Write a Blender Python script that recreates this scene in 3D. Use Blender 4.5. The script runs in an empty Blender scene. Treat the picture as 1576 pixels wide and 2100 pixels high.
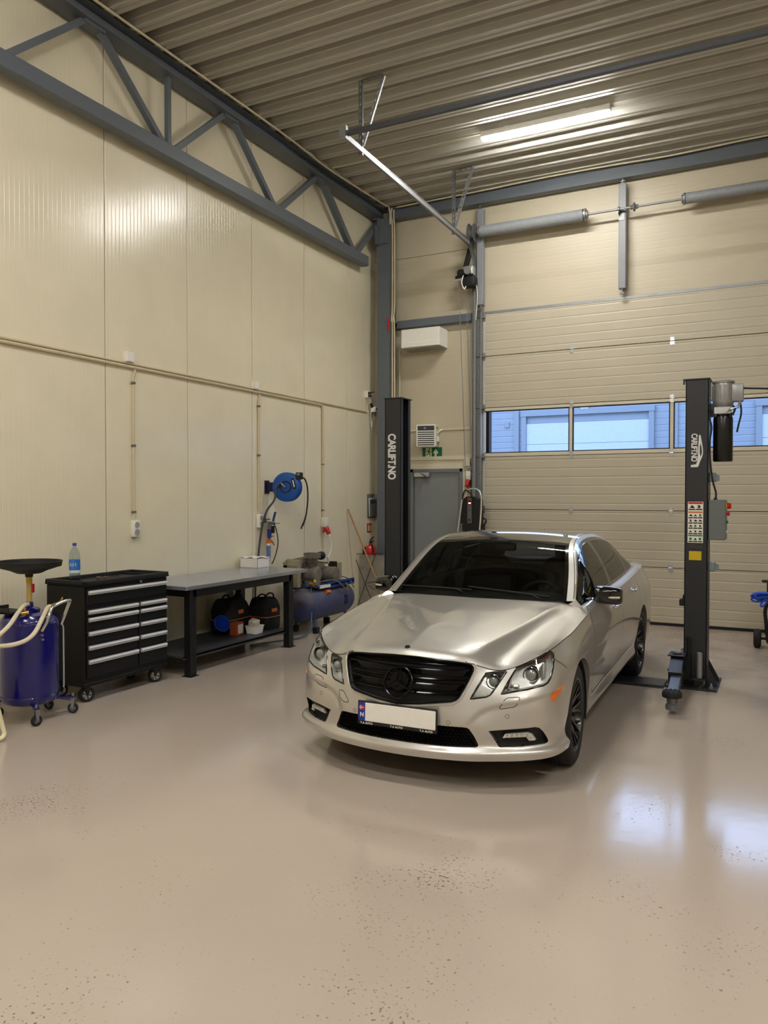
import bpy, bmesh, math, random
from mathutils import Vector, Matrix, Euler
from mathutils.bvhtree import BVHTree
random.seed(7)
SC = bpy.context.scene
COL = SC.collection
PI = math.pi

# ------------------------------------------------------------------ camera, world, exposure
cam_d = bpy.data.cameras.new('camera')
cam_d.sensor_fit = 'HORIZONTAL'
cam_d.sensor_width = 36.0
cam_d.lens = 36.0 * 1616.05 / 1576.0
cam_d.clip_end = 200
cam = bpy.data.objects.new('camera', cam_d)
COL.objects.link(cam)
_y, _p, _r = 0.475685835, -0.020262673, 0.000792
_f = Vector((-math.sin(_y) * math.cos(_p), math.cos(_y) * math.cos(_p), math.sin(_p)))
_rt = Vector((math.cos(_y), math.sin(_y), 0))
_up = _rt.cross(_f)
_c, _s = math.cos(_r), math.sin(_r)
_rx, _ux = _rt * _c + _up * _s, -_rt * _s + _up * _c
cam.matrix_world = Matrix(((_rx.x, _ux.x, -_f.x, 0), (_rx.y, _ux.y, -_f.y, 0), (_rx.z, _ux.z, -_f.z, 1.766), (0, 0, 0, 1)))
SC.camera = cam
SC.view_settings.view_transform = 'Standard'
SC.view_settings.look = 'None'
SC.view_settings.gamma = 1
SC.view_settings.use_curve_mapping = False
SC.view_settings.exposure = 0.0
try:
    SC.cycles.use_denoising = True
    SC.cycles.max_bounces = 10
    SC.cycles.diffuse_bounces = 6
    SC.cycles.glossy_bounces = 6
    SC.cycles.transmission_bounces = 8
    SC.cycles.sample_clamp_indirect = 8
    SC.cycles.caustics_reflective = False
except Exception:
    pass
w = bpy.data.worlds.new('overcast_sky')
SC.world = w
w.use_nodes = True
_nt = w.node_tree
_bg = _nt.nodes['Background']
_tc = _nt.nodes.new('ShaderNodeTexCoord')
_sep = _nt.nodes.new('ShaderNodeSeparateXYZ')
_ramp = _nt.nodes.new('ShaderNodeValToRGB')
_ramp.color_ramp.elements[0].position = 0.0
_ramp.color_ramp.elements[0].color = (0.50, 0.69, 1.0, 1)
_ramp.color_ramp.elements[1].position = 0.7
_ramp.color_ramp.elements[1].color = (0.40, 0.58, 1.0, 1)
_nt.links.new(_tc.outputs['Generated'], _sep.inputs[0])
_nt.links.new(_sep.outputs['Z'], _ramp.inputs[0])
_nt.links.new(_ramp.outputs[0], _bg.inputs[0])
SKY = 5.6
_bg.inputs[1].default_value = SKY
LAMP = 205.0          # radiance of the batten diffusers
LAMP_COL = (1.0, 0.968, 0.91)

# ------------------------------------------------------------------ materials
def S(r, g, b):
    def f(c):
        c /= 255.0
        return c / 12.92 if c <= 0.04045 else ((c + 0.055) / 1.055) ** 2.4
    return (f(r), f(g), f(b), 1.0)

class NT:
    def __init__(self, m):
        self.m = m
        self.t = m.node_tree
        self.b = self.t.nodes['Principled BSDF']
    def n(self, kind, **kw):
        nd = self.t.nodes.new(kind)
        for k, v in kw.items():
            if k in nd.inputs:
                nd.inputs[k].default_value = v
            else:
                setattr(nd, k, v)
        return nd
    def l(self, a, b):
        self.t.links.new(a, b)

MATS = {}
def mat(name, col, rough=0.5, metal=0.0, noise=0.06, nscale=30.0, bump=0.0, bscale=200.0, coat=0.0, spec=0.5, coat_rough=0.05, emit=0.0, ecol=None, trans=0.0, ior=1.45, alpha=1.0):
    m = bpy.data.materials.new(name)
    m.use_nodes = True
    k = NT(m)
    b = k.b
    if len(col) == 3:
        col = (*col, 1)
    b.inputs['Base Color'].default_value = col
    b.inputs['Roughness'].default_value = rough
    b.inputs['Metallic'].default_value = metal
    b.inputs['Specular IOR Level'].default_value = spec
    b.inputs['Coat Weight'].default_value = coat
    b.inputs['Coat Roughness'].default_value = coat_rough
    b.inputs['IOR'].default_value = ior
    b.inputs['Transmission Weight'].default_value = trans
    b.inputs['Alpha'].default_value = alpha
    tc = k.n('ShaderNodeTexCoord')
    if noise > 0:
        nz = k.n('ShaderNodeTexNoise', Scale=nscale, Detail=4.0)
        k.l(tc.outputs['Object'], nz.inputs['Vector'])
        mx = k.n('ShaderNodeMixRGB', blend_type='MULTIPLY')
        mx.inputs[0].default_value = 1.0
        mx.inputs[1].default_value = col
        rp = k.n('ShaderNodeMapRange')
        rp.inputs['From Min'].default_value = 0.25
        rp.inputs['From Max'].default_value = 0.75
        rp.inputs['To Min'].default_value = 1 - noise
        rp.inputs['To Max'].default_value = 1 + noise
        k.l(nz.outputs['Fac'], rp.inputs['Value'])
        k.l(rp.outputs[0], mx.inputs[2])
        k.l(mx.outputs[0], b.inputs['Base Color'])
    if bump > 0:
        nb = k.n('ShaderNodeTexNoise', Scale=bscale, Detail=3.0)
        k.l(tc.outputs['Object'], nb.inputs['Vector'])
        bp = k.n('ShaderNodeBump', Strength=bump, Distance=0.002)
        k.l(nb.outputs['Fac'], bp.inputs['Height'])
        k.l(bp.outputs[0], b.inputs['Normal'])
    if emit > 0:
        b.inputs['Emission Color'].default_value = (*(ecol or col)[:3], 1)
        b.inputs['Emission Strength'].default_value = emit
    MATS[name] = m
    return m

def ribbed(name, col, axis, pitch, rough=0.35, strength=0.5, dist=0.002, power=1.0, coat=0.0):
    """coated steel sheet with fine parallel pressed lines along one axis of the wall"""
    m = mat(name, col, rough, noise=0.03, nscale=2.5, coat=coat)
    k = NT(m)
    tc = k.n('ShaderNodeTexCoord')
    sp = k.n('ShaderNodeSeparateXYZ')
    k.l(tc.outputs['Object'], sp.inputs[0])
    dv = k.n('ShaderNodeMath', operation='DIVIDE')
    k.l(sp.outputs[axis], dv.inputs[0]); dv.inputs[1].default_value = pitch
    fr = k.n('ShaderNodeMath', operation='FRACT')
    k.l(dv.outputs[0], fr.inputs[0])
    rp = k.n('ShaderNodeValToRGB')
    rp.color_ramp.interpolation = 'EASE'
    e = rp.color_ramp.elements
    e[0].position = 0.0; e[0].color = (0, 0, 0, 1)
    e[1].position = 0.12; e[1].color = (1, 1, 1, 1)
    e2 = e.new(0.88); e2.color = (1, 1, 1, 1)
    e3 = e.new(1.0); e3.color = (0, 0, 0, 1)
    k.l(fr.outputs[0], rp.inputs[0])
    bp = k.n('ShaderNodeBump', Strength=strength, Distance=dist)
    k.l(rp.outputs[0], bp.inputs['Height'])
    nb = k.n('ShaderNodeTexNoise', Scale=500.0, Detail=2.0)
    k.l(tc.outputs['Object'], nb.inputs['Vector'])
    bp2 = k.n('ShaderNodeBump', Strength=0.12, Distance=0.001)
    k.l(nb.outputs['Fac'], bp2.inputs['Height'])
    k.l(bp.outputs[0], bp2.inputs['Normal'])
    k.l(bp2.outputs[0], k.b.inputs['Normal'])
    return m

M_cream = mat('cream_coat', S(208, 200, 180), 0.4, noise=0.02)
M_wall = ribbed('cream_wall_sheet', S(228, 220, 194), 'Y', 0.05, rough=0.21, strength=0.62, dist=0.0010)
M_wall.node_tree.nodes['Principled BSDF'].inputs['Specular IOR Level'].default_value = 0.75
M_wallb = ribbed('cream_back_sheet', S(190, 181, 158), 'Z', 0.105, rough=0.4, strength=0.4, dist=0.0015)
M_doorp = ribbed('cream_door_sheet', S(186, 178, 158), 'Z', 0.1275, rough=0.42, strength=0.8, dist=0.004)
M_seam = mat('seam_shadow_gap', S(52, 46, 38), 0.8)
M_deck = mat('deck_steel', S(178, 175, 165), 0.32, noise=0.02, nscale=6)
M_steel = mat('blue_grey_paint', S(95, 102, 109), 0.45, noise=0.04, bump=0.08, bscale=300)
M_galv = mat('galvanised_steel', S(150, 152, 153), 0.5, metal=0.8, noise=0.14, nscale=40)
M_galvd = mat('dull_zinc', S(120, 122, 124), 0.45, metal=0.7, noise=0.12, nscale=30)
M_chrome = mat('chrome', S(215, 215, 215), 0.12, metal=1.0, noise=0.02)
M_alu = mat('brushed_aluminium', S(200, 202, 205), 0.3, metal=0.85, noise=0.05)
M_black = mat('black_paint', S(22, 22, 24), 0.38, noise=0.1)
M_blackm = mat('black_matt_plastic', S(20, 20, 21), 0.6, noise=0.1, bump=0.1)
M_rubber = mat('black_rubber', S(24, 24, 25), 0.75, noise=0.15)
M_white = mat('white_plastic', S(232, 230, 222), 0.4, noise=0.02)
M_beige = mat('beige_conduit', S(206, 194, 163), 0.4, noise=0.03)
M_red = mat('red_plastic', S(186, 24, 30), 0.35, noise=0.05)
M_dgrey = mat('anthracite_paint', S(50, 51, 54), 0.45, noise=0.05, bump=0.15, bscale=250)
M_lens = mat('clear_plastic', (1, 1, 1), 0.05, trans=1.0, noise=0, ior=1.3)
M_diff = mat('lamp_diffuser', (1, 1, 1), 0.5, noise=0.0, emit=LAMP, ecol=LAMP_COL)
M_diff_dim = mat('dimmed_lamp_diffuser', (1, 1, 1), 0.5, noise=0.0, emit=LAMP * 0.9, ecol=LAMP_COL)  # same fixture, output turned down so the back wall is not overlit
M_grey = mat('mid_grey_paint', S(118, 122, 122), 0.45, noise=0.04)

# ------------------------------------------------------------------ geometry helpers
class MB:
    def __init__(self):
        self.bm = bmesh.new()
        self.mi = 0
    def face(self, pts):
        vs = [self.bm.verts.new(p) for p in pts]
        f = self.bm.faces.new(vs)
        f.material_index = self.mi
        return f
    def box(self, x0, x1, y0, y1, z0, z1, rot=None, at=None, bev=0.0, seg=1):
        n = bmesh.ops.create_cube(self.bm, size=1.0)['verts']
        c = Vector(((x0 + x1) / 2, (y0 + y1) / 2, (z0 + z1) / 2))
        sz = Vector((abs(x1 - x0), abs(y1 - y0), abs(z1 - z0)))
        for v in n:
            v.co = Vector((v.co.x * sz.x, v.co.y * sz.y, v.co.z * sz.z)) + c
        fs = list({f for v in n for f in v.link_faces})
        for f in fs:
            f.material_index = self.mi
        if bev > 0:
            es = list({e for v in n for e in v.link_edges})
            r = bmesh.ops.bevel(self.bm, geom=es, offset=bev, segments=seg, affect='EDGES', profile=0.5)
            n = list({v for f in r['faces'] for v in f.verts} | {v for v in n if v.is_valid})
            for f in r['faces']:
                f.material_index = self.mi
        if rot is not None:
            o = Vector(at) if at is not None else c
            R = rot if isinstance(rot, Matrix) else Euler(rot).to_matrix()
            for v in n:
                v.co = R @ (v.co - o) + o
        return self
    def cyl(self, p0, p1, r0, r1=None, n=20, caps=True):
        r1 = r0 if r1 is None else r1
        p0, p1 = Vector(p0), Vector(p1)
        d = (p1 - p0).normalized()
        a = d.orthogonal().normalized()
        b = d.cross(a)
        A, B = [], []
        for i in range(n):
            t = 2 * PI * i / n
            o = a * math.cos(t) + b * math.sin(t)
            A.append(self.bm.verts.new(p0 + o * r0))
            B.append(self.bm.verts.new(p1 + o * r1))
        for i in range(n):
            f = self.bm.faces.new((A[i], A[(i + 1) % n], B[(i + 1) % n], B[i]))
            f.material_index = self.mi
        if caps:
            f = self.bm.faces.new(A[::-1]); f.material_index = self.mi
            f = self.bm.faces.new(B); f.material_index = self.mi
        return self
    def tube(self, pts, r, n=8, caps=True, sub=0, closed=False):
        pts = [Vector(p) for p in pts]
        if sub:
            if isinstance(r, (list, tuple)):
                nr = len(r) - 1
                r = [r[min(int(i / sub), nr - 1)] * (1 - (i / sub - min(int(i / sub), nr - 1))) + r[min(int(i / sub), nr - 1) + 1] * (i / sub - min(int(i / sub), nr - 1)) for i in range(nr * sub + 1)]
            pts = crom(pts, sub, closed)
        N = len(pts)
        rings = []
        prev = None
        for i, p in enumerate(pts):
            if closed:
                d = (pts[(i + 1) % N] - pts[i - 1])
            elif i == 0:
                d = pts[1] - p
            elif i == N - 1:
                d = p - pts[-2]
            else:
                d = (pts[i + 1] - p).normalized() + (p - pts[i - 1]).normalized()
            d = d.normalized() if d.length > 1e-9 else Vector((0, 0, 1))
            if prev is None:
                a = d.orthogonal().normalized()
            else:
                a = (prev - d * prev.dot(d))
                a = a.normalized() if a.length > 1e-6 else d.orthogonal().normalized()
            prev = a
            b = d.cross(a)
            rr = r[i] if isinstance(r, (list, tuple)) else r
            rings.append([self.bm.verts.new(p + (a * math.cos(2 * PI * k / n) + b * math.sin(2 * PI * k / n)) * rr) for k in range(n)])
        for i in range(N if closed else N - 1):
            A, B = rings[i], rings[(i + 1) % N]
            for k in range(n):
                f = self.bm.faces.new((A[k], A[(k + 1) % n], B[(k + 1) % n], B[k]))
                f.material_index = self.mi
        if caps and not closed:
            f = self.bm.faces.new(rings[0][::-1]); f.material_index = self.mi
            f = self.bm.faces.new(rings[-1]); f.material_index = self.mi
        return self
    def lathe(self, prof, c=(0, 0, 0), axis='Z', n=32, closed=False, caps=True):
        c = Vector(c)
        rings = []
        for (r, h) in prof:
            ring = []
            for k in range(n):
                t = 2 * PI * k / n
                x, y = r * math.cos(t), r * math.sin(t)
                p = {'Z': (x, y, h), 'X': (h, x, y), 'Y': (y, h, x)}[axis]
                ring.append(self.bm.verts.new(c + Vector(p)))
            rings.append(ring)
        for i in range(len(prof) - (0 if closed else 1)):
            A, B = rings[i], rings[(i + 1) % len(prof)]
            for k in range(n):
                f = self.bm.faces.new((A[k], A[(k + 1) % n], B[(k + 1) % n], B[k]))
                f.material_index = self.mi
        if not closed and caps:
            if prof[0][0] > 1e-5:
                f = self.bm.faces.new(rings[0][::-1]); f.material_index = self.mi
            if prof[-1][0] > 1e-5:
                f = self.bm.faces.new(rings[-1]); f.material_index = self.mi
        return self
    def prism(self, poly, axis, a, b):
        def P(u, v, h):
            return {'X': (h, u, v), 'Y': (u, h, v), 'Z': (u, v, h)}[axis]
        A = [self.bm.verts.new(P(u, v, a)) for u, v in poly]
        B = [self.bm.verts.new(P(u, v, b)) for u, v in poly]
        n = len(poly)
        for i in range(n):
            f = self.bm.faces.new((A[i], A[(i + 1) % n], B[(i + 1) % n], B[i])); f.material_index = self.mi
        f = self.bm.faces.new(A[::-1]); f.material_index = self.mi
        f = self.bm.faces.new(B); f.material_index = self.mi
        return self
    def beam(self, p0, p1, w, h, up=(0, 0, 1)):
        """rectangular bar from p0 to p1"""
        p0, p1 = Vector(p0), Vector(p1)
        d = (p1 - p0).normalized()
        u = Vector(up)
        s = d.cross(u)
        s = s.normalized() if s.length > 1e-6 else d.orthogonal().normalized()
        u = s.cross(d)
        q = [(-1, -1), (1, -1), (1, 1), (-1, 1)]
        A = [self.bm.verts.new(p0 + s * (a * w / 2) + u * (b * h / 2)) for a, b in q]
        B = [self.bm.verts.new(p1 + s * (a * w / 2) + u * (b * h / 2)) for a, b in q]
        for i in range(4):
            f = self.bm.faces.new((A[i], A[(i + 1) % 4], B[(i + 1) % 4], B[i])); f.material_index = self.mi
        f = self.bm.faces.new(A[::-1]); f.material_index = self.mi
        f = self.bm.faces.new(B); f.material_index = self.mi
        return self
    def grid(self, rows):
        V = [[self.bm.verts.new(p) for p in r] for r in rows]
        for i in range(len(V) - 1):
            for j in range(len(V[0]) - 1):
                f = self.bm.faces.new((V[i][j], V[i][j + 1], V[i + 1][j + 1], V[i + 1][j])); f.material_index = self.mi
        return V
    def build(self, name, mats, parent=None, smooth=35, bev=0.0, seg=1, fix=True, weld=0.0):
        if weld > 0:
            bmesh.ops.remove_doubles(self.bm, verts=self.bm.verts, dist=weld)
        if fix:
            bmesh.ops.recalc_face_normals(self.bm, faces=self.bm.faces)
        me = bpy.data.meshes.new(name)
        self.bm.to_mesh(me)
        self.bm.free()
        for m in (mats if isinstance(mats, (list, tuple)) else [mats]):
            me.materials.append(m)
        if smooth:
            me.polygons.foreach_set('use_smooth', [True] * len(me.polygons))
            me.set_sharp_from_angle(angle=math.radians(smooth))
        o = bpy.data.objects.new(name, me)
        COL.objects.link(o)
        if parent is not None:
            o.parent = parent
        if bev > 0:
            md = o.modifiers.new('edge', 'BEVEL')
            md.width = bev
            md.segments = seg
            md.limit_method = 'ANGLE'
            md.angle_limit = math.radians(40)
        return o

def crom(P, sub, closed=False):
    P = [Vector(p) for p in P]
    n = len(P)
    out = []
    rng = range(n) if closed else range(n - 1)
    for i in rng:
        a = P[(i - 1) % n] if (closed or i > 0) else P[0] * 2 - P[1]
        b = P[i]; c = P[(i + 1) % n]
        d = P[(i + 2) % n] if (closed or i + 2 < n) else P[-1] * 2 - P[-2]
        for k in range(sub):
            t = k / sub
            out.append(0.5 * ((2 * b) + (c - a) * t + (2 * a - 5 * b + 4 * c - d) * t * t + (3 * b - a - 3 * c + d) * t ** 3))
    if not closed:
        out.append(P[-1].copy())
    return out

def tag(o, label, cat, group=None, kind=None):
    o['label'] = label
    o['category'] = cat
    if group:
        o['group'] = group
    if kind:
        o['kind'] = kind
    return o
def thing(name, label, cat, loc=(0, 0, 0), rz=0.0, group=None):
    o = bpy.data.objects.new(name, None)
    COL.objects.link(o)
    o.empty_display_size = 0.1
    o.location = loc
    o.rotation_euler = (0, 0, rz)
    return tag(o, label, cat, group)
def struct(o, label=None, cat=None):
    o['kind'] = 'structure'
    if label:
        o['label'] = label
    if cat:
        o['category'] = cat
    return o
def copy_tree(o, parent=None):
    c = o.copy()
    COL.objects.link(c)
    c.parent = parent
    for ch in list(o.children):
        copy_tree(ch, c)
    return c
def text_mesh(txt, size, font_shear=0.0, bold=0.0, extrude=0.001, align='LEFT', spacing=1.0):
    cu = bpy.data.curves.new('lettering', 'FONT')
    cu.body = txt
    cu.size = size
    cu.shear = font_shear
    cu.offset = bold
    cu.extrude = extrude
    cu.align_x = align
    cu.space_character = spacing
    ob = bpy.data.objects.new('lettering', cu)
    COL.objects.link(ob)
    dg = bpy.context.evaluated_depsgraph_get()
    dg.update()
    me = bpy.data.meshes.new_from_object(ob.evaluated_get(dg))
    bpy.data.objects.remove(ob)
    bpy.data.curves.remove(cu)
    return me
def text_obj(name, txt, size, M4, m, parent, **kw):
    me = text_mesh(txt, size, **kw)
    me.transform(M4)
    me.materials.clear()
    me.materials.append(m)
    o = bpy.data.objects.new(name, me)
    COL.objects.link(o)
    if parent is not None:
        o.parent = parent
    return o
# ------------------------------------------------------------------ room shell
XL, XR, YB, YF, ZC = -6.0, 6.6, 11.35, -9.0, 6.32
# floor: glossy epoxy with worn speckled patches, dull worn concrete near the door
m = bpy.data.materials.new('epoxy_floor'); m.use_nodes = True
k = NT(m); b = k.b
tc = k.n('ShaderNodeTexCoord')
big = k.n('ShaderNodeTexNoise', Scale=0.55, Detail=3.0); k.l(tc.outputs['Object'], big.inputs['Vector'])
cl = k.n('ShaderNodeTexNoise', Scale=1.1, Detail=4.0, Roughness=0.6); k.l(tc.outputs['Object'], cl.inputs['Vector'])
sp = k.n('ShaderNodeTexNoise', Scale=62.0, Detail=2.0, Roughness=0.55); k.l(tc.outputs['Object'], sp.inputs['Vector'])
clr = k.n('ShaderNodeMapRange'); clr.inputs['From Min'].default_value = 0.47; clr.inputs['From Max'].default_value = 0.70
clr.inputs['To Min'].default_value = 0.0; clr.inputs['To Max'].default_value = 0.15
k.l(cl.outputs['Fac'], clr.inputs['Value'])
sep = k.n('ShaderNodeSeparateXYZ'); k.l(tc.outputs['Object'], sep.inputs[0])
yr = k.n('ShaderNodeMapRange'); yr.inputs['From Min'].default_value = 6.5; yr.inputs['From Max'].default_value = 10.5
yr.inputs['To Min'].default_value = 0.0; yr.inputs['To Max'].default_value = 1.0
k.l(sep.outputs['Y'], yr.inputs['Value'])
xr = k.n('ShaderNodeMapRange'); xr.inputs['From Min'].default_value = -2.6; xr.inputs['From Max'].default_value = -1.0
xr.inputs['To Min'].default_value = 0.0; xr.inputs['To Max'].default_value = 1.0
k.l(sep.outputs['X'], xr.inputs['Value'])
wy = k.n('ShaderNodeMath', operation='MULTIPLY'); k.l(yr.outputs[0], wy.inputs[0]); k.l(xr.outputs[0], wy.inputs[1])
wv = k.n('ShaderNodeMath', operation='MULTIPLY'); k.l(wy.outputs[0], wv.inputs[0]); wv.inputs[1].default_value = 0.10
th = k.n('ShaderNodeMath', operation='ADD'); k.l(clr.outputs[0], th.inputs[0]); k.l(wv.outputs[0], th.inputs[1])
sm = k.n('ShaderNodeMath', operation='ADD'); k.l(sp.outputs['Fac'], sm.inputs[0]); k.l(th.outputs[0], sm.inputs[1])
sg = k.n('ShaderNodeMapRange'); sg.inputs['From Min'].default_value = 0.705; sg.inputs['From Max'].default_value = 0.74
k.l(sm.outputs[0], sg.inputs['Value'])
cr = k.n('ShaderNodeValToRGB')
cr.color_ramp.elements[0].position = 0.3; cr.color_ramp.elements[0].color = S(176, 162, 150)
cr.color_ramp.elements[1].position = 0.7; cr.color_ramp.elements[1].color = S(186, 173, 160)
k.l(big.outputs['Fac'], cr.inputs[0])
stain = k.n('ShaderNodeTexNoise', Scale=3.1, Detail=6.0, Roughness=0.65); k.l(tc.outputs['Object'], stain.inputs['Vector'])
str_ = k.n('ShaderNodeMapRange'); str_.inputs['From Min'].default_value = 0.45; str_.inputs['From Max'].default_value = 0.75
k.l(stain.outputs['Fac'], str_.inputs['Value'])
stw = k.n('ShaderNodeMath', operation='MULTIPLY'); k.l(str_.outputs[0], stw.inputs[0]); k.l(wy.outputs[0], stw.inputs[1])
mx0 = k.n('ShaderNodeMixRGB'); k.l(stw.outputs[0], mx0.inputs[0]); k.l(cr.outputs[0], mx0.inputs[1]); mx0.inputs[2].default_value = S(136, 120, 104)
mx = k.n('ShaderNodeMixRGB'); k.l(sg.outputs[0], mx.inputs[0]); k.l(mx0.outputs[0], mx.inputs[1]); mx.inputs[2].default_value = S(112, 97, 80)
k.l(mx.outputs[0], b.inputs['Base Color'])
ro = k.n('ShaderNodeMath', operation='MULTIPLY_ADD'); k.l(wy.outputs[0], ro.inputs[0]); ro.inputs[1].default_value = 0.22; ro.inputs[2].default_value = 0.13
ro2 = k.n('ShaderNodeMath', operation='MULTIPLY_ADD'); k.l(sg.outputs[0], ro2.inputs[0]); ro2.inputs[1].default_value = 0.45; k.l(ro.outputs[0], ro2.inputs[2])
k.l(ro2.outputs[0], b.inputs['Roughness'])
b.inputs['Specular IOR Level'].default_value = 0.6
wav = k.n('ShaderNodeTexNoise', Scale=7.0, Detail=3.0); k.l(tc.outputs['Object'], wav.inputs['Vector'])
bp = k.n('ShaderNodeBump', Strength=0.10, Distance=0.006); k.l(wav.outputs['Fac'], bp.inputs['Height'])
bp2 = k.n('ShaderNodeBump', Strength=0.35, Distance=0.0012); bp2.invert = True; k.l(sg.outputs[0], bp2.inputs['Height']); k.l(bp.outputs[0], bp2.inputs['Normal'])
k.l(bp2.outputs[0], b.inputs['Normal'])
M_floor = m
g = MB(); g.box(XL - 0.1, XR + 0.1, YF - 0.1, YB + 0.05, -0.12, 0.0)
struct(g.build('floor', M_floor, smooth=0))

# left wall: 1.2 m wide sandwich panels with open dark joints
g = MB()
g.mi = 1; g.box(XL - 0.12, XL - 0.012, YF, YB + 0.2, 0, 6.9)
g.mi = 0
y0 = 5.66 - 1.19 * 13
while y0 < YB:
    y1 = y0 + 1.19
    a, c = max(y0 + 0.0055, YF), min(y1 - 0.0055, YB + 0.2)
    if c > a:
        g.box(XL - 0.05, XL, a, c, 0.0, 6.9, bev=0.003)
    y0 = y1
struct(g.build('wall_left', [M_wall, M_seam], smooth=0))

# back wall, with the openings of the overhead door and the side door
g = MB()
DX0, DX1, DZ = -4.17, 1.33, 4.52       # overhead door opening
PX0, PX1, PZ = -5.30, -4.52, 2.14      # side door opening
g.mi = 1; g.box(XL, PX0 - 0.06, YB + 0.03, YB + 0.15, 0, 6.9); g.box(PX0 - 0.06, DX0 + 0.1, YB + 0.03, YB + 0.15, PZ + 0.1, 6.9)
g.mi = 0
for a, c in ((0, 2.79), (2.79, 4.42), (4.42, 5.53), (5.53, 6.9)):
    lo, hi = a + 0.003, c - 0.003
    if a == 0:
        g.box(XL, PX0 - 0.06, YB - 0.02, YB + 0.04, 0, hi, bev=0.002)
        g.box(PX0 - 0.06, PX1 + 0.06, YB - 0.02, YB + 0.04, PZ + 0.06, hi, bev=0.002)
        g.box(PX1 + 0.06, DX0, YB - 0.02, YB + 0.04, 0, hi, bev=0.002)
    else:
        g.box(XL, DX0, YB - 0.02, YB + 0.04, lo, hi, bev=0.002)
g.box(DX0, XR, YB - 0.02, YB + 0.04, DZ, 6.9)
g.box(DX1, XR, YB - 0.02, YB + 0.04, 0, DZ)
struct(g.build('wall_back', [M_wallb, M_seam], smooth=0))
g = MB(); g.box(XR, XR + 0.1, YF, YB + 0.1, 0, 6.9); struct(g.build('wall_right', M_cream, smooth=0))
g = MB(); g.box(XL, XR, YF - 0.1, YF, 0, 6.9); struct(g.build('wall_front', M_cream, smooth=0))

# ceiling: trapezoidal steel deck, ribs across the room
g = MB()
prof = []
P = 0.33
n0 = int((YF - 5.5) / P) - 1
y = 5.45 + P * n0
zb, zt = ZC, ZC + 0.19
while y < YB + 0.4:
    prof += [(y, zb), (y + 0.042, zb), (y + 0.050, zb + 0.012), (y + 0.066, zb + 0.012), (y + 0.074, zb), (y + 0.115, zb),
             (y + 0.135, zb + 0.06), (y + 0.150, zb + 0.068), (y + 0.165, zt), (y + 0.205, zt), (y + 0.215, zt - 0.012), (y + 0.230, zt - 0.012), (y + 0.240, zt), (y + 0.280, zt), (y + 0.295, zb + 0.068), (y + 0.310, zb + 0.06)]
    y += P
g.grid([[(XL - 0.1, a, c) for a, c in prof], [(XR + 0.1, a, c) for a, c in prof]])
g.mi = 0
g.box(XL - 0.2, XR + 0.2, YF - 0.2, YB + 0.5, zt + 0.05, zt + 0.25)
struct(g.build('ceiling', M_deck, smooth=0))

# ------------------------------------------------------------------ outside, seen through the door lights
M_clad = ribbed('grey_cladding', S(119, 125, 134), 'Z', 0.20, rough=0.5, strength=0.8, dist=0.01)
M_odoor = mat('pale_overhead_door', S(160, 165, 172), 0.5)
M_oframe = mat('grey_frame_paint', S(112, 118, 126), 0.5)
M_asph = mat('asphalt', S(80, 82, 84), 0.9, noise=0.2)
g = MB(); g.box(-40, 30, 11.6, 60, -0.3, -0.05); struct(g.build('ground_outside', M_asph, smooth=0))
ext = thing('warehouse', 'blue-grey clad building opposite, seen through the door windows', 'building', (0, 26, 0))
g = MB(); g.box(-30, 24, 0.0, 6, -0.1, 6.2); g.build('cladding', M_clad, ext, smooth=0)
g = MB(); g.box(-30.1, 24.1, -0.08, 6, 6.2, 6.5); g.build('roof_edge', M_oframe, ext, smooth=0)
for px in (-9.4, -8.3, -3.2):
    g = MB(); g.box(px - 0.09, px + 0.09, -0.06, 0.02, 0, 6.2); g.build('cladding_post', M_oframe, ext, smooth=0)
for dx0, dx1 in ((-7.95, -3.97), (-0.75, 3.3)):
    fr = MB()
    fr.box(dx0 - 0.16, dx0, -0.1, 0.05, 0, 4.45); fr.box(dx1, dx1 + 0.16, -0.1, 0.05, 0, 4.45); fr.box(dx0 - 0.18, dx1 + 0.18, -0.12, 0.05, 4.45, 4.62)
    f = fr.build('door_frame', M_oframe, ext, smooth=0)
    d = MB()
    for kk in range(6):
        d.box(dx0, dx1, -0.05, 0.02, 0.70 * kk + 0.008, 0.70 * kk + 0.70, bev=0.004)
    d.build('door_leaf', M_odoor, f, smooth=0)
g = MB(); g.lathe([(0.16, 0.0), (0.16, -0.06), (0.10, -0.12), (0.0, -0.13)], c=(-6.0, 0.0, 4.75), axis='Y', n=24); g.build('wall_lamp', M_white, ext)
g = MB(); g.box(-8.72, -8.56, -0.04, 0.02, 4.1, 4.3, bev=0.01); g.build('wall_box', M_oframe, ext)

# ------------------------------------------------------------------ overhead door
door = bpy.data.objects.new('door_1', None); COL.objects.link(door)
struct(door, 'cream sectional overhead door with a row of windows', 'door')
YD = 11.28                                  # inner face of the leaf
M_pane = mat('window_glass', (0.94, 0.97, 1.0), 0.0, trans=1.0, noise=0, ior=1.02, spec=0.5)
zs = [0.035, 0.79, 1.565, 2.355, 3.09, 3.865, 4.50]
for i in range(6):
    z0, z1 = zs[i] + 0.004, zs[i + 1] - 0.004
    if i == 3:
        continue
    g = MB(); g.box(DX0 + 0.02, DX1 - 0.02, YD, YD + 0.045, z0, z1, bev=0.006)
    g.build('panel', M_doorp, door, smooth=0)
g = MB()
mull = [-4.15, -2.80, -1.43, -0.06, 1.31]
g.box(DX0 + 0.02, DX1 - 0.02, YD, YD + 0.05, zs[3] + 0.004, 2.41, bev=0.004); g.box(DX0 + 0.02, DX1 - 0.02, YD, YD + 0.05, 3.045, zs[4] - 0.004, bev=0.004)
for xm in mull:
    g.box(xm - 0.022, xm + 0.022, YD, YD + 0.05, 2.41, 3.045, bev=0.003)
g.build('window_frame', M_cream, door, smooth=0)
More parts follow.
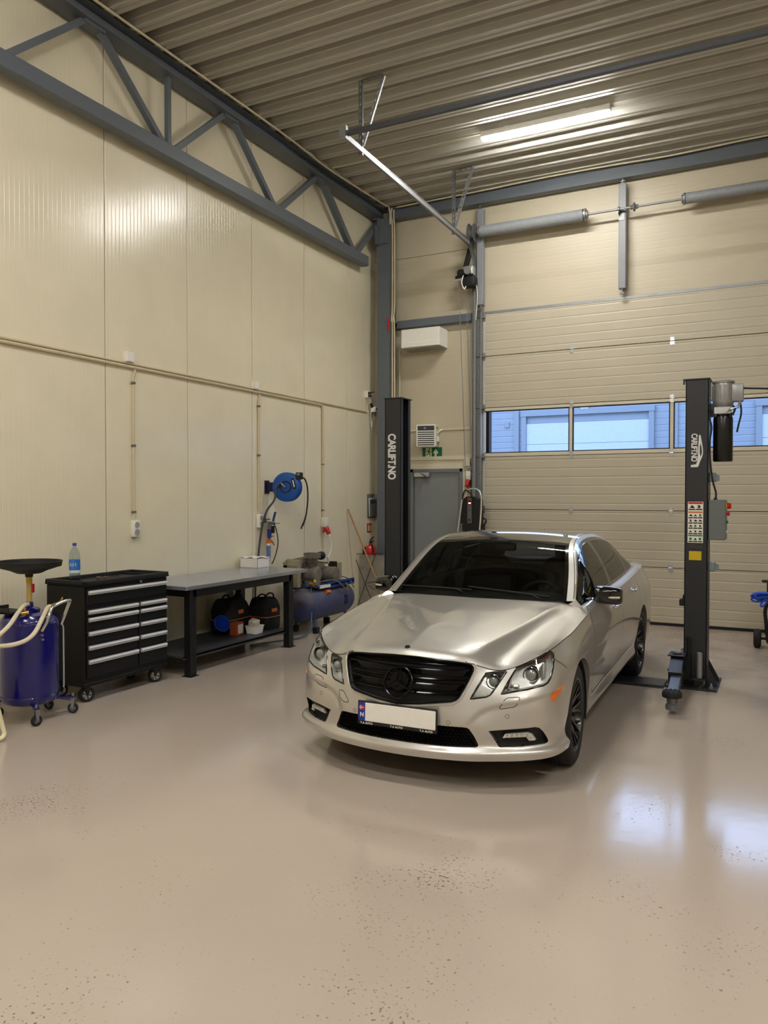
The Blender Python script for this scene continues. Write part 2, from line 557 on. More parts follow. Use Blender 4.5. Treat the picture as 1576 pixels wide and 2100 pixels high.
for i in range(4):
    x0, x1 = mull[i] + 0.022, mull[i + 1] - 0.022
    g = MB()
    e = 0.014
    for (a, c, d, f) in ((x0, x1, 2.41, 2.41 + e), (x0, x1, 3.045 - e, 3.045), (x0, x0 + e, 2.41, 3.045), (x1 - e, x1, 2.41, 3.045)):
        g.box(a, c, YD + 0.004, YD + 0.04, d, f)
    gk = g.build('window_gasket', M_rubber, door, smooth=0)
    g = MB(); g.box(x0 + 0.004, x1 - 0.004, YD + 0.018, YD + 0.026, 2.415, 3.04); g.build('pane', M_pane, gk, smooth=0)
g = MB(); g.box(DX0 + 0.02, DX1 - 0.02, YD + 0.005, YD + 0.04, 0.0, 0.037); g.build('bottom_seal', M_rubber, door, smooth=0)
g = MB(); g.box(DX0 + 0.02, DX1 - 0.02, YD + 0.0, YD + 0.05, 4.497, 4.535); g.build('top_seal', M_galv, door, smooth=0)
def hinge(x, z):
    g = MB()
    g.box(x - 0.028, x + 0.028, YD - 0.006, YD + 0.002, z - 0.052, z - 0.008); g.box(x - 0.028, x + 0.028, YD - 0.006, YD + 0.002, z + 0.008, z + 0.052)
    g.cyl((x - 0.024, YD - 0.007, z), (x + 0.024, YD - 0.007, z), 0.009, n=10)
    g.box(x - 0.008, x + 0.008, YD - 0.010, YD, z - 0.05, z + 0.05)
    g.mi = 1
    for sx in (-0.017, 0.017):
        for sz in (-0.035, 0.035):
            g.cyl((x + sx, YD - 0.009, z + sz), (x + sx, YD - 0.004, z + sz), 0.006, n=6)
    return g.build('hinge', [M_alu, M_galvd], door)
for z in zs[1:6]:
    for x in (-2.79, -1.43, -0.07):
        hinge(x, z)
for z in zs[1:6]:
    g = MB(); g.box(DX0 + 0.02, DX1 - 0.02, YD + 0.02, YD + 0.03, z - 0.02, z + 0.02); g.build('panel_joint', M_seam, door, smooth=0)
M_endcap = mat('white_end_cap', S(205, 203, 196), 0.35, metal=0.3)
for i in range(6):
    g = MB(); g.box(DX0 + 0.015, DX0 + 0.07, YD - 0.003, YD + 0.05, zs[i] + 0.004, zs[i + 1] - 0.004); g.build('end_cap', M_endcap, door, smooth=0)
for z in zs[1:]:
    g = MB()
    zc = z - 0.05 if z > 4.4 else z
    g.box(DX0 + 0.005, DX0 + 0.075, YD - 0.05, YD - 0.003, zc - 0.012, zc + 0.012); g.box(DX0 + 0.03, DX0 + 0.075, YD - 0.012, YD - 0.003, zc - 0.055, zc + 0.055)
    g.mi = 1
    g.cyl((DX0 - 0.08, YD - 0.04, zc), (DX0 + 0.06, YD - 0.04, zc), 0.008, n=8); g.cyl((DX0 - 0.075, YD - 0.04, zc), (DX0 - 0.05, YD - 0.04, zc), 0.024, n=14)
    g.build('roller_bracket', [M_galv, M_galvd], door)

# ------------------------------------------------------------------ side door
d2 = bpy.data.objects.new('door_2', None); COL.objects.link(d2)
struct(d2, 'grey personnel door with overhead closer', 'door')
M_leaf = mat('grey_door_leaf', S(124, 128, 129), 0.45, noise=0.03, bump=0.05)
M_leaff = mat('grey_door_frame', S(112, 116, 118), 0.42)
g = MB(); g.box(PX0, PX1, YB - 0.01, YB + 0.035, 0.008, PZ, bev=0.003); g.build('leaf', M_leaf, d2, smooth=0)
g = MB()
g.box(PX0 - 0.05, PX0 - 0.003, YB - 0.05, YB + 0.05, 0, PZ + 0.05); g.box(PX1 + 0.003, PX1 + 0.05, YB - 0.05, YB + 0.05, 0, PZ + 0.05); g.box(PX0 - 0.05, PX1 + 0.05, YB - 0.05, YB + 0.05, PZ + 0.003, PZ + 0.05)
g.build('door_frame', M_leaff, d2, smooth=0)
g = MB(); g.box(-5.28, -5.02, YB - 0.075, YB - 0.012, PZ - 0.075, PZ - 0.005, bev=0.006); c = g.build('door_closer', M_alu, d2)
g = MB(); g.beam((-5.12, YB - 0.06, PZ - 0.085), (-5.00, YB - 0.20, PZ - 0.085), 0.02, 0.008); g.beam((-5.00, YB - 0.20, PZ - 0.085), (-5.20, YB - 0.03, PZ + 0.0), 0.02, 0.008); g.build('closer_arm', M_galvd, c)
g = MB()
g.box(PX0 - 0.13, PX1 + 0.20, YB - 0.045, YB - 0.02, PZ + 0.05, PZ + 0.13); g.box(PX1 + 0.055, PX1 + 0.13, YB - 0.045, YB - 0.02, 0, PZ + 0.05)
g.box(PX0 - 0.13, PX1 + 0.20, YB - 0.035, YB - 0.02, PZ + 0.19, PZ + 0.245)
struct(g.build('trim_1', M_cream, smooth=0))
# ------------------------------------------------------------------ lamps
def batten(x, y, label, dm=None):
    t = thing('batten_lamp', label, 'ceiling lamp', (x, y, 6.20), 0, 'batten lamps on the ceiling')
    g = MB(); g.box(-0.79, 0.79, -0.056, 0.056, 0.029, 0.10, bev=0.008, seg=2); g.box(-0.5, -0.44, -0.02, 0.02, 0.09, 0.122); g.box(0.44, 0.5, -0.02, 0.02, 0.09, 0.122)
    g.build('lamp_housing', M_white, t)
    g = MB()
    pr_ = [(-0.052, 0.030), (-0.05, 0.016), (-0.04, 0.005), (-0.022, 0.0), (0.022, 0.0), (0.04, 0.005), (0.05, 0.016), (0.052, 0.030)]
    g.grid([[(xx, a * s, 0.030 - (0.030 - c) * s) for a, c in pr_] for xx, s in ((-0.785, 0.6), (-0.775, 0.9), (-0.75, 1), (0.75, 1), (0.775, 0.9), (0.785, 0.6))])
    for xx, s in ((-0.785, 0.6), (0.785, 0.6)):
        g.face([(xx, a * s, 0.030 - (0.030 - c) * s) for a, c in pr_])
    g.build('diffuser', dm or M_diff, t, weld=0.0005)
    return t
batten(-2.68, 9.4, 'lit batten lamp on the ribbed ceiling near the overhead door', M_diff_dim)
batten(-2.68, 3.1, 'unseen batten lamp on the ceiling above the nose of the silver car')  # unseen lamps from here on, their number raised to spread the light
batten(-2.68, -0.2, 'unseen batten lamp on the ceiling directly left of the camera')
batten(-2.68, -3.5, 'unseen batten lamp on the ceiling behind the camera on the left')
batten(2.6, 3.1, 'unseen batten lamp on the ceiling over the neighbouring bay')
batten(2.6, -0.2, 'unseen batten lamp on the ceiling directly right of the camera')
batten(2.6, -3.5, 'unseen batten lamp on the ceiling behind the camera on the right')

# ------------------------------------------------------------------ truss along the left wall
t = thing('roof_truss', 'blue-grey lattice roof truss running along the left wall', 'truss', (-5.86, 5, 5.30))
O = Vector((-5.86, 5, 5.30))
def W(p):
    return Vector(p) - O
g = MB(); g.box(-0.065, 0.065, -13.9, 5.74, 0.0, 0.15, bev=0.008); g.build('bottom_chord', M_steel, t, smooth=0)
g = MB()
g.box(-0.10, 0.10, -13.9, 6.33, 0.86, 0.872); g.box(-0.10, 0.10, -13.9, 6.33, 0.998, 1.01); g.box(-0.005, 0.005, -13.9, 6.33, 0.87, 1.0)
g.build('top_chord', M_steel, t, smooth=0)
def dg(y0, z0, y1, z1, w=0.06, nm='diagonal'):
    g = MB(); g.beam((0, y0 - 5, z0 - 5.30), (0, y1 - 5, z1 - 5.30), w, w, up=(1, 0, 0)); g.build(nm, M_steel, t, smooth=0)
dg(5.30, 6.18, 4.46, 5.44); dg(5.46, 6.18, 6.33, 5.43); dg(6.40, 6.18, 6.40, 5.43, 0.05, 'upright'); dg(7.33, 6.18, 6.48, 5.43); dg(7.48, 6.18, 8.31, 5.43, 0.065)
dg(9.33, 6.18, 8.42, 5.43, 0.065); dg(9.46, 6.18, 10.32, 5.43, 0.085); dg(11.25, 6.18, 10.44, 5.43, 0.07)
for kk in range(0, 4):
    dg(3.3 - 2 * kk, 6.18, 4.30 - 2 * kk, 5.43); dg(3.2 - 2 * kk, 6.18, 2.38 - 2 * kk, 5.43)
for y_ in (5.38, 7.40, 9.40, 11.22):
    g = MB(); g.box(-0.06, 0.06, y_ - 5 - 0.12, y_ - 5 + 0.12, 0.835, 0.862); g.build('gusset_plate', M_steel, t, smooth=0)

# corner column, eaves beam and girt
t = thing('steel_column', 'blue-grey steel column in the corner behind the left lift post', 'column', (-5.712, 11.17, 0))
g = MB(); g.box(-0.11, 0.11, -0.11, -0.098, 0.0, 6.12); g.box(-0.11, 0.11, 0.098, 0.11, 0.0, 6.12); g.box(-0.11, -0.098, -0.10, 0.10, 0, 6.12); g.box(0.098, 0.11, -0.10, 0.10, 0, 6.12); g.build('shaft', M_steel, t, smooth=0)
g = MB(); g.box(-0.16, 0.16, -0.17, 0.15, 0, 0.02); g.build('base_plate', M_steel, t, smooth=0)
g = MB(); g.box(-0.10, -0.06, -0.22, -0.11, 5.70, 5.98); g.box(-0.1, 0.1, -0.13, -0.11, 5.72, 5.96); g.build('bracket', M_steel, t, smooth=0)
t = thing('eaves_beam', 'blue-grey steel beam under the ceiling above the overhead door', 'beam', (0.3, 11.22, 6.12))
g = MB(); g.box(-5.98, 6.2, -0.07, 0.07, 0.0, 0.012); g.box(-5.98, 6.2, -0.07, 0.07, 0.165, 0.18); g.box(-5.98, 6.2, -0.045, 0.045, 0.01, 0.17); g.build('girder', M_steel, t, smooth=0)
g = MB(); g.box(-5.98, -5.94, -0.075, 0.07, -0.02, 0.18); g.build('end_plate', M_steel, t, smooth=0)
t = thing('wall_girt', 'short blue-grey rail bolted across the wall above the white ventilation box', 'rail', (-4.94, 11.27, 4.41))
g = MB(); g.box(-0.62, 0.64, -0.05, 0.05, 0.0, 0.12, bev=0.006); g.build('rail', M_steel, t, smooth=0)
g = MB(); g.cyl((-0.66, -0.02, 0.07), (-0.62, -0.02, 0.07), 0.03, n=6); g.cyl((-0.68, -0.02, 0.07), (-0.62, -0.02, 0.07), 0.015, n=10); g.build('bolt', M_blackm, t)

# ------------------------------------------------------------------ overhead door gear
t = thing('door_track', 'galvanised left-hand track of the overhead door curving up to the ceiling', 'track', (-4.24, 11.22, 0))
def path():
    P = [(0, 0, 0.0), (0, 0, 1.5), (0, 0, 3.0), (0, 0, 5.08)]
    r = 0.42
    for a in range(1, 9):
        th = a / 8 * PI / 2
        P.append((0, -r + r * math.cos(th), 5.08 + r * math.sin(th)))
    P += [(0, -1.6, 5.53), (0, -2.8, 5.56), (0, -3.95, 5.58)]
    return [Vector(p) for p in P]
pp = path()
g = MB()
rows = []
for i, p in enumerate(pp):
    d = (pp[min(i + 1, len(pp) - 1)] - pp[max(i - 1, 0)]).normalized()
    nrm = Vector((1, 0, 0)).cross(d)
    rows.append([p + nrm * a + Vector((b_, 0, 0)) for a, b_ in ((0.028, 0.026), (0.028, -0.016), (-0.012, -0.022), (-0.028, -0.016), (-0.028, 0.026), (-0.022, 0.026), (-0.022, -0.010), (-0.010, -0.016), (0.022, -0.010), (0.022, 0.026), (0.028, 0.026))])
g.grid(rows)
g.build('running_rail', M_galv, t)
g = MB(); g.box(0.02, 0.11, 0.035, 0.045, 0.0, 5.15); g.box(-0.03, -0.022, -0.04, 0.045, 0.0, 4.95); g.box(0.10, 0.11, -0.035, 0.045, 0.0, 5.15); g.build('wall_angle', M_galv, t, smooth=0)
for z_ in (0.3, 1.2, 2.1, 3.0, 3.9, 4.7):
    g = MB(); g.cyl((0.06, 0.036, z_), (0.06, 0.026, z_), 0.012, n=6); g.build('bolt', M_galvd, t)
g = MB()
rows = [[Vector((a, q[1], q[2] - 0.03)) for a in (0.035, 0.042)] for q in ((0, -0.36, 5.47), (0, -2.0, 5.53), (0, -3.95, 5.585))]
g.beam((0.045, -0.36, 5.46), (0.045, -3.95, 5.56), 0.006, 0.05); g.beam((0.03, -0.36, 5.437), (0.03, -3.95, 5.535), 0.035, 0.005); g.build('stiffener_angle', M_galv, t, smooth=0)
g = MB(); g.box(-0.02, 0.06, -3.99, -3.94, 5.52, 5.66); g.build('end_stop', M_galv, t, smooth=0)
def slotted(p0, p1, w, m_, parent, nm, up=(0, 0, 1)):
    """perforated angle iron: strip with real slots plus a flange"""
    p0, p1 = Vector(p0), Vector(p1)
    L = (p1 - p0).length
    d = (p1 - p0).normalized()
    s = d.cross(Vector(up)).normalized()
    nn = s.cross(d)
    g = MB()
    n = max(2, int(L / 0.07))
    hw = w / 2
    for i in range(n):
        a, c = L * i / n, L * (i + 1) / n
        q = 0.25 * (c - a)
        for (u0, u1, v0, v1) in ((a, a + q, -hw, hw), (c - q, c, -hw, hw), (a + q, c - q, -hw, -hw * 0.38), (a + q, c - q, hw * 0.38, hw)):
            vs = [g.bm.verts.new(p0 + d * u + s * v) for u, v in ((u0, v0), (u1, v0), (u1, v1), (u0, v1))]
            g.bm.faces.new(vs)
    for o in (0.0,):
        vs = [g.bm.verts.new(p0 + d * u + s * hw + nn * v) for u, v in ((0, 0), (L, 0), (L, hw * 1.4), (0, hw * 1.4))]
        g.bm.faces.new(vs)
    ob = g.build(nm, m_, parent, smooth=0, fix=False)
    md = ob.modifiers.new('sheet', 'SOLIDIFY'); md.thickness = 0.003
    return ob
def hanger(y, ztop, zb, label):
    t = thing('track_hanger', label, 'bracket', (-4.22, y, ztop), 0, 'perforated hangers of the door track')
    h = ztop - zb
    slotted((0, 0.12, 0), (0, 0.12, -h), 0.045, M_galvd, t, 'upright_strip', up=(1, 0, 0)) if False else slotted((0, 0.0, 0), (0, 0.0, -h), 0.045, M_galvd, t, 'upright_strip', up=(0, 1, 0))
    slotted((0.02, 0.0, -0.02), (0.27, 0.0, -0.01), 0.045, M_galvd, t, 'top_strip', up=(0, 1, 0))
    slotted((0.27, 0.02, 0.0), (0.01, 0.02, -h * 0.86), 0.04, M_galv, t, 'brace_strip', up=(0, 1, 0))
    return t
hanger(7.62, 6.31, 5.50, 'perforated steel hanger at the near end of the door track')
hanger(10.30, 6.31, 5.42, 'perforated steel hanger above the bend of the door track')
t = thing('spreader_tube', 'dark tube joining the near ends of the door tracks under the ceiling', 'tube', (-4.24, 7.28, 5.59))
g = MB(); g.beam((0, 0, 0), (5.7, 0, 0), 0.05, 0.05); g.build('tube', mat('dark_zinc', S(92, 94, 100), 0.4, metal=0.6), t, bev=0.006)
g = MB(); g.box(-0.02, 0.03, -0.04, 0.04, -0.05, 0.05); g.build('end_clamp', M_galv, t, smooth=0)

# torsion spring shaft
M_spring = mat('grey_spring_coil', S(140, 144, 147), 0.5, noise=0.08)
t = thing('torsion_spring_shaft', 'torsion spring shaft with two grey springs above the overhead door', 'spring shaft', (-4.17, 11.10, 5.68))
g = MB(); g.cyl((-0.10, 0, 0), (5.7, 0, 0), 0.0155, n=14); g.build('shaft', M_galv, t)
def coil(x0, x1, r, pitch, m_, sag=0.0):
    g = MB()
    n = int((x1 - x0) / pitch)
    rows = []
    for i in range(n):
        a = x0 + (x1 - x0) * i / n; c = x0 + (x1 - x0) * (i + 1) / n
        for xx, rr in ((a, r * 0.955), (a + (c - a) * 0.25, r * 0.99), ((a + c) / 2, r), (c - (c - a) * 0.25, r * 0.99)):
            dz = -sag * (1 - ((xx - x0) / (x1 - x0) * 2 - 1) ** 2)
            rows.append([(xx, rr * math.cos(q * PI / 12), rr * math.sin(q * PI / 12) + dz) for q in range(25)])
    g.grid(rows)
    ob = g.build('spring', m_, t, smooth=80, weld=0.0004)
    return ob
coil(0.06, 1.58, 0.083, 0.0125, M_spring)
coil(2.92, 4.50, 0.072, 0.0125, M_spring)
for xx, r_ in ((1.60, 0.085), (2.90, 0.075), (0.05, 0.085), (4.52, 0.075)):
    g = MB(); g.lathe([(0.02, -0.035), (0.055, -0.035), (0.055, -0.012), (r_, -0.01), (r_, 0.012), (0.055, 0.014), (0.055, 0.035), (0.02, 0.035)], c=(xx, 0, 0), axis='X', n=24)
    g.mi = 1
    for q in range(4):
        a = q * PI / 2
        g.cyl((xx - 0.02, 0.05 * math.cos(a), 0.05 * math.sin(a)), (xx - 0.02, 0.075 * math.cos(a), 0.075 * math.sin(a)), 0.009, n=6)
    g.build('winding_cone', [M_galv, M_galvd], t)
g = MB(); g.lathe([(0.018, -0.05), (0.03, -0.05), (0.03, -0.012), (0.06, -0.010), (0.06, 0.010), (0.03, 0.012), (0.03, 0.05), (0.018, 0.05)], c=(2.26, 0, 0), axis='X', n=8); g.build('coupling', M_galvd, t)
g = MB(); g.lathe([(0.02, -0.06), (0.13, -0.058), (0.14, -0.05), (0.13, -0.045), (0.10, -0.03), (0.10, 0.015), (0.12, 0.025), (0.135, 0.03), (0.12, 0.04), (0.02, 0.04)], c=(-0.06, 0, 0), axis='X', n=36); g.build('cable_drum', M_galvd, t)
def strut(x, label, ztop=6.05):
    t = thing('spring_support', label, 'support post', (x, 11.21, 4.62), 0, 'grey box supports of the spring shaft')
    h = ztop - 4.62
    g = MB(); g.box(-0.05, 0.05, -0.04, 0.06, 0, h, bev=0.008); g.build('box_section', mat('spring_support_grey', S(132, 136, 142), 0.42) if 'spring_support_grey' not in MATS else MATS['spring_support_grey'], t, smooth=0)
    g = MB(); g.box(-0.006, 0.006, -0.03, 0.03, -0.07, 0.01); g.box(-0.03, 0.03, -0.05, -0.03, -0.08, -0.05); g.build('foot_bracket', M_galvd, t, smooth=0)
    g = MB(); g.box(-0.006, 0.006, -0.03, 0.03, h - 0.01, 6.125 - 4.62); g.box(-0.03, 0.03, -0.035, 0.035, h, h + 0.014); g.cyl((-0.03, -0.02, h + 0.04), (0.03, -0.02, h + 0.04), 0.012, n=6); g.build('head_bracket', M_galvd, t, smooth=0)
    g = MB(); g.box(-0.045, -0.035, -0.13, -0.04, 1.0, 1.10); g.box(-0.045, 0.03, -0.05, -0.042, 0.93, 1.10); g.cyl((-0.05, -0.11, 1.06), (-0.02, -0.11, 1.06), 0.032, n=16); g.build('shaft_bearing', M_galvd, t)
strut(-2.08, 'grey box support hanging from the beam halfway along the spring shaft')
strut(-4.15, 'grey box support at the left end of the spring shaft beside the cable drum')

# door operator
t = thing('door_operator', 'black and grey chain-drive motor beside the top of the door track', 'motor', (-4.33, 11.10, 5.0))
g = MB(); g.beam((0.10, 0, 0.60), (-0.02, -0.02, 0.14), 0.05, 0.075, up=(1, 0, 0)); g.build('chain_guard', M_blackm, t, bev=0.008)
g = MB(); g.cyl((-0.10, -0.05, 0.09), (0.02, -0.05, 0.09), 0.062, n=24); g.cyl((-0.12, -0.05, 0.09), (-0.10, -0.05, 0.09), 0.045, n=20); g.cyl((-0.15, -0.06, 0.03), (-0.08, -0.06, 0.03), 0.030, n=16); g.build('hand_wheel', M_blackm, t)
g = MB(); g.box(-0.03, 0.13, -0.10, 0.05, 0.05, 0.18, bev=0.02, seg=2); g.cyl((-0.16, -0.055, 0.0), (0.0, -0.055, 0.0), 0.028, n=18); g.cyl((0.06, -0.13, 0.10), (0.06, 0.0, 0.10), 0.055, n=20); g.build('gearbox', M_alu, t)
g = MB(); g.box(-0.03, 0.16, -0.10, 0.06, -0.13, 0.03, bev=0.03, seg=3); g.box(-0.05, -0.03, -0.09, 0.02, -0.10, 0.0, bev=0.005); g.build('motor_housing', M_blackm, t)
g = MB(); g.tube([(0.0, -0.08, 0.1), (-0.04, -0.10, -0.05), (0.0, -0.10, -0.16), (0.03, -0.08, -0.10)], 0.008, sub=6); g.tube([(0.14, 0.0, 0.0), (0.17, 0.0, -0.25), (0.13, 0.05, -0.6)], 0.006, sub=6); g.build('power_lead', M_white, t)
def chainloop(name, label, x0, x1, z0, z1, y, grp):
    g = MB()
    L = [(x0, y, z0), (x1, y, z1)]
    v0, v1 = Vector(L[0]), Vector(L[1])
    n = int((v1 - v0).length / 0.035)
    for i in range(n):
        p = v0.lerp(v1, (i + 0.5) / n); d = (v1 - v0).normalized()
        a = Vector((1, 0, 0)) if i % 2 else Vector((0, 1, 0))
        pts = []
        for q in range(8):
            th = q * PI / 4
            pts.append(p + d * (0.020 * math.cos(th)) + a * (0.0075 * math.sin(th)))
        g.tube(pts, 0.0028, n=4, closed=True)
    o = g.build(name, M_galvd, None)
    tag(o, label, 'chain', grp)
    return o
chainloop('hand_chain', 'left run of the hand chain hanging from the door motor', -4.43, -4.31, 4.98, 1.95, 11.04, 'runs of the hand chain')
chainloop('hand_chain', 'right run of the hand chain hanging from the door motor', -4.31, -4.20, 4.75, 1.80, 11.04, 'runs of the hand chain')

# beige conduits and cables
def pipe(name, label, pts, r, m_=None, grp=None, sub=0, cat='conduit', n=8):
    g = MB(); g.tube(pts, r, n=n, sub=sub); o = g.build(name, m_ or M_beige, None)
    return tag(o, label, cat, grp)
GC = 'beige conduits on the left wall'
pipe('conduit', 'upper beige conduit running the length of the left wall to the camera outlet', [(-5.983, -4, 3.135), (-5.983, 11.02, 3.10)], 0.012, grp=GC)
pipe('conduit', 'lower beige conduit on the left wall turning down to the red plug', [(-5.98, -4, 3.10), (-5.98, 9.62, 3.07), (-5.98, 9.66, 3.06), (-5.98, 9.68, 3.03), (-5.98, 9.69, 1.45)], 0.016, grp=GC)
pipe('conduit', 'beige conduit dropping to the double socket above the tool chest', [(-5.983, 6.03, 3.06), (-5.978, 6.03, 3.03), (-5.983, 6.01, 2.98), (-5.983, 6.01, 1.49)], 0.012, grp=GC)
pipe('conduit', 'beige conduit dropping to the socket beside the blue hose reel', [(-5.983, 8.17, 3.05), (-5.978, 8.17, 3.02), (-5.983, 8.15, 2.97), (-5.983, 8.15, 1.50)], 0.012, grp=GC)
pipe('conduit', 'thin beige conduit rising to the outlet of the wall camera', [(-5.983, 11.02, 3.09), (-5.983, 11.02, 3.32)], 0.010, grp=GC)
def clip(y, z, vert=True):
    g = MB()
    g.box(-6.0, -5.965, y - 0.02, y + 0.02, z - 0.012, z + 0.012, bev=0.004)
    o = g.build('conduit_clip', M_galvd, None, smooth=0)
    return o
cl_ = []
for (y_, z_, lb) in ((6.01, 2.92, 'top clip on the conduit above the double socket'), (6.01, 2.28, 'middle clip on the conduit above the double socket'), (6.01, 1.60, 'lowest clip on the conduit above the double socket'), (8.15, 2.90, 'top clip on the conduit beside the hose reel'), (8.15, 2.28, 'lower clip on the conduit beside the hose reel'), (9.69, 2.22, 'upper clip on the conduit above the red plug'), (9.69, 1.56, 'lower clip on the conduit above the red plug')):
    tag(clip(y_, z_), lb, 'clip', 'clips of the wall conduits')
def jbox(y, z, label):
    t = thing('junction_box', label, 'junction box', (-6.0, y, z), 0, 'white junction boxes on the left wall')
    g = MB(); g.box(0, 0.05, -0.05, 0.05, -0.05, 0.05, bev=0.006); g.build('box_base', M_white, t)
    g = MB(); g.box(0.051, 0.058, -0.046, 0.046, -0.046, 0.046, bev=0.003); g.build('box_lid', M_white, t)
jbox(5.94, 3.17, 'white junction box on the conduits above the double socket')
jbox(8.06, 3.15, 'white junction box on the conduits above the blue hose reel')
# cables under the ceiling
pipe('ceiling_cable', 'pair of beige cables lying along the top of the truss', [(-5.70, -4, 6.31), (-5.70, 2, 6.315), (-5.70, 5.3, 6.30), (-5.70, 8.2, 6.31), (-5.70, 9.4, 6.275), (-5.69, 10.95, 6.32), (-5.60, 11.04, 6.25), (-5.58, 11.04, 6.0)], 0.013, cat='cable', sub=6)
pipe('ceiling_cable', 'thin beige cable along the upper edge of the truss under the deck', [(-5.73, -4, 6.325), (-5.73, 2, 6.33), (-5.73, 6, 6.33), (-5.73, 11.1, 6.335)], 0.009, cat='cable', sub=4)
pipe('eaves_cable', 'beige cable sagging along the beam above the overhead door', [(-5.5, 11.10, 6.27), (-4.2, 11.10, 6.28), (-3.1, 11.10, 6.30), (-2.2, 11.10, 6.295), (-1.4, 11.10, 6.28), (-0.2, 11.10, 6.305), (2.0, 11.10, 6.30)], 0.012, cat='cable', sub=6)
pipe('lamp_cable', 'thin cable crossing the ceiling to the lit batten lamp', [(-5.68, 9.45, 6.305), (-3.5, 9.42, 6.305), (-3.46, 9.42, 6.27)], 0.008, cat='cable')
GP = 'vertical conduits beside the corner column'
pipe('riser_conduit', 'beige riser conduit against the corner column, innermost of three', [(-5.60, 11.13, 6.28), (-5.595, 11.1, 6.15), (-5.575, 11.1, 5.9), (-5.575, 11.1, 4.75), (-5.59, 11.1, 4.5), (-5.575, 11.1, 4.25), (-5.575, 11.1, 0.02)], 0.012, grp=GP, sub=5)
pipe('riser_conduit', 'beige riser conduit beside the corner column, middle of three', [(-5.565, 11.13, 6.25), (-5.55, 11.1, 6.1), (-5.535, 11.1, 5.85), (-5.535, 11.1, 4.78), (-5.56, 11.1, 4.5), (-5.535, 11.1, 4.2), (-5.535, 11.1, 0.02)], 0.012, grp=GP, sub=5)
pipe('riser_conduit', 'thin beige riser conduit beside the corner column, outermost of three', [(-5.53, 11.3, 4.1), (-5.53, 11.28, 4.05), (-5.53, 11.28, 0.02)], 0.010, grp=GP)
g = MB(); g.box(-5.635, -5.600, 11.04, 11.058, 4.36, 4.55, bev=0.006); tag(g.build('red_tape', M_red, None), 'red tape on the corner column where the conduits bulge', 'tape')
# ------------------------------------------------------------------ the car
import numpy as np
def spl(t, y):
    """natural cubic spline through (t, y[k]) -> evaluator; y is (n, d)"""
    t = np.asarray(t, float); y = np.asarray(y, float)
    n = len(t); h = np.diff(t)
    A = np.zeros((n, n)); r = np.zeros((n, y.shape[1]))
    A[0, 0] = A[-1, -1] = 1
    for i in range(1, n - 1):
        A[i, i - 1] = h[i - 1]; A[i, i] = 2 * (h[i - 1] + h[i]); A[i, i + 1] = h[i]
        r[i] = 6 * ((y[i + 1] - y[i]) / h[i] - (y[i] - y[i - 1]) / h[i - 1])
    m_ = np.linalg.solve(A, r)
    def ev(q):
        q = np.atleast_1d(q)
        i = np.clip(np.searchsorted(t, q) - 1, 0, n - 2)
        a = (t[i + 1] - q)[:, None]; b_ = (q - t[i])[:, None]; hh = h[i][:, None]
        return (m_[i] * a ** 3 + m_[i + 1] * b_ ** 3) / (6 * hh) + (y[i] / hh - m_[i] * hh / 6) * a + (y[i + 1] / hh - m_[i + 1] * hh / 6) * b_
    return ev
def hermite_rows(R, subs):
    """rows R (n,m,3) interpolated across rows with monotone-ish tangents; subs[i] = steps between row i and i+1"""
    R = np.asarray(R, float)
    n = len(R)
    d = [np.linalg.norm(R[i + 1] - R[i], axis=1, keepdims=True) + 1e-9 for i in range(n - 1)]
    sl = [(R[i + 1] - R[i]) / d[i] for i in range(n - 1)]
    T = [sl[0]]
    for i in range(1, n - 1):
        w0, w1 = d[i], d[i - 1]
        t_ = (sl[i - 1] * w0 + sl[i] * w1) / (w0 + w1)
        T.append(t_)
    T.append(sl[-1])
    out = []
    for i in range(n - 1):
        for k_ in range(subs[i]):
            q = k_ / subs[i]
            h00 = 2 * q ** 3 - 3 * q ** 2 + 1; h10 = q ** 3 - 2 * q ** 2 + q; h01 = -2 * q ** 3 + 3 * q ** 2; h11 = q ** 3 - q ** 2
            out.append(h00 * R[i] + h10 * d[i] * T[i] + h01 * R[i + 1] + h11 * d[i] * T[i + 1])
    out.append(R[-1])
    return np.array(out)
def coons(c0, c1, d0, d1):
    """c0,c1: curves along s (n,3) at t=0,1; d0,d1: curves along t (m,3) at s=0,1"""
    n, m_ = len(c0), len(d0)
    s = np.linspace(0, 1, n)[:, None, None]; t = np.linspace(0, 1, m_)[None, :, None]
    L = (1 - t) * c0[:, None] + t * c1[:, None] + (1 - s) * d0[None] + s * d1[None]
    Bq = (1 - s) * (1 - t) * c0[0] + s * (1 - t) * c0[-1] + (1 - s) * t * c1[0] + s * t * c1[-1]
    return L - Bq
def resample(P, n, curve=True):
    P = np.asarray(P, float)
    t = np.r_[0, np.cumsum(np.linalg.norm(np.diff(P, axis=0), axis=1))]
    ev = spl(t, P)
    D = ev(np.linspace(0, t[-1], 40 * len(P)))
    tt = np.r_[0, np.cumsum(np.linalg.norm(np.diff(D, axis=0), axis=1))]
    q = np.linspace(0, tt[-1], n)
    return np.stack([np.interp(q, tt, D[:, i]) for i in range(3)], 1)

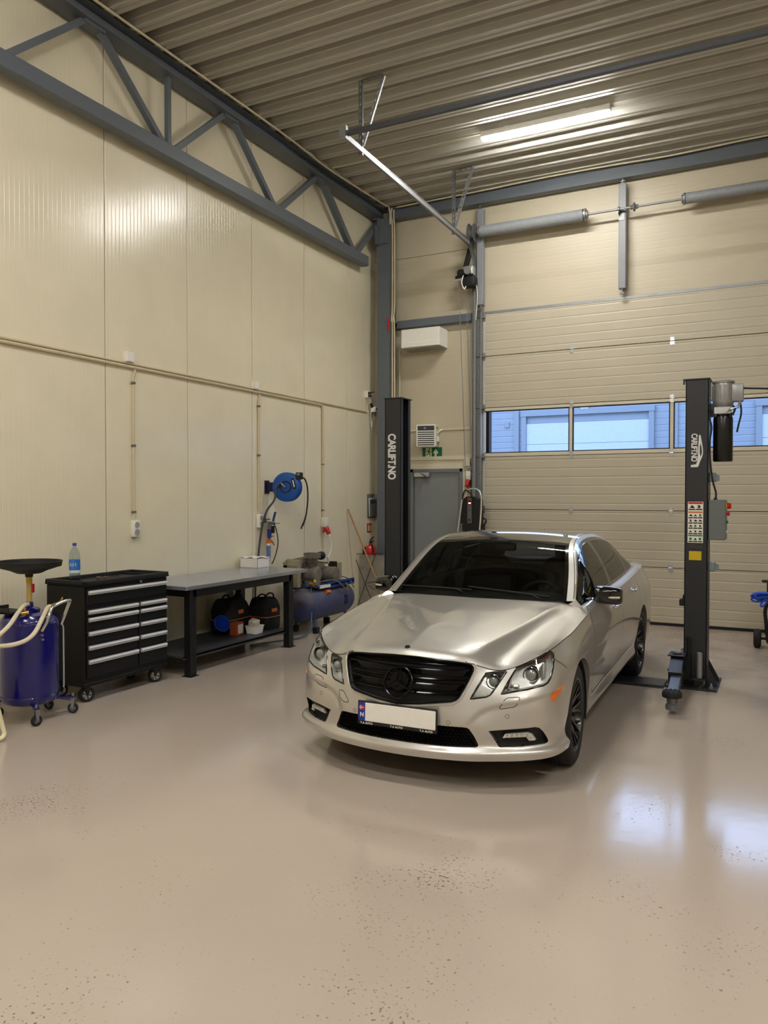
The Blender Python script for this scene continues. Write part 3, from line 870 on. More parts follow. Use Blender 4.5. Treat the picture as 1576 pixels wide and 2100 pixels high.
# stations run round the car from the middle of the nose to the middle of the tail; rails run bottom to top
RA = [(0, -.862, .190), (.2, -.854, .192), (.43, -.818, .197), (.57, -.765, .200), (.72, -.68, .200), (.835, -.59, .205), (.905, -.47, .215), (.89, 0, .20), (.872, .42, .215), (.862, .9, .215), (.862, 1.45, .215), (.862, 2.0, .22), (.872, 2.45, .225), (.89, 2.874, .22), (.89, 3.3, .25), (.865, 3.68, .26), (.735, 3.92, .27), (.4, 3.985, .27), (0, 3.995, .27)]
RB = [(0, -.876, .232), (.2, -.868, .234), (.43, -.832, .243), (.57, -.782, .246), (.72, -.698, .246), (.848, -.60, .248), (.917, -.47, .256), (.905, 0, .25), (.895, .42, .275), (.895, .9, .275), (.895, 1.45, .278), (.895, 2.0, .285), (.90, 2.45, .29), (.905, 2.874, .28), (.905, 3.3, .30), (.88, 3.68, .32), (.75, 3.935, .33), (.4, 4.0, .33), (0, 4.01, .33)]
RC = [(0, -.856, .262), (.2, -.847, .263), (.43, -.803, .272), (.57, -.752, .276), (.72, -.664, .276), (.83, -.565, .278), (.893, -.45, .285), (.90, 0, .29), (.893, .42, .33), (.884, .9, .335), (.884, 1.45, .34), (.884, 2.0, .345), (.893, 2.45, .35), (.905, 2.874, .34), (.908, 3.3, .36), (.885, 3.68, .38), (.755, 3.945, .39), (.4, 4.01, .39), (0, 4.02, .39)]
RD = [(0, -.880, .415), (.2, -.866, .415), (.43, -.817, .405), (.57, -.752, .40), (.72, -.686, .405), (.83, -.598, .415), (.897, -.45, .43), (.918, 0, .45), (.905, .42, .45), (.903, .9, .455), (.905, 1.45, .46), (.905, 2.0, .465), (.912, 2.45, .465), (.918, 2.874, .46), (.918, 3.3, .48), (.895, 3.68, .50), (.765, 3.96, .52), (.4, 4.02, .53), (0, 4.03, .53)]
RE = [(0, -.890, .505), (.2, -.866, .508), (.40, -.800, .530), (.55, -.742, .535), (.71, -.692, .545), (.83, -.598, .555), (.900, -.43, .57), (.924, 0, .59), (.918, .42, .60), (.921, .9, .61), (.923, 1.45, .62), (.923, 2.0, .625), (.925, 2.45, .63), (.927, 2.874, .63), (.922, 3.3, .64), (.897, 3.68, .66), (.765, 3.965, .68), (.4, 4.02, .68), (0, 4.03, .68)]
RF = [(0, -.862, .635), (.2, -.842, .638), (.40, -.768, .640), (.54, -.700, .648), (.70, -.628, .655), (.825, -.535, .665), (.893, -.39, .69), (.915, 0, .73), (.917, .42, .75), (.922, .9, .76), (.925, 1.45, .775), (.925, 2.0, .785), (.925, 2.45, .80), (.922, 2.874, .81), (.912, 3.3, .82), (.875, 3.68, .84), (.72, 3.93, .86), (.4, 3.98, .86), (0, 3.99, .86)]
RG = [(0, -.785, .788), (.2, -.776, .786), (.39, -.735, .766), (.52, -.655, .718), (.655, -.590, .735), (.795, -.44, .806), (.842, -.25, .842), (.865, 0, .872), (.872, .42, .925), (.872, .9, .958), (.876, 1.45, .975), (.878, 2.0, .990), (.872, 2.45, 1.004), (.858, 2.874, 1.015), (.835, 3.3, 1.02), (.79, 3.66, 1.03), (.66, 3.87, 1.04), (.38, 3.925, 1.05), (0, 3.94, 1.055)]
RAILS = [np.array(r) for r in (RA, RB, RC, RD, RE, RF, RG)]
mid = RAILS[4]
T_ = np.r_[0, np.cumsum(np.linalg.norm(np.diff(mid, axis=0), axis=1))]
# denser sampling round the nose and the corners
US = []
for i in range(len(T_) - 1):
    n_ = 12 if i < 6 else 14
    US += list(np.linspace(T_[i], T_[i + 1], n_, endpoint=False))
US.append(T_[-1])
US = np.array(US)
def rail_eval(r):
    # mirror two stations either end so that the body is smooth across the centre line
    ext = np.vstack([r[2] * (-1, 1, 1), r[1] * (-1, 1, 1), r, r[-2] * (-1, 1, 1), r[-3] * (-1, 1, 1)])
    tt = np.r_[-T_[2], -T_[1], T_, 2 * T_[-1] - T_[-2], 2 * T_[-1] - T_[-3]]
    return spl(tt, ext)(US)
RE_ = np.array([rail_eval(r) for r in RAILS])
RE_[:, 0, 0] = 0; RE_[:, -1, 0] = 0
WRAP = hermite_rows(RE_, [4, 4, 12, 14, 14, 14])
# pressed crease across the bumper: the face below it lies a little deeper
_cx = [.40, .435, .48, .532, .60, .696, .819, .88]; _cz = [.40, .437, .486, .515, .535, .553, .583, .60]
for a in range(WRAP.shape[0]):
    for c in range(WRAP.shape[1]):
        x_, y_, z_ = WRAP[a, c]
        if y_ < -.36 and .41 < x_ < .905:
            d_ = np.interp(x_, _cx, _cz) - z_
            if 0 < d_ < .17:
                f_ = .020 * min(1, d_ / .022) * max(0, 1 - d_ / .17) * min(1, (x_ - .41) / .05) * min(1, max(0, (-.36 - y_) / .12))
                WRAP[a, c, 1] += f_; WRAP[a, c, 0] -= f_ * .5 * max(0, (x_ - .7) / .2)
iu = lambda k_: k_ * 12 if k_ <= 6 else 72 + (k_ - 6) * 14
G_ = WRAP[-1]

# bonnet
NB = 49
h_front = resample(G_[:iu(5) + 1], NB)
h_side = resample(G_[iu(5):iu(8) + 1], 61)
cowl_p = [(0, .535, .985), (.25, .545, .986), (.5, .565, .985), (.70, .575, .976), (.80, .52, .952), (.872, .42, .925)]
cowl = resample(cowl_p, NB)
cline = resample([(0, -.785, .788), (0, -.765, .812), (0, -.72, .832), (0, -.60, .862), (0, -.3, .912), (0, .1, .955), (0, .535, .985)], 61)
HOOD = coons(h_front, cowl, cline, h_side)
# pressed creases: centre panel stands proud, line runs from the grille corner to the screen pillar; second line along the wing
for a in range(HOOD.shape[0]):
    for c in range(HOOD.shape[1]):
        x_, y_, z_ = HOOD[a, c]
        f = c / (HOOD.shape[1] - 1)
        xc = .40 + .28 * f
        amp = .020 * min(1, f * 5) * min(1, (1 - f) * 5)
        if x_ < xc:
            d_ = max(0.0, 1 - (xc - x_) / .20) ** 2
            HOOD[a, c, 2] += amp * d_
        else:
            d_ = max(0.0, 1 - (x_ - xc) / .11) ** 2
            HOOD[a, c, 2] += amp * (1.5 * d_ - .5) * min(1, max(0, (.87 - x_) / .1) + (0 if x_ > .86 else .0))
        e_ = a / (HOOD.shape[0] - 1)
        if 0 < a < HOOD.shape[0] - 1:
            HOOD[a, c, 2] += .012 * math.sin(PI * min(1, f)) * (e_ ** 6) * (1 - e_) * 6

# greenhouse: centre line, roof rail, belt
s_knots = 7
CL = [(0, .55, .985), (0, .92, 1.205), (0, 1.27, 1.398), (0, 1.75, 1.462), (0, 2.3, 1.435), (0, 2.72, 1.335), (0, 3.25, 1.085)]
RR = [(.755, .575, .998), (.690, .90, 1.205), (.615, 1.235, 1.378), (.588, 1.75, 1.432), (.592, 2.3, 1.402), (.625, 2.72, 1.300), (.715, 3.22, 1.055)]
NS = 97
CLd = spl(range(7), CL)(np.linspace(0, 6, NS)); RRd = spl(range(7), RR)(np.linspace(0, 6, NS))
NT_ = 25
GH = np.zeros((NS, NT_, 3))
for i in range(NS):
    for j in range(NT_):
        q = j / (NT_ - 1)
        p = CLd[i] * (1 - q) + RRd[i] * q
        # convex crown: stays high in the middle, turns down at the rail
        p = p.copy()
        bow = (1 - q ** 2.2) - (1 - q)
        p[1] += (CLd[i] - RRd[i])[1] * bow * .9
        p[2] += (CLd[i] - RRd[i])[2] * bow * .95
        GH[i, j] = p
# side glazing sheet from the belt to the roof rail
belt_pts = np.array([(.800, .54, .968), (.812, .90, .988), (.818, 1.27, .998), (.820, 1.75, 1.010), (.815, 2.3, 1.024), (.800, 2.72, 1.036), (.765, 3.25, 1.045)])
BEd = spl(range(7), belt_pts)(np.linspace(0, 6, NS))
SG = np.zeros((NS, 17, 3))
for i in range(NS):
    for j in range(17):
        q = j / 16
        p = BEd[i] * (1 - q) + RRd[i] * q
        out = .028 * math.sin(PI * q) * min(1, 4 * i / NS)
        p[0] += out
        SG[i, j] = p
# shoulder strip from the wrap's top rail to the belt
k8 = iu(8)
NSH = 70
_lo = resample(G_[iu(8):iu(14) + 1], NSH)
_hi = resample(np.vstack([[(.800, .54, .968)], belt_pts[1:-1], [(.765, 3.25, 1.045)]]), NSH)
SH = np.zeros((NSH, 7, 3))
for i in range(NSH):
    for j in range(7):
        q = j / 6
        p = _lo[i] * (1 - q) + _hi[i] * q
        p[2] += .012 * math.sin(PI * q)
        SH[i, j] = p
# boot lid: from the last rows of the shoulder to the middle
_c0 = resample([(0, 3.25, 1.085), (.3, 3.25, 1.082), (.715, 3.22, 1.055), (.765, 3.25, 1.045), tuple(_lo[-1])], 25)
_c1 = resample([(0, 3.94, 1.055), (.38, 3.925, 1.05), (.66, 3.87, 1.04)], 25)
_d0 = resample([(0, 3.25, 1.085), (0, 3.6, 1.085), (0, 3.94, 1.055)], 21)
_d1 = resample([tuple(_lo[-1])] + [tuple(p) for p in G_[iu(14) + 4:iu(16):4]] + [(.66, 3.87, 1.04)], 21)
BOOT = coons(_c0, _c1, _d0, _d1)

def grid_bm(A, bm=None):
    bm = bm or bmesh.new()
    V = [[bm.verts.new(p) for p in r] for r in A]
    for i in range(len(V) - 1):
        for j in range(len(V[0]) - 1):
            try:
                bm.faces.new((V[i][j], V[i][j + 1], V[i + 1][j + 1], V[i + 1][j]))
            except ValueError:
                pass
    return bm
def poly_round(poly, r, n=4):
    """round the corners of a polygon"""
    out = []
    N = len(poly)
    for i in range(N):
        p = Vector(poly[i]); a = Vector(poly[i - 1]); c = Vector(poly[(i + 1) % N])
        rr = r[i] if isinstance(r, (list, tuple)) else r
        da = (a - p); dc = (c - p)
        ra = min(rr, da.length * .45); rc = min(rr, dc.length * .45)
        A = p + da.normalized() * ra; C = p + dc.normalized() * rc
        for k_ in range(n + 1):
            t_ = k_ / n
            out.append(tuple(A * (1 - t_) ** 2 + p * 2 * t_ * (1 - t_) + C * t_ * t_))
    return out
def ccw(poly):
    s_ = sum(poly[i - 1][0] * poly[i][1] - poly[i][0] * poly[i - 1][1] for i in range(len(poly)))
    return poly if s_ > 0 else poly[::-1]
def cut_faces(bm, poly, ax, cond):
    """cut a convex polygon (in the two axes ax) through the faces that meet cond; returns the faces inside"""
    poly = ccw(list(poly))
    u, v = ax
    pad = .05
    lo = [min(p[i] for p in poly) - pad for i in (0, 1)]; hi = [max(p[i] for p in poly) + pad for i in (0, 1)]
    ins = [f for f in bm.faces if cond(f.calc_center_median()) and lo[0] < f.calc_center_median()[u] < hi[0] and lo[1] < f.calc_center_median()[v] < hi[1]]
    for i in range(len(poly)):
        a, c = poly[i - 1], poly[i]
        e = (c[0] - a[0], c[1] - a[1])
        L = math.hypot(*e)
        if L < 1e-7:
            continue
        nin = (-e[1] / L, e[0] / L)
        no = Vector((0, 0, 0)); no[u] = nin[0]; no[v] = nin[1]
        co = Vector((0, 0, 0)); co[u] = a[0]; co[v] = a[1]
        ge = {x for f in ins for x in (f, *f.edges, *f.verts)}
        r_ = bmesh.ops.bisect_plane(bm, geom=list(ge), dist=1e-6, plane_co=co, plane_no=no)
        fs = {x for x in r_['geom'] if isinstance(x, bmesh.types.BMFace)}
        ins = [f for f in fs if f.is_valid and (f.calc_center_median() - co).dot(no) > 0]
    return ins
def take(bm, faces, delete=True):
    """move faces to a new bmesh"""
    nb = bmesh.new()
    mp = {}
    for f in faces:
        vs = []
        for v in f.verts:
            if v not in mp:
                mp[v] = nb.verts.new(v.co)
            vs.append(mp[v])
        nb.faces.new(vs)
    if delete:
        bmesh.ops.delete(bm, geom=list(faces), context='FACES')
    return nb
def clone(bm):
    return bm.copy()
def mirror_bm(bm):
    nb = bm.copy()
    for v in nb.verts:
        v.co.x = -v.co.x
    bmesh.ops.reverse_faces(nb, faces=nb.faces)
    return nb
def orient_out(bm, c=(0, 1.5, .6)):
    bmesh.ops.recalc_face_normals(bm, faces=bm.faces)
    c = Vector(c)
    s_ = sum((f.calc_center_median() - c).dot(f.normal) * f.calc_area() for f in bm.faces)
    if s_ < 0:
        bmesh.ops.reverse_faces(bm, faces=bm.faces)
def finish(bm, name, m_, parent, smooth=50, solid=0.0, off=-1):
    me = bpy.data.meshes.new(name)
    bm.to_mesh(me); bm.free()
    for q in (m_ if isinstance(m_, (list, tuple)) else [m_]):
        me.materials.append(q)
    me.polygons.foreach_set('use_smooth', [True] * len(me.polygons))
    me.set_sharp_from_angle(angle=math.radians(smooth))
    o = bpy.data.objects.new(name, me); COL.objects.link(o)
    if parent is not None:
        o.parent = parent
    if solid:
        md = o.modifiers.new('skin', 'SOLIDIFY'); md.thickness = solid; md.offset = off
    return o
def both(bm, name, m_, parent, **kw):
    mb = mirror_bm(bm)
    return finish(bm, name, m_, parent, **kw), finish(mb, name, m_, parent, **kw)
def join_mirror(bm):
    me = bpy.data.meshes.new('tmp')
    mb = mirror_bm(bm); mb.to_mesh(me); mb.free()
    bm.from_mesh(me)
    bpy.data.meshes.remove(me)
    bmesh.ops.remove_doubles(bm, verts=bm.verts, dist=2e-4)
    return bm

# ---- paints
M_paint = mat('silver_metallic_paint', S(200, 197, 191), 0.30, metal=0.8, noise=0.0, coat=1.0, coat_rough=0.015)
M_paint.node_tree.nodes['Principled BSDF'].inputs['Coat IOR'].default_value = 1.6
k = NT(M_paint); tc = k.n('ShaderNodeTexCoord'); nz = k.n('ShaderNodeTexNoise', Scale=1400.0, Detail=1.0); k.l(tc.outputs['Object'], nz.inputs['Vector'])
rp = k.n('ShaderNodeMapRange'); rp.inputs['To Min'].default_value = 0.32; rp.inputs['To Max'].default_value = 0.48; k.l(nz.outputs['Fac'], rp.inputs['Value']); k.l(rp.outputs[0], k.b.inputs['Roughness'])
M_gloss = mat('gloss_black', S(10, 10, 11), 0.08, noise=0.0, coat=0.5)
M_gap = mat('panel_gap', S(14, 14, 14), 0.8, noise=0.1)
M_dark = mat('dark_underbody', S(14, 14, 15), 0.8, noise=0.15)
def thin_glass(name, tint, refl_rough=0.0, ior=1.5, boost=1.0):
    m = bpy.data.materials.new(name); m.use_nodes = True
    t = m.node_tree; t.nodes.clear()
    out = t.nodes.new('ShaderNodeOutputMaterial'); mix = t.nodes.new('ShaderNodeMixShader'); tr = t.nodes.new('ShaderNodeBsdfTransparent'); gl = t.nodes.new('ShaderNodeBsdfGlossy'); fr = t.nodes.new('ShaderNodeFresnel')
    nz = t.nodes.new('ShaderNodeTexNoise'); nz.inputs['Scale'].default_value = 3.0
    mxx = t.nodes.new('ShaderNodeMixRGB'); mxx.inputs[1].default_value = (*tint, 1); mxx.inputs[2].default_value = (*[c * .93 for c in tint], 1)
    t.links.new(nz.outputs['Fac'], mxx.inputs[0]); t.links.new(mxx.outputs[0], tr.inputs[0])
    fr.inputs[0].default_value = ior; gl.inputs['Roughness'].default_value = refl_rough
    mul = t.nodes.new('ShaderNodeMath'); mul.operation = 'MULTIPLY'; mul.use_clamp = True; mul.inputs[1].default_value = boost
    geo = t.nodes.new('ShaderNodeNewGeometry'); mi = t.nodes.new('ShaderNodeMix'); mi.data_type = 'FLOAT'
    mi.inputs[2].default_value = ior; mi.inputs[3].default_value = 1 / ior
    t.links.new(geo.outputs['Backfacing'], mi.inputs[0]); t.links.new(mi.outputs[0], fr.inputs[0])
    t.links.new(fr.outputs[0], mul.inputs[0])
    t.links.new(mul.outputs[0], mix.inputs[0]); t.links.new(tr.outputs[0], mix.inputs[1]); t.links.new(gl.outputs[0], mix.inputs[2]); t.links.new(mix.outputs[0], out.inputs[0])
    MATS[name] = m
    return m
M_screen = thin_glass('windscreen_glass', (.42, .46, .43))
M_tint = thin_glass('tinted_side_glass', (.10, .11, .11))
M_lampglass = thin_glass('lamp_cover', (.93, .94, .94))
M_roofglass = mat('black_roof_glass', S(16, 16, 18), 0.05, noise=0, coat=1.0)
M_reflect = mat('lamp_reflector', S(226, 226, 220), 0.30, metal=0.6, noise=0.2, nscale=25)
M_grb = mat('grille_black', S(6, 6, 7), 0.14, noise=0, spec=0.25)
M_projlens = mat('projector_lens', S(150, 152, 150), 0.03, metal=0.35, noise=0, coat=1.0)
M_amber = mat('amber_plastic', S(222, 112, 16), 0.25, noise=0.1, coat=0.6)
M_drl = mat('running_light_strip', S(222, 222, 214), 0.2, noise=0.05, coat=0.5)

car = thing('car', 'silver saloon car with black grille, roof and mirrors parked in the lift bay', 'car', (-2.12733332, 5.15389573, 0), 0.0246543147)
front_c = lambda c: c.y < -.2
wrap = grid_bm(np.transpose(WRAP, (1, 0, 2)))
orient_out(wrap)
hood = grid_bm(HOOD); bmesh.ops.remove_doubles(hood, verts=hood.verts, dist=1e-5); bmesh.ops.recalc_face_normals(hood, faces=hood.faces)
if sum(f.normal.z for f in hood.faces) < 0: bmesh.ops.reverse_faces(hood, faces=hood.faces)
# a tree of the uncut skin, to lay trim on
def tree_of(*bms):
    vs, fs = [], []
    for bm in bms:
        bm.verts.index_update()
        o = len(vs)
        vs += [v.co.copy() for v in bm.verts]
        fs += [[o + v.index for v in f.verts] for f in bm.faces]
    return BVHTree.FromPolygons(vs, fs)
gh = grid_bm(GH); bmesh.ops.recalc_face_normals(gh, faces=gh.faces)
if sum(f.normal.z for f in gh.faces) < 0: bmesh.ops.reverse_faces(gh, faces=gh.faces)
sg = grid_bm(SG); bmesh.ops.recalc_face_normals(sg, faces=sg.faces)
if sum(f.normal.x for f in sg.faces) < 0: bmesh.ops.reverse_faces(sg, faces=sg.faces)
sh = grid_bm(SH); bmesh.ops.recalc_face_normals(sh, faces=sh.faces)
if sum(f.normal.z for f in sh.faces) < 0: bmesh.ops.reverse_faces(sh, faces=sh.faces)
boot = grid_bm(BOOT); bmesh.ops.remove_doubles(boot, verts=boot.verts, dist=1e-5); bmesh.ops.recalc_face_normals(boot, faces=boot.faces)
if sum(f.normal.z for f in boot.faces) < 0: bmesh.ops.reverse_faces(boot, faces=boot.faces)
# wing top between the bonnet's rear corner, the screen pillar and the belt
_i0 = max(i for i in range(NB) if cowl[i][0] < .715)
_wl = cowl[_i0:]
_wu = resample([tuple(cowl[_i0]), (.755, .575, .998), (.80, .54, .968)], 7)
_wu = np.vstack([_wu[:-1], SH[0][::-1]])
_wu = np.array([_wu[min(len(_wu) - 1, int(round(q * (len(_wu) - 1))))] for q in np.linspace(0, 1, len(_wl))])
wing = grid_bm(np.array([_wl, _wu]))
bmesh.ops.recalc_face_normals(wing, faces=wing.faces)
if sum(f.normal.z for f in wing.faces) < 0: bmesh.ops.reverse_faces(wing, faces=wing.faces)
SKIN = tree_of(wrap, hood, gh, sg, sh, boot, wing)
# ---- trim laid along the skin
def onskin(p, off=0.0):
    r_ = SKIN.find_nearest(Vector(p))
    n_ = r_[1]
    q = r_[0]
    c_ = Vector((0, 1.4, .55))
    if (q - c_).dot(n_) < 0:
        n_ = -n_
    return q + n_ * off, n_
def ribbon(bm, pts, w_, closed=False, step=.02, off=.0008, h=.0):
    P_ = [Vector(p) for p in pts]
    if closed:
        P_ = P_ + [P_[0]]
    D = []
    for i in range(len(P_) - 1):
        n_ = max(1, int((P_[i + 1] - P_[i]).length / step))
        D += [P_[i].lerp(P_[i + 1], q / n_) for q in range(n_)]
    D.append(P_[-1])
    Q = [onskin(p, off) for p in D]
    prev = None
    for i, (q, n_) in enumerate(Q):
        d_ = (Q[min(i + 1, len(Q) - 1)][0] - Q[max(0, i - 1)][0])
        if closed and i in (0, len(Q) - 1):
            d_ = Q[1][0] - Q[-2][0]
        s_ = n_.cross(d_)
        if s_.length < 1e-7:
            continue
        s_ = s_.normalized() * w_ / 2
        row = [q - s_, q - s_ * .5 + n_ * h, q + s_ * .5 + n_ * h, q + s_] if h else [q - s_, q + s_]
        vs = [bm.verts.new(v) for v in row]
        if prev:
            for a in range(len(vs) - 1):
                bm.faces.new((prev[a], prev[a + 1], vs[a + 1], vs[a]))
        prev = vs
    return bm
def strip(name, lines, w_, m_, parent, mirror=True, closed=False, h=0.0, off=.0008, one=False):
    bm = bmesh.new()
    for L in lines:
        ribbon(bm, L, w_, closed=closed, h=h, off=off)
    if mirror:
        mb = mirror_bm(bm)
        if one:
            me = bpy.data.meshes.new('tmp'); mb.to_mesh(me); mb.free(); bm.from_mesh(me); bpy.data.meshes.remove(me); bmesh.ops.remove_doubles(bm, verts=bm.verts, dist=.0012)
        else:
            finish(mb, name, m_, parent)
    return finish(bm, name, m_, parent)
def fr(pts):
    """front-view (x, z) points to 3-D, y from the skin"""
    out = []
    for x_, z_ in pts:
        r_ = SKIN.ray_cast(Vector((x_, -3, z_)), Vector((0, 1, 0)))
        out.append(r_[0] if r_[0] is not None else Vector((x_, -.5, z_)))
    return out
def sd(pts):
    """side-view (y, z) points to 3-D"""
    out = []
    for y_, z_ in pts:
        r_ = SKIN.ray_cast(Vector((3, y_, z_)), Vector((-1, 0, 0)))
        out.append(r_[0] if r_[0] is not None else Vector((.9, y_, z_)))
    return out
def tp(pts):
    out = []
    for x_, y_ in pts:
        r_ = SKIN.ray_cast(Vector((x_, y_, 3)), Vector((0, 0, -1)))
        out.append(r_[0])
    return out

# ---- glazing and pillars, split by rows and columns of the greenhouse sheets
def region(A, test):
    bm = bmesh.new()
    n, m_ = A.shape[:2]
    V = {}
    for i in range(n - 1):
        for j in range(m_ - 1):
            if test(i, j):
                vs = []
                for a, c in ((i, j), (i, j + 1), (i + 1, j + 1), (i + 1, j)):
                    if (a, c) not in V:
                        V[(a, c)] = bm.verts.new(A[a, c])
                    vs.append(V[(a, c)])
                if len({tuple(round(t, 5) for t in v.co) for v in vs}) > 2:
                    bm.faces.new(vs)
    return bm
JP = NT_ - 3
def c_screen(i, j): return 1 <= i < 30 and j < JP - 1
def c_frit(i, j): return i < 32 and j < JP and not c_screen(i, j)
def c_roof(i, j): return 32 <= i < 74 and j < JP
def c_rear(i, j): return 78 <= i < 94 and j < 19
def gh_region(test):
    bm = region(GH, test)
    bmesh.ops.recalc_face_normals(bm, faces=bm.faces)
    if sum(f.normal.z for f in bm.faces) < 0: bmesh.ops.reverse_faces(bm, faces=bm.faces)
    return join_mirror(bm)
scr = finish(gh_region(c_screen), 'windscreen', M_screen, car)
finish(gh_region(c_frit), 'windscreen_border', M_gloss, car)
finish(gh_region(c_roof), 'glass_roof', M_roofglass, car)
finish(gh_region(c_rear), 'rear_window', M_tint, car)
shell = region(GH, lambda i, j: not (c_screen(i, j) or c_frit(i, j) or c_roof(i, j) or c_rear(i, j)))
bmesh.ops.recalc_face_normals(shell, faces=shell.faces)
if sum(f.normal.z for f in shell.faces) < 0: bmesh.ops.reverse_faces(shell, faces=shell.faces)
I0, IB0, IB1, IQ0, IQ1, I1 = 5, 44, 47, 74, 76, 90
def s_glass(i, j):
    return 1 <= j < 14 and (I0 <= i < IB0 or IB1 <= i < IQ0 or IQ1 <= i < I1 - (0))
def s_trim(i, j):
    return I0 - 4 <= i < I1 + 1 and j < 15 and not s_glass(i, j)
def sg_region(test):
    bm = region(SG, test)
    bmesh.ops.recalc_face_normals(bm, faces=bm.faces)
    if sum(f.normal.x for f in bm.faces) < 0: bmesh.ops.reverse_faces(bm, faces=bm.faces)
    return bm
both(sg_region(lambda i, j: s_glass(i, j) and i < IB0), 'front_side_window', M_tint, car)
both(sg_region(lambda i, j: s_glass(i, j) and IB1 <= i < IQ0), 'rear_side_window', M_tint, car)
both(sg_region(lambda i, j: s_glass(i, j) and i >= IQ1), 'quarter_window', M_tint, car)
both(sg_region(s_trim), 'window_surround', M_gloss, car)
def addto(dst, src):
    me = bpy.data.meshes.new('tmp'); src.to_mesh(me); src.free(); dst.from_mesh(me); bpy.data.meshes.remove(me)
addto(shell, sg_region(lambda i, j: not s_glass(i, j) and not s_trim(i, j)))

# ---- openings in the nose
nose = lambda c: c.y < -.25 and c.x < .95
P_outer = [(.597, .590), (.625, .656), (.657, .731), (.70, .774), (.755, .800), (.79, .812), (.815, .812), (.831, .797), (.840, .764), (.846, .715), (.843, .670), (.834, .647), (.815, .634), (.739, .617)]
P_inner = [(.429, .558), (.465, .635), (.495, .700), (.55, .712), (.600, .722), (.604, .708), (.576, .652), (.548, .600), (.535, .583), (.516, .572)]
P_grille = [(-.01, .508), (.139, .521), (.325, .542), (.350, .552), (.366, .570), (.392, .625), (.412, .672), (.427, .715), (.427, .733), (.415, .748), (.389, .757), (.25, .771), (.099, .779), (-.01, .781)]
P_intake = [(-.01, .268), (.30, .270), (.465, .276), (.478, .281), (.480, .292), (.455, .345), (.432, .386), (.420, .395), (.398, .398), (.2, .400), (-.01, .400)]
P_fog = [(.536, .376), (.66, .389), (.785, .400), (.805, .392), (.820, .365), (.838, .305), (.838, .292), (.825, .285), (.70, .281), (.600, .280), (.590, .284)]
cut = {}
for nm_, P_ in (('outer', P_outer), ('inner', P_inner), ('grille', P_grille), ('intake', P_intake), ('fog', P_fog)):
    fs = cut_faces(wrap, P_, (0, 2), nose)
    cut[nm_] = take(wrap, fs)
# wheel arches
ARCH = .362
def circ(cy, r_, n=40):
    return [(cy + r_ * math.cos(2 * PI * i / n), .335 + r_ * math.sin(2 * PI * i / n)) for i in range(n)]
for cy in (0.0, 2.874):
    fs = cut_faces(wrap, circ(cy, ARCH), (1, 2), lambda c: c.x > .6)
    take(wrap, fs).free()
    # everything left below the axle line inside the arch
    dl = [f for f in wrap.faces if abs(f.calc_center_median().y - cy) < ARCH * .985 and f.calc_center_median().z < .335 and f.calc_center_median().x > .6 and (f.calc_center_median() - Vector((f.calc_center_median().x, cy, .335))).length < ARCH]
    bmesh.ops.delete(wrap, geom=dl, context='FACES')
# doors, bumper
side_c = lambda c: c.x > .70 and .2 < c.y < 2.9
addto(shell, sh); addto(shell, boot); addto(shell, wing)
bmesh.ops.remove_doubles(shell, verts=shell.verts, dist=1e-5)
def panel(P_, name):
    nb = bmesh.new()
    for src in (wrap, shell):
        fs = cut_faces(src, P_, (1, 2), lambda c: c.x > .70 and c.z < 1.02)
        q = take(src, fs); addto(nb, q)
    bmesh.ops.remove_doubles(nb, verts=nb.verts, dist=2e-4)
    return nb
doorF = panel([(.455, .60), (.44, .43), (.47, .375), (.52, .36), (1.60, .372), (1.635, .40), (1.665, .60), (1.68, 1.03), (.62, 1.0), (.52, .92)], 'door')
doorR = panel([(1.668, .60), (1.638, .40), (1.66, .375), (2.36, .395), (2.44, .45), (2.52, .62), (2.66, .78), (2.72, .90), (2.74, 1.06), (1.683, 1.03)], 'door')
bumper = take(wrap, cut_faces(wrap, [(-1.0, .1), (-.35, .1), (-.335, .70), (-.43, .775), (-.45, .80), (-.60, .80), (-1.0, .80)], (1, 2), lambda c: c.x < 1.0))
addto(shell, wrap)
bmesh.ops.remove_doubles(shell, verts=shell.verts, dist=2e-4)
def flange(bm, depth, c, keep=None):
    """turn the open rim edges of a skin inwards so that it has thickness"""
    es = [e for e in bm.edges if e.is_boundary and (keep is None or keep(e))]
    r_ = bmesh.ops.extrude_edge_only(bm, edges=es)
    vs = [v for v in r_['geom'] if isinstance(v, bmesh.types.BMVert)]
    return vs
# returned edges of the arches
for cy in (0.0, 2.874):
    es = [e for e in shell.edges if e.is_boundary and all(abs(math.hypot(v.co.y - cy, v.co.z - .335) - ARCH) < .006 and v.co.x > .6 for v in e.verts)]
    r_ = bmesh.ops.extrude_edge_only(shell, edges=es)
    for v in r_['geom']:
        if isinstance(v, bmesh.types.BMVert):
            v.co.x -= .05
for nm_, src in (('bumper', bumper),):
    es = [e for e in src.edges if e.is_boundary and all(v.co.y < -.5 and v.co.x < .86 for v in e.verts) and not all(v.co.x < 1e-4 for v in e.verts) and all(v.co.z < .80 for v in e.verts)]
    es = [e for e in es if not all(v.co.z > .70 and v.co.x > .43 for v in e.verts)]
    r_ = bmesh.ops.extrude_edge_only(src, edges=es)
    for v in r_['geom']:
        if isinstance(v, bmesh.types.BMVert):
            v.co.y += .035
    join_mirror(src)
join_mirror(shell)
body = finish(shell, 'body', M_paint, car, smooth=45)
finish(bumper, 'front_bumper', M_paint, car, smooth=45)
both(doorF, 'front_door', M_paint, car, smooth=45)
both(doorR, 'rear_door', M_paint, car, smooth=45)
join_mirror(hood)
bonnet = finish(hood, 'bonnet', M_paint, car, smooth=30)
doors = [o for o in car.children if o.name.startswith(('front_door', 'rear_door'))]

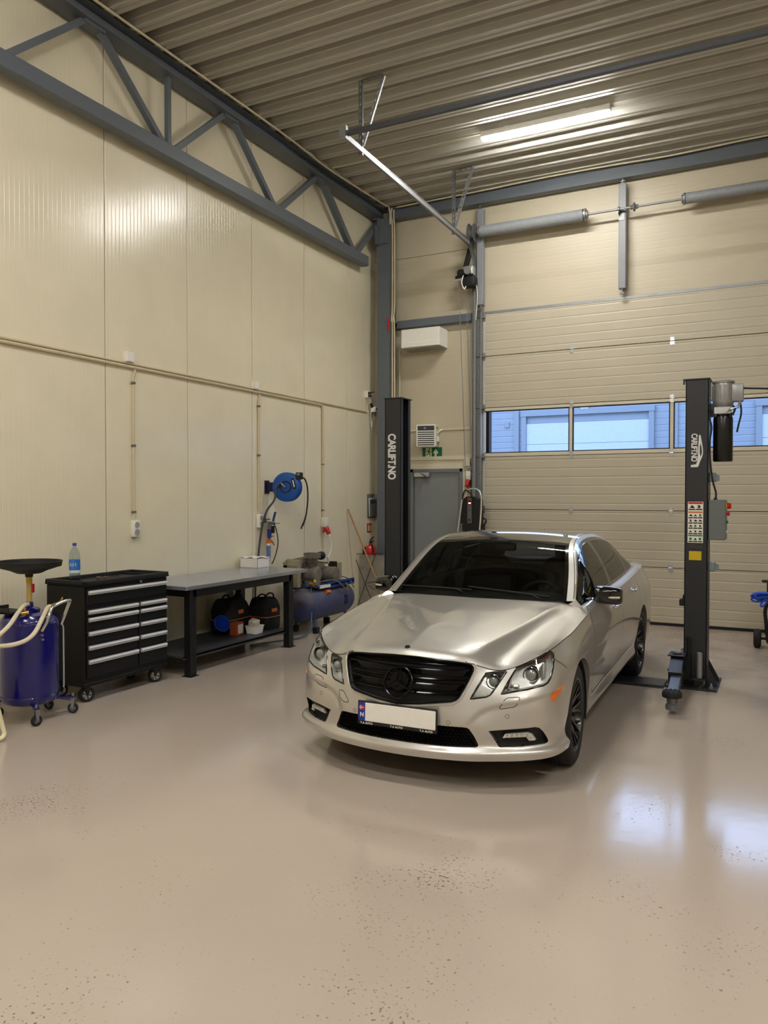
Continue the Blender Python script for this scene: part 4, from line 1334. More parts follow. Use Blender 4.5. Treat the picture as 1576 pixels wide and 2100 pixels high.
# ---- lamps
def push(bm, d_, s_=1.0):
    c_ = sum((v.co for v in bm.verts), Vector()) / len(bm.verts)
    for v in bm.verts:
        v.co = c_ + (v.co - c_) * s_ + Vector(d_)
def headlamp(src, P_, name, proj, brow=None):
    lens = src
    bowl = clone(src)
    push(bowl, (-.004, .055, .0), .93)
    es = [e for e in bowl.edges if e.is_boundary]
    r_ = bmesh.ops.extrude_edge_only(bowl, edges=es)
    c_ = sum((v.co for v in lens.verts), Vector()) / len(lens.verts)
    for v in r_['geom']:
        if isinstance(v, bmesh.types.BMVert):
            v.co = c_ + (v.co - Vector((-.004, .055, 0)) - c_) / .93 + Vector((0, .004, 0))
    for side in (1, -1):
        lb = clone(lens) if side == 1 else mirror_bm(lens)
        lo = finish(lb, name, M_lampglass, car)
        bb = clone(bowl) if side == 1 else mirror_bm(bowl)
        finish(bb, 'reflector', M_reflect, lo)
        fb = bmesh.new()
        ribbon(fb, fr([(p[0], min(p[1], float(np.interp(p[0], G_[:iu(7), 0], G_[:iu(7), 2])) - .006)) for p in P_]), .011, closed=True, h=.003)
        if side == -1:
            q = mirror_bm(fb); fb.free(); fb = q
        finish(fb, 'lamp_seal', M_gloss, lo)
        for (px, py, pz, r1, r2) in proj:
            g = MB(); g.lathe([(r1 * .93, .0), (r1, -.008), (r1 * 1.06, .0), (r1 * 1.02, .05), (r1 * .8, .055)], c=(side * px, py, pz), axis='Y', n=32, caps=False); g.build('projector_ring', M_chrome, lo)
            g = MB(); g.lathe([(0, -.012), (r2 * .5, -.010), (r2 * .85, -.003), (r2, .006), (r2 * 1.1, .03), (r1 * .95, .035)], c=(side * px, py, pz), axis='Y', n=32, caps=False); g.build('projector_lens', M_projlens, lo)
        if brow:
            bm = bmesh.new()
            vs = [bm.verts.new((side * p[0], p[1] + .012, p[2])) for p in brow]
            bm.faces.new(vs)
            r_ = bmesh.ops.extrude_face_region(bm, geom=bm.faces[:])
            for v in r_['geom']:
                if isinstance(v, bmesh.types.BMVert): v.co.y += .02
            bmesh.ops.recalc_face_normals(bm, faces=bm.faces)
            finish(bm, 'turn_indicator', mat('brown_indicator', S(112, 74, 60), .3, noise=.15) if 'brown_indicator' not in MATS else MATS['brown_indicator'], lo)
        if name == 'headlight':
            g = MB()
            g.box(side * .625 - .012, side * .625 + .012, -.655, -.62, .60, .66, bev=.004); g.box(side * .66 - .02, side * .66 + .02, -.632, -.60, .612, .632, bev=.004); g.box(side * .80 - .006, side * .80 + .006, -.52, -.46, .66, .76, bev=.003)
            g.build('reflector_step', M_chrome, lo)
headlamp(cut['outer'], P_outer, 'headlight', [(.737, -.560, .687, .047, .034)], brow=[(.668, -.572, .737), (.706, -.492, .772), (.755, -.455, .795), (.79, -.428, .803), (.812, -.43, .795), (.808, -.448, .772), (.765, -.503, .755), (.71, -.545, .744)])
headlamp(cut['inner'], P_inner, 'inner_headlight', [(.537, -.672, .650, .043, .030)])
# fog light pockets
fogp = cut['fog']; fb = clone(fogp); push(fb, (0, .045, 0), 1.0)
es = [e for e in fb.edges if e.is_boundary]
r_ = bmesh.ops.extrude_edge_only(fb, edges=es)
for v in r_['geom']:
    if isinstance(v, bmesh.types.BMVert): v.co.y -= .044
fogp.free()
for side in (1, -1):
    q = clone(fb) if side == 1 else mirror_bm(fb)
    po = finish(q, 'fog_light_pocket', M_blackm, car, smooth=30)
    D_ = [(.607, -.727, .330), (.621, -.724, .354), (.736, -.664, .362), (.757, -.645, .350), (.775, -.617, .309), (.745, -.642, .309), (.731, -.656, .334)]
    bm = bmesh.new()
    vs = [bm.verts.new((side * p[0], p[1] + .014, p[2])) for p in D_]
    f_ = bm.faces.new(vs)
    r_ = bmesh.ops.extrude_face_region(bm, geom=[f_])
    for v in r_['geom']:
        if isinstance(v, bmesh.types.BMVert): v.co.y += .028
    bmesh.ops.recalc_face_normals(bm, faces=bm.faces)
    dr = finish(bm, 'running_light', M_drl, po, smooth=0)
    for (ax_, ay_, az_) in ((.632, -.714, .342), (.658, -.700, .344), (.684, -.687, .347), (.711, -.672, .349), (.738, -.656, .346), (.752, -.640, .325)):
        g = MB(); g.box(side * ax_ - .008, side * ax_ + .008, ay_ + .006, ay_ + .02, az_ - .007, az_ + .007, bev=.002); g.build('led', M_chrome, dr)
fb.free()

# ---- grille, star, badge
gr = cut['grille']; join_mirror(gr)
gb = clone(gr); push(gb, (0, .05, 0), 1.0)
es = [e for e in gb.edges if e.is_boundary]
r_ = bmesh.ops.extrude_edge_only(gb, edges=es)
for v in r_['geom']:
    if isinstance(v, bmesh.types.BMVert): v.co.y -= .05
grille = finish(gb, 'grille', M_dark, car, smooth=30)
gr.free()
def gy(x_, z_): # depth of the nose skin
    r_ = SKIN.ray_cast(Vector((abs(x_), -3, z_)), Vector((0, 1, 0)))
    return r_[0].y if r_[0] is not None else -.8
def slat(z_, hw, hgt, name='slat', set_=.016):
    xs = np.linspace(-hw, hw, 41)
    rows = []
    for x_ in xs:
        y_ = gy(x_, z_) + set_
        rows.append([(x_, y_ + dy, z_ + dz) for dy, dz in ((.03, hgt / 2), (.004, hgt / 2), (0, hgt / 2 - .006), (.006, 0), (.012, -hgt / 2), (.03, -hgt / 2))])
    g = MB(); g.grid(rows)
    for r in (rows[0], rows[-1]):
        g.face(r)
    return g.build(name, M_grb, grille, weld=.0003)
slat(.700, .405, .040); slat(.618, .372, .040)
for z_ in (.742, .660, .578):
    slat(z_, .42 - (.745 - z_) * .4, .010, 'slat', .026)
strip('grille_rim', [fr([(0, .509)] + [p for p in P_grille if p[0] >= 0] + [(0, .780)])], .012, M_grb, grille, h=.004, one=True)
strip('grille_surround', [fr([(0, .494), (.139, .507), (.335, .528), (.364, .546), (.380, .568), (.407, .625), (.428, .672), (.442, .712), (.443, .735), (.428, .757), (.39, .766)])], .012, M_paint, car, h=.006, one=True)
# star emblem
def star_pts(c_, tilt, R_):
    e1 = Vector((1, 0, 0)); e2 = Vector((0, math.sin(tilt), math.cos(tilt))); n_ = e1.cross(e2)
    return e1, e2, n_
e1, e2, n_ = star_pts(None, .37, .09)
sc_ = Vector((0, -.872, .637))
g = MB(); g.tube([sc_ + (e1 * math.cos(a) + e2 * math.sin(a)) * .092 for a in [2 * PI * i / 48 for i in range(48)]], .0085, n=10, closed=True); emb = g.build('emblem', M_grb, grille)
g = MB()
for q in range(3):
    a = PI / 2 + q * 2 * PI / 3
    d_ = e1 * math.cos(a) + e2 * math.sin(a); s_ = e1 * -math.sin(a) + e2 * math.cos(a)
    tip = sc_ + d_ * .088; base = sc_; up_ = -e1.cross(e2)
    up_ = Vector((0, -math.cos(.37), math.sin(.37)))
    L_ = sc_ + d_ * .012 + s_ * .017; R__ = sc_ + d_ * .012 - s_ * .017; C_ = sc_ + up_ * .013; T1 = tip + s_ * .002; T2 = tip - s_ * .002
    for tri in ((C_, L_, T1), (C_, T1, T2), (C_, T2, R__), (sc_ - up_ * .004, T1, L_), (sc_ - up_ * .004, R__, T2), (sc_ - up_ * .004, T2, T1), (C_, sc_ - d_ * .0, L_), (C_, R__, sc_)):
        g.face(tri)
g.build('star', M_grb, emb, smooth=10, fix=False, weld=.0002)
g = MB(); g.lathe([(0, -.004), (.060, -.004), (.062, .004), (.062, .012), (0, .012)], c=(0, 0, 0), axis='Y', n=32)
dsk = g.build('emblem_hub', M_grb, grille); dsk.location = sc_ + Vector((0, .012, .004)); dsk.rotation_euler = (-.37, 0, 0)
bp_, bn = onskin((0, -.737, .826), 0)
g = MB(); g.lathe([(0, .006), (.012, .0055), (.0165, .004), (.018, 0), (.018, -.002)], axis='Z', n=28)
bdg = g.build('bonnet_badge', mat('badge_dark', S(40, 42, 46), .2, metal=.6, noise=.5, nscale=120), car); bdg.location = bp_; bdg.rotation_euler = bn.to_track_quat('Z', 'Y').to_euler()

# ---- lower intake with honeycomb
it = cut['intake']; join_mirror(it)
ib = clone(it); push(ib, (0, .05, 0), 1.0)
es = [e for e in ib.edges if e.is_boundary]
r_ = bmesh.ops.extrude_edge_only(ib, edges=es)
for v in r_['geom']:
    if isinstance(v, bmesh.types.BMVert): v.co.y -= .05
intake = finish(ib, 'lower_intake', M_dark, car, smooth=30); it.free()
g = MB()
hs = .014
zr = 0
z_ = .282
while z_ < .395:
    x_ = -.47 + (zr % 2) * hs * .866
    while x_ < .47:
        lim = .478 - (z_ - .275) * .5
        if abs(x_) < lim - .012:
            y_ = gy(x_, z_) + .018
            o_, i_ = [], []
            for q in range(6):
                a = PI / 6 + q * PI / 3
                o_.append(g.bm.verts.new((x_ + hs * math.cos(a), y_, z_ + hs * math.sin(a)))); i_.append(g.bm.verts.new((x_ + hs * .72 * math.cos(a), y_ + .008, z_ + hs * .72 * math.sin(a))))
            for q in range(6):
                g.bm.faces.new((o_[q], o_[(q + 1) % 6], i_[(q + 1) % 6], i_[q]))
        x_ += hs * 1.732
    z_ += hs * 1.5; zr += 1
g.build('honeycomb_mesh', M_gloss, intake, smooth=0)

# ---- number plate
tilt = -.05
pl_ = MB(); pl_.box(-.265, .265, -.006, .008, -.078, .066, bev=.006, seg=2); frm = pl_.build('plate_frame', M_blackm, car)
frm.location = (0, -.897, .436); frm.rotation_euler = (tilt, 0, 0)
g = MB(); g.box(-.212, .256, -.0085, -.004, -.056, .056, bev=.002); g.build('number_plate', mat('plate_white', S(226, 224, 216), .35, noise=.02), frm)
g = MB(); g.box(-.257, -.2125, -.0085, -.004, -.056, .056, bev=.002); pb = g.build('country_band', mat('plate_blue', S(22, 48, 140), .35, noise=.03), frm)
MX = Matrix.Rotation(PI / 2, 4, 'X')
text_obj('lettering', 'N', .036, Matrix.Translation((-.247, -.0088, -.030)) @ MX, M_white, pb, bold=.0008, extrude=.0004)
g = MB(); g.box(-.251, -.2185, -.0098, -.008, .012, .038); fl = g.build('flag', M_red, pb, smooth=0)
g = MB(); g.box(-.251, -.2185, -.0103, -.0096, .0225, .0275); g.box(-.243, -.238, -.0103, -.0096, .012, .038); g.build('flag_cross', mat('flag_blue', S(200, 205, 225), .4, noise=.02), fl, smooth=0)
for tx_ in (-.243, .155):
    text_obj('lettering', 'T.A AUTO', .017, Matrix.Translation((tx_, -.0064, -.0745)) @ MX, M_white, frm, bold=.0003, extrude=.0004, spacing=1.1)
text_obj('lettering', 'T.A AUTO', .017, Matrix.Translation((-.04, -.0064, -.0745)) @ MX, M_white, frm, bold=.0003, extrude=.0004, spacing=1.1)

# ---- gaps, sensors, covers, markers
strip('washer_cover', [fr(poly_round([(.583, .500), (.628, .572), (.709, .578), (.682, .520)], .02))], .004, M_gap, car, closed=True)
bm = bmesh.new(); ribbon(bm, fr(poly_round([(.467, .518), (.421, .519), (.362, .459), (.41, .455), (.45, .472)], .015)), .004, closed=True)
q = mirror_bm(bm); bm.free(); finish(q, 'tow_eye_cover', M_gap, car)
for (x_, z_) in ((.314, .420), (.636, .463)):
    strip('parking_sensor', [fr([(x_ + .011 * math.cos(a), z_ + .011 * math.sin(a)) for a in [i * PI / 8 for i in range(16)]])], .0022, M_gap, car, closed=True)
bm = bmesh.new()
am = [(.863, -.55, .536), (.869, -.522, .590), (.880, -.475, .606), (.897, -.425, .616), (.899, -.437, .575), (.875, -.520, .535)]
amp = [onskin(p, .003)[0] for p in am]
vs = [bm.verts.new(p) for p in amp]; f_ = bm.faces.new(vs)
r_ = bmesh.ops.extrude_face_region(bm, geom=[f_])
for v in r_['geom']:
    if isinstance(v, bmesh.types.BMVert): v.co += Vector((-.012, .004, 0))
bmesh.ops.recalc_face_normals(bm, faces=bm.faces)
for o in both(bm, 'side_marker', M_amber, car, smooth=0):
    o['label'] = 'amber side marker lamp'
strip('bonnet_gap', [[Vector(p) for p in h_front[20:48:2]] + [Vector(p) for p in h_side[0:61:3]]], .005, M_gap, car, off=.0012)
strip('door_gap', [sd([(.62, .985), (.52, .92), (.455, .60), (.44, .43), (.47, .375), (.52, .36), (1.60, .372), (1.635, .40), (1.665, .60), (1.68, 1.0)]), sd([(1.655, .375), (2.36, .395), (2.44, .45), (2.52, .62), (2.66, .78), (2.72, .90), (2.73, 1.0)])], .005, M_gap, car)
strip('bumper_gap', [[onskin((.838, -.43, .78))[0], onskin((.896, -.337, .70))[0]]], .004, M_gap, car)
# pressed line along the flank
strip('sill_moulding', [sd([(.42, .345), (1.2, .352), (2.45, .372)])], .012, M_paint, car, h=.004)
bright = [Vector(SG[i, 14]) for i in range(2, I1 + 1)]
strip('window_chrome', [bright], .010, M_gloss, car, h=.003)
strip('pillar_gap', [[Vector(RRd[i]) + Vector((-.012, -.004, .004)) for i in range(1, 62)]], .005, M_gap, car)
# door handles
for (y_, z_) in ((1.40, .872), (2.36, .905)):
    for side in (1, -1):
        p_, n_ = onskin((.91, y_, z_))
        g = MB()
        xs = [(-.10, .0), (-.085, .022), (-.04, .032), (.04, .032), (.085, .022), (.10, .0)]
        g.tube([(side * (p_.x + d_), p_.y + a, p_.z + (a + .1) * .02) for a, d_ in xs], [.010, .013, .014, .014, .013, .010], n=10, sub=4)
        g.build('door_handle', M_chrome, car)
# bonnet/body parts hidden below
M_well = M_dark
g = MB(); g.box(-.80, .80, -.62, 3.8, .20, .215); g.build('underbody', M_dark, car, smooth=0)
for cy in (0, 2.874):
    for side in (1, -1):
        g = MB()
        rows = []
        for x_ in (.56, .70, .84, .885):
            rows.append([(side * x_, cy + (ARCH - .002) * math.cos(t_), .335 + (ARCH - .002) * math.sin(t_)) for t_ in np.linspace(-.35, PI + .35, 33)])
        g.grid(rows); g.face([tuple(p) for p in rows[0]])
        g.build('wheel_well', M_dark, car)
# cowl under the screen and wipers
g = MB(); g.grid([[(x_, .50 + .035 * (x_ / .72) ** 2 + dy, .975 + dz) for x_ in np.linspace(-.74, .74, 25)] for dy, dz in ((0, -.012), (.06, -.004), (.12, .012), (.14, .05))]); g.build('cowl_panel', M_blackm, car)
for (a, c) in (((.56, .60, 1.018), (-.10, .66, 1.055)), ((-.06, .60, 1.035), (-.66, .655, 1.040))):
    g = MB()
    A, B = Vector(a), Vector(c)
    pts = []
    for q in np.linspace(0, 1, 15):
        p_ = A.lerp(B, q)
        r_ = SKIN.ray_cast(Vector((abs(p_.x), p_.y - 1, p_.z)), Vector((0, 1, 0)))
        y_ = r_[0].y - .012 if r_[0] is not None else p_.y
        pts.append((p_.x, y_, p_.z))
    g.tube(pts, .006, n=6); g.tube([(pts[0][0], pts[0][1] - .03, pts[0][2] - .05), pts[3], pts[7]], .008, n=6)
    g.build('wiper', M_blackm, car)

# ---- mirrors
def mirror(side):
    rows = []
    n = 28
    secs = [(.832, .55, .52), (.838, .82, .80), (.856, .96, .95), (.91, 1.0, 1.0), (.96, .98, .98), (1.003, .92, .93), (1.024, .82, .83), (1.034, .60, .62)]
    for (x_, sy, sz) in secs:
        ring = []
        for k_ in range(n):
            a = 2 * PI * k_ / n
            ca, sa = math.cos(a), math.sin(a)
            e_ = .62
            yy = math.copysign(abs(ca) ** e_, ca); zz = math.copysign(abs(sa) ** e_, sa)
            dy = .075 * yy * sy if yy < 0 else .040 * yy * sy
            ring.append((side * x_, .90 + (x_ - .9) * .25 + dy, 1.020 - (x_ - .87) * .07 + .069 * zz * sz))
        ring.append(ring[0])
        rows.append(ring)
    g = MB(); g.grid(rows); g.face(rows[0][:-1]); g.face(rows[-1][:-1])
    mo = g.build('wing_mirror', M_gloss, car, smooth=60, weld=.0003)
    g = MB(); g.tube([(side * .805, .80, .968), (side * .835, .84, .968), (side * .862, .885, .972), (side * .885, .90, .972)], [.026, .020, .018, .016], n=10, sub=4); g.box(side * .80 - .02, side * .80 + .02, .72, .88, .955, 1.0, bev=.012); g.build('mirror_foot', M_gloss, mo)
    g = MB()
    R_ = []
    for x_ in np.linspace(.945, 1.026, 9):
        yb = .90 + (x_ - .9) * .25 - .0755 * np.interp(x_, [s_[0] for s_ in secs], [s_[1] for s_ in secs]) - .002
        h_ = .0 + .009 * min(1, (x_ - .935) / .03)
        R_.append([(side * x_, yb, 1.006 - h_ * 1.1), (side * x_, yb, 1.006 + h_ * .8)])
    g.grid(R_); ind = g.build('mirror_indicator', mat('indicator_clear', S(196, 188, 170), .2, noise=.1, coat=.8) if 'indicator_clear' not in MATS else MATS['indicator_clear'], mo)
    md = ind.modifiers.new('t', 'SOLIDIFY'); md.thickness = .004
    g = MB(); g.box(side * .850, side * 1.018, .957, .964, .962, 1.07, bev=.003); g.build('mirror_glass', M_chrome, mo)
mirror(1); mirror(-1)

# ---- antenna
g = MB()
rows = []
for q in np.linspace(0, 1, 9):
    h_ = .055 * (1 - (1 - q) ** 2.0); w_ = .022 * (1 - (2 * q - 1.1) ** 2 * .6)
    rows.append([(-w_, 2.52 + q * .13, 1.375), (-w_ * .5, 2.52 + q * .13, 1.378 + h_ * .6), (0, 2.52 + q * .13, 1.38 + h_), (w_ * .5, 2.52 + q * .13, 1.378 + h_ * .6), (w_, 2.52 + q * .13, 1.375)])
g.grid(rows); g.face(rows[-1]); g.build('roof_antenna', M_gloss, car)

# ---- wheels
M_tyre = mat('tyre_rubber', S(30, 30, 31), .72, noise=.12, bump=.2, bscale=120)
M_rim = mat('satin_black_wheel', S(15, 15, 16), .3, noise=.05, coat=.25)
M_disc = mat('brake_disc', S(110, 110, 112), .35, metal=.9, noise=.1)
RT, RIM = .328, .236
def wheel(x_, y_, side, steer):
    c_ = MB()
    prof = [(RIM - .006, -.105), (RIM + .010, -.116), (.272, -.122), (.300, -.119), (.318, -.108), (.325, -.092), (RT, -.06), (RT, -.034), (RT - .007, -.032), (RT - .007, -.026), (RT, -.024), (RT, -.004), (RT - .007, -.003), (RT - .007, .003), (RT, .004), (RT, .024), (RT - .007, .026), (RT - .007, .032), (RT, .034), (RT, .06), (.325, .092), (.318, .108), (.300, .119), (.272, .122), (RIM + .010, .116), (RIM - .006, .105)]
    c_.lathe(prof, axis='X', n=64, caps=False)
    w_ = c_.build('wheel', M_tyre, car, smooth=40)
    w_.location = (x_, y_, RT); w_.rotation_euler = (0, 0, steer)
    # rim: barrel, lip, forked spokes
    s_ = side
    g = MB(); g.lathe([(RIM + .004, s_ * .112), (RIM - .002, s_ * .117), (RIM - .012, s_ * .114), (RIM - .018, s_ * .095), (RIM - .026, s_ * .04), (RIM - .026, s_ * -.09), (RIM - .004, s_ * -.11)], axis='X', n=64, caps=False)
    # hub face
    g.lathe([(0, s_ * .078), (.030, s_ * .078), (.034, s_ * .074), (.036, s_ * .066), (.060, s_ * .064), (.072, s_ * .055), (.072, s_ * .03)], axis='X', n=40)
    n = 10
    for q in range(n):
        a = 2 * PI * q / n
        for da in (-.16, .16):
            def P3(r, t, d_): return Vector((s_ * d_, r * math.cos(t), r * math.sin(t)))
            p0 = P3(.060, a + da * .25, .058); p1 = P3(.150, a + da * .6, .078); p2 = P3(RIM - .012, a + da, .098)
            for A, B, w1 in ((p0, p1, .017), (p1, p2, .013)):
                g.beam(A, B, w1, .020, up=(1, 0, 0))
    rim = g.build('rim', M_rim, w_, smooth=35)
    g = MB(); g.lathe([(.07, s_ * .0), (.165, s_ * .0), (.165, s_ * -.028), (.07, s_ * -.028)], axis='X', n=48, closed=True); g.build('brake_disc', M_disc, w_)
    g = MB(); g.lathe([(.0, s_ * .082), (.024, s_ * .081), (.027, s_ * .077)], axis='X', n=24); g.build('hub_cap', M_gloss, w_)
    g = MB()
    for q in range(5):
        a = 2 * PI * q / 5 + .3
        g.cyl((s_ * .060, .050 * math.cos(a), .050 * math.sin(a)), (s_ * .068, .050 * math.cos(a), .050 * math.sin(a)), .008, n=6)
    g.build('wheel_bolts', M_galvd, w_)
wheel(.778, 0, 1, .06); wheel(-.778, 0, -1, .06); wheel(.788, 2.874, 1, 0); wheel(-.788, 2.874, -1, 0)

# ---- cabin seen through the screen
M_leather = mat('dark_seat_leather', S(34, 34, 36), .5, noise=.15)
M_dash = mat('dark_dashboard', S(26, 26, 27), .6, noise=.15)
def lump(name, c_, sz, m_, p=.35, rot=0.0, parent=car):
    g = MB()
    rows = []
    for i in range(13):
        v_ = -PI / 2 + PI * i / 12
        cv, sv = math.cos(v_), math.sin(v_)
        row = []
        for k_ in range(25):
            u_ = 2 * PI * k_ / 24
            f_ = lambda t: math.copysign(abs(t) ** p, t)
            row.append((sz[0] * f_(cv) * f_(math.cos(u_)), sz[1] * f_(cv) * f_(math.sin(u_)), sz[2] * f_(sv)))
        rows.append(row)
    g.grid(rows)
    o = g.build(name, m_, parent, smooth=60, weld=.0005)
    o.location = c_; o.rotation_euler = (rot, 0, 0)
    return o
lump('dashboard', (0, .95, .86), (.70, .28, .10), M_dash)
lump('instrument_hood', (.37, 1.00, .955), (.20, .14, .045), M_dash, p=.6)
for sx in (.37, -.37):
    st_ = lump('front_seat', (sx, 1.66, .50), (.26, .27, .09), M_leather, p=.5)
    b2 = lump('seat_back', (0, .30, .38), (.25, .07, .34), M_leather, p=.5, rot=-.28, parent=st_)
    lump('headrest', (0, .42, .77), (.13, .05, .09), M_leather, p=.6, parent=st_)
lump('rear_bench', (0, 2.55, .55), (.66, .25, .10), M_leather, p=.4)
lump('rear_bench_back', (0, 2.85, .80), (.66, .07, .28), M_leather, p=.4)
g = MB(); R0 = Euler((-1.15, 0, 0)).to_matrix(); sc2 = Vector((.37, 1.18, .90))
g.tube([sc2 + R0 @ Vector((.185 * math.cos(a), .185 * math.sin(a), 0)) for a in [2 * PI * i / 36 for i in range(36)]], .016, n=10, closed=True)
for a in (0, PI, -PI / 2):
    g.beam(sc2 + R0 @ Vector((.05 * math.cos(a), .05 * math.sin(a), 0)), sc2 + R0 @ Vector((.18 * math.cos(a), .18 * math.sin(a), 0)), .035, .015)
g.lathe([(0, .01), (.06, .008), (.07, 0), (.07, -.02)], c=sc2, n=20)
g.build('steering_wheel', M_dash, car)
g = MB(); g.box(-.09, .09, 1.30, 1.35, 1.30, 1.365, bev=.012); g.box(-.05, .05, 1.22, 1.34, 1.365, 1.40, bev=.01); g.build('rear_view_mirror', M_blackm, car)
g = MB(); g.box(-.72, .72, .62, 3.0, .36, .40); g.build('cabin_floor', M_dash, car, smooth=0)
# ------------------------------------------------------------------ two-post lift
M_post = mat('anthracite_powder_coat', S(38, 39, 42), .42, noise=.04, bump=.25, bscale=400)
M_postin = mat('black_inner_steel', S(18, 18, 20), .4, noise=.1)
M_tank = mat('black_oil_tank', S(14, 15, 18), .25, noise=.1)
M_motor = mat('cast_grey_motor', S(146, 147, 145), .4, metal=.4, noise=.1)
M_box = mat('grey_control_box', S(100, 105, 104), .45, noise=.03)
M_latch = mat('grey_green_latch_cover', S(118, 128, 130), .45, noise=.05)
M_yellow = mat('yellow_label', S(196, 168, 20), .45, noise=.06)
M_sticker = mat('white_sticker', S(225, 222, 210), .45, noise=.03)
M_letter = mat('white_lettering', S(215, 215, 212), .45, noise=.02)
TX = Matrix(((0, 1, 0, 0), (0, 0, -1, 0), (-1, 0, 0, 0), (0, 0, 0, 1)))   # text reads downwards on a face that looks towards -Y
def channel(s_):
    """post column: closed back, two sides, inward lips at the open face; opens towards +x when s_=1"""
    g = MB()
    W_, D_, H_ = .20, .24, 2.84
    a = 0 if s_ > 0 else -W_
    bx = 0.0 if s_ > 0 else 0.0
    x0 = 0.0; x1 = s_ * W_
    g.box(min(x0, s_ * .008), max(x0, s_ * .008), 0, D_, .02, H_)
    g.box(min(x0, x1), max(x0, x1), 0, .008, .02, H_, bev=.002)
    g.box(min(x0, x1), max(x0, x1), D_ - .008, D_, .02, H_)
    g.box(min(x1, x1 - s_ * .008), max(x1, x1 - s_ * .008), 0, .05, .02, H_); g.box(min(x1, x1 - s_ * .008), max(x1, x1 - s_ * .008), D_ - .05, D_, .02, H_)
    return g
def base(s_, t):
    g = MB(); g.box(-.10 if s_ < 0 else -.10, .10, 0, 0, 0, 0) if False else None
    g = MB()
    xa, xb = (-.10, .34) if s_ > 0 else (-.34, .10)
    g.box(xa, xb, -.16, .42, 0, .02, bev=.003)
    b_ = g.build('base_plate', M_post, t, smooth=0)
    for (bx, by) in ((xa + .05, -.11), (xb - .05, -.11), (xa + .05, .37), (xb - .05, .37)):
        g = MB(); g.cyl((bx, by, .02), (bx, by, .035), .022, n=6); g.cyl((bx, by, .035), (bx, by, .065), .010, n=10); g.build('anchor_bolt', M_galv, b_)
    back = -s_
    for y_ in (.0, .232):
        g = MB(); g.prism([(0, .02), (back * .095, .02), (back * .09, .05), (0, .22)], 'Y', y_, y_ + .01); g.build('gusset', M_post, b_, smooth=0)
def arm(t, s_, reach, z_=.16, sect=1.0):
    """swing arm: carriage block, pivoting outer arm, telescoping inner arm, pad; pointing to -y"""
    g = MB(); g.box(min(s_ * .13, s_ * .25), max(s_ * .13, s_ * .25), -.06, .26, .06, .30, bev=.006); cr = g.build('carriage', M_postin, t, smooth=0)
    g = MB()
    p0 = Vector((s_ * .24, -.12, z_ + .07)); p1 = Vector((s_ * .20, -.62, z_ + .02)); p2 = Vector((s_ * .165, -1.05, z_ - .03))
    g.beam(p0, p1, .11, .13); g.box(p0.x - .075, p0.x + .075, -.21, -.0, z_ + .005, z_ + .02); g.box(p0.x - .075, p0.x + .075, -.21, .0, z_ + .14, z_ + .155, bev=.003)
    a = g.build('arm_outer', M_postin, t, smooth=0, bev=.004)
    g = MB(); g.beam(p1 + Vector((0, .15, .012)), p2 + Vector((0, -.02, 0)), .085, .085); g.build('arm_inner', mat('worn_grey_steel', S(88, 92, 100), .35, metal=.7, noise=.2) if 'worn_grey_steel' not in MATS else MATS['worn_grey_steel'], a, smooth=0, bev=.004)
    g = MB(); g.cyl((p0.x, -.11, z_ - .02), (p0.x, -.11, z_ + .18), .025, n=20); g.cyl((p0.x, -.11, z_ + .165), (p0.x, -.11, z_ + .178), .045, n=24); g.build('pivot_pin', M_galv, a)
    g = MB(); g.cyl((p0.x + s_ * -.09, -.05, z_ + .10), (p0.x + s_ * -.09, -.05, z_ + .30), .012, n=12); g.cyl((p0.x + s_ * -.09, -.05, z_ + .27), (p0.x + s_ * -.09, -.05, z_ + .30), .022, n=12); g.build('arm_lock', M_postin, a)
    g = MB()
    g.lathe([(.0, .0), (.075, .0), (.078, .01), (.078, .035), (.072, .045), (.0, .045)], c=(p2.x, p2.y - .03, z_ - .02), n=28)
    for q in range(10):
        th = 2 * PI * q / 10
        g.box(p2.x + .06 * math.cos(th) - .008, p2.x + .06 * math.cos(th) + .008, p2.y - .03 + .06 * math.sin(th) - .008, p2.y - .03 + .06 * math.sin(th) + .008, z_ + .02, z_ + .032)
    g.build('lift_pad', M_rubber, a)
    g = MB(); g.lathe([(.0, .0), (.05, .0), (.05, .04), (.035, .05), (.035, .10), (.0, .10)], c=(p2.x, p2.y - .03, z_ - .12), n=24); g.build('pad_screw', M_galvd, a)
    return a
# right post, with the power unit
rp_ = thing('lift_post', 'dark lift post right of the silver car, carrying the motor and control box', 'car lift', (-.668, 7.80, 0), 0, 'posts of the two-post car lift')
channel(-1).build('column', M_post, rp_, smooth=0)
g = MB(); g.box(-.215, .01, -.012, .255, 2.84, 2.852, bev=.002); g.box(-.222, -.205, -.014, -.004, 2.80, 2.852); g.build('top_cap', M_post, rp_, smooth=0)
base(-1, rp_)
arm(rp_, -1, 1)
t_ = text_obj('lettering', 'CARLIFT.NO', .072, Matrix.Translation((-.145, -.0022, 2.345)) @ TX, M_letter, rp_, bold=.0022, extrude=.0006, spacing=.86)
t_.data.transform(Matrix.Translation((0, 0, 2.345)) @ Matrix.Scale(.72, 4, (0, 0, 1)) @ Matrix.Translation((0, 0, -2.345)))
g = MB()
sil = [(-.082, 2.325), (-.072, 2.335), (-.066, 2.318), (-.058, 2.27), (-.048, 2.21), (-.046, 2.16), (-.056, 2.12), (-.072, 2.085), (-.084, 2.045), (-.094, 2.035), (-.15, 2.035), (-.15, 2.055), (-.105, 2.062), (-.092, 2.10), (-.088, 2.20)]
g.prism(sil, 'Y', -.0025, 0.0); g.mi = 1; g.prism([(-.066, 2.25), (-.058, 2.21), (-.056, 2.165), (-.066, 2.13), (-.074, 2.16), (-.074, 2.23)], 'Y', -.0035, -.002)
g.build('car_logo', [M_letter, M_post], rp_, smooth=0)
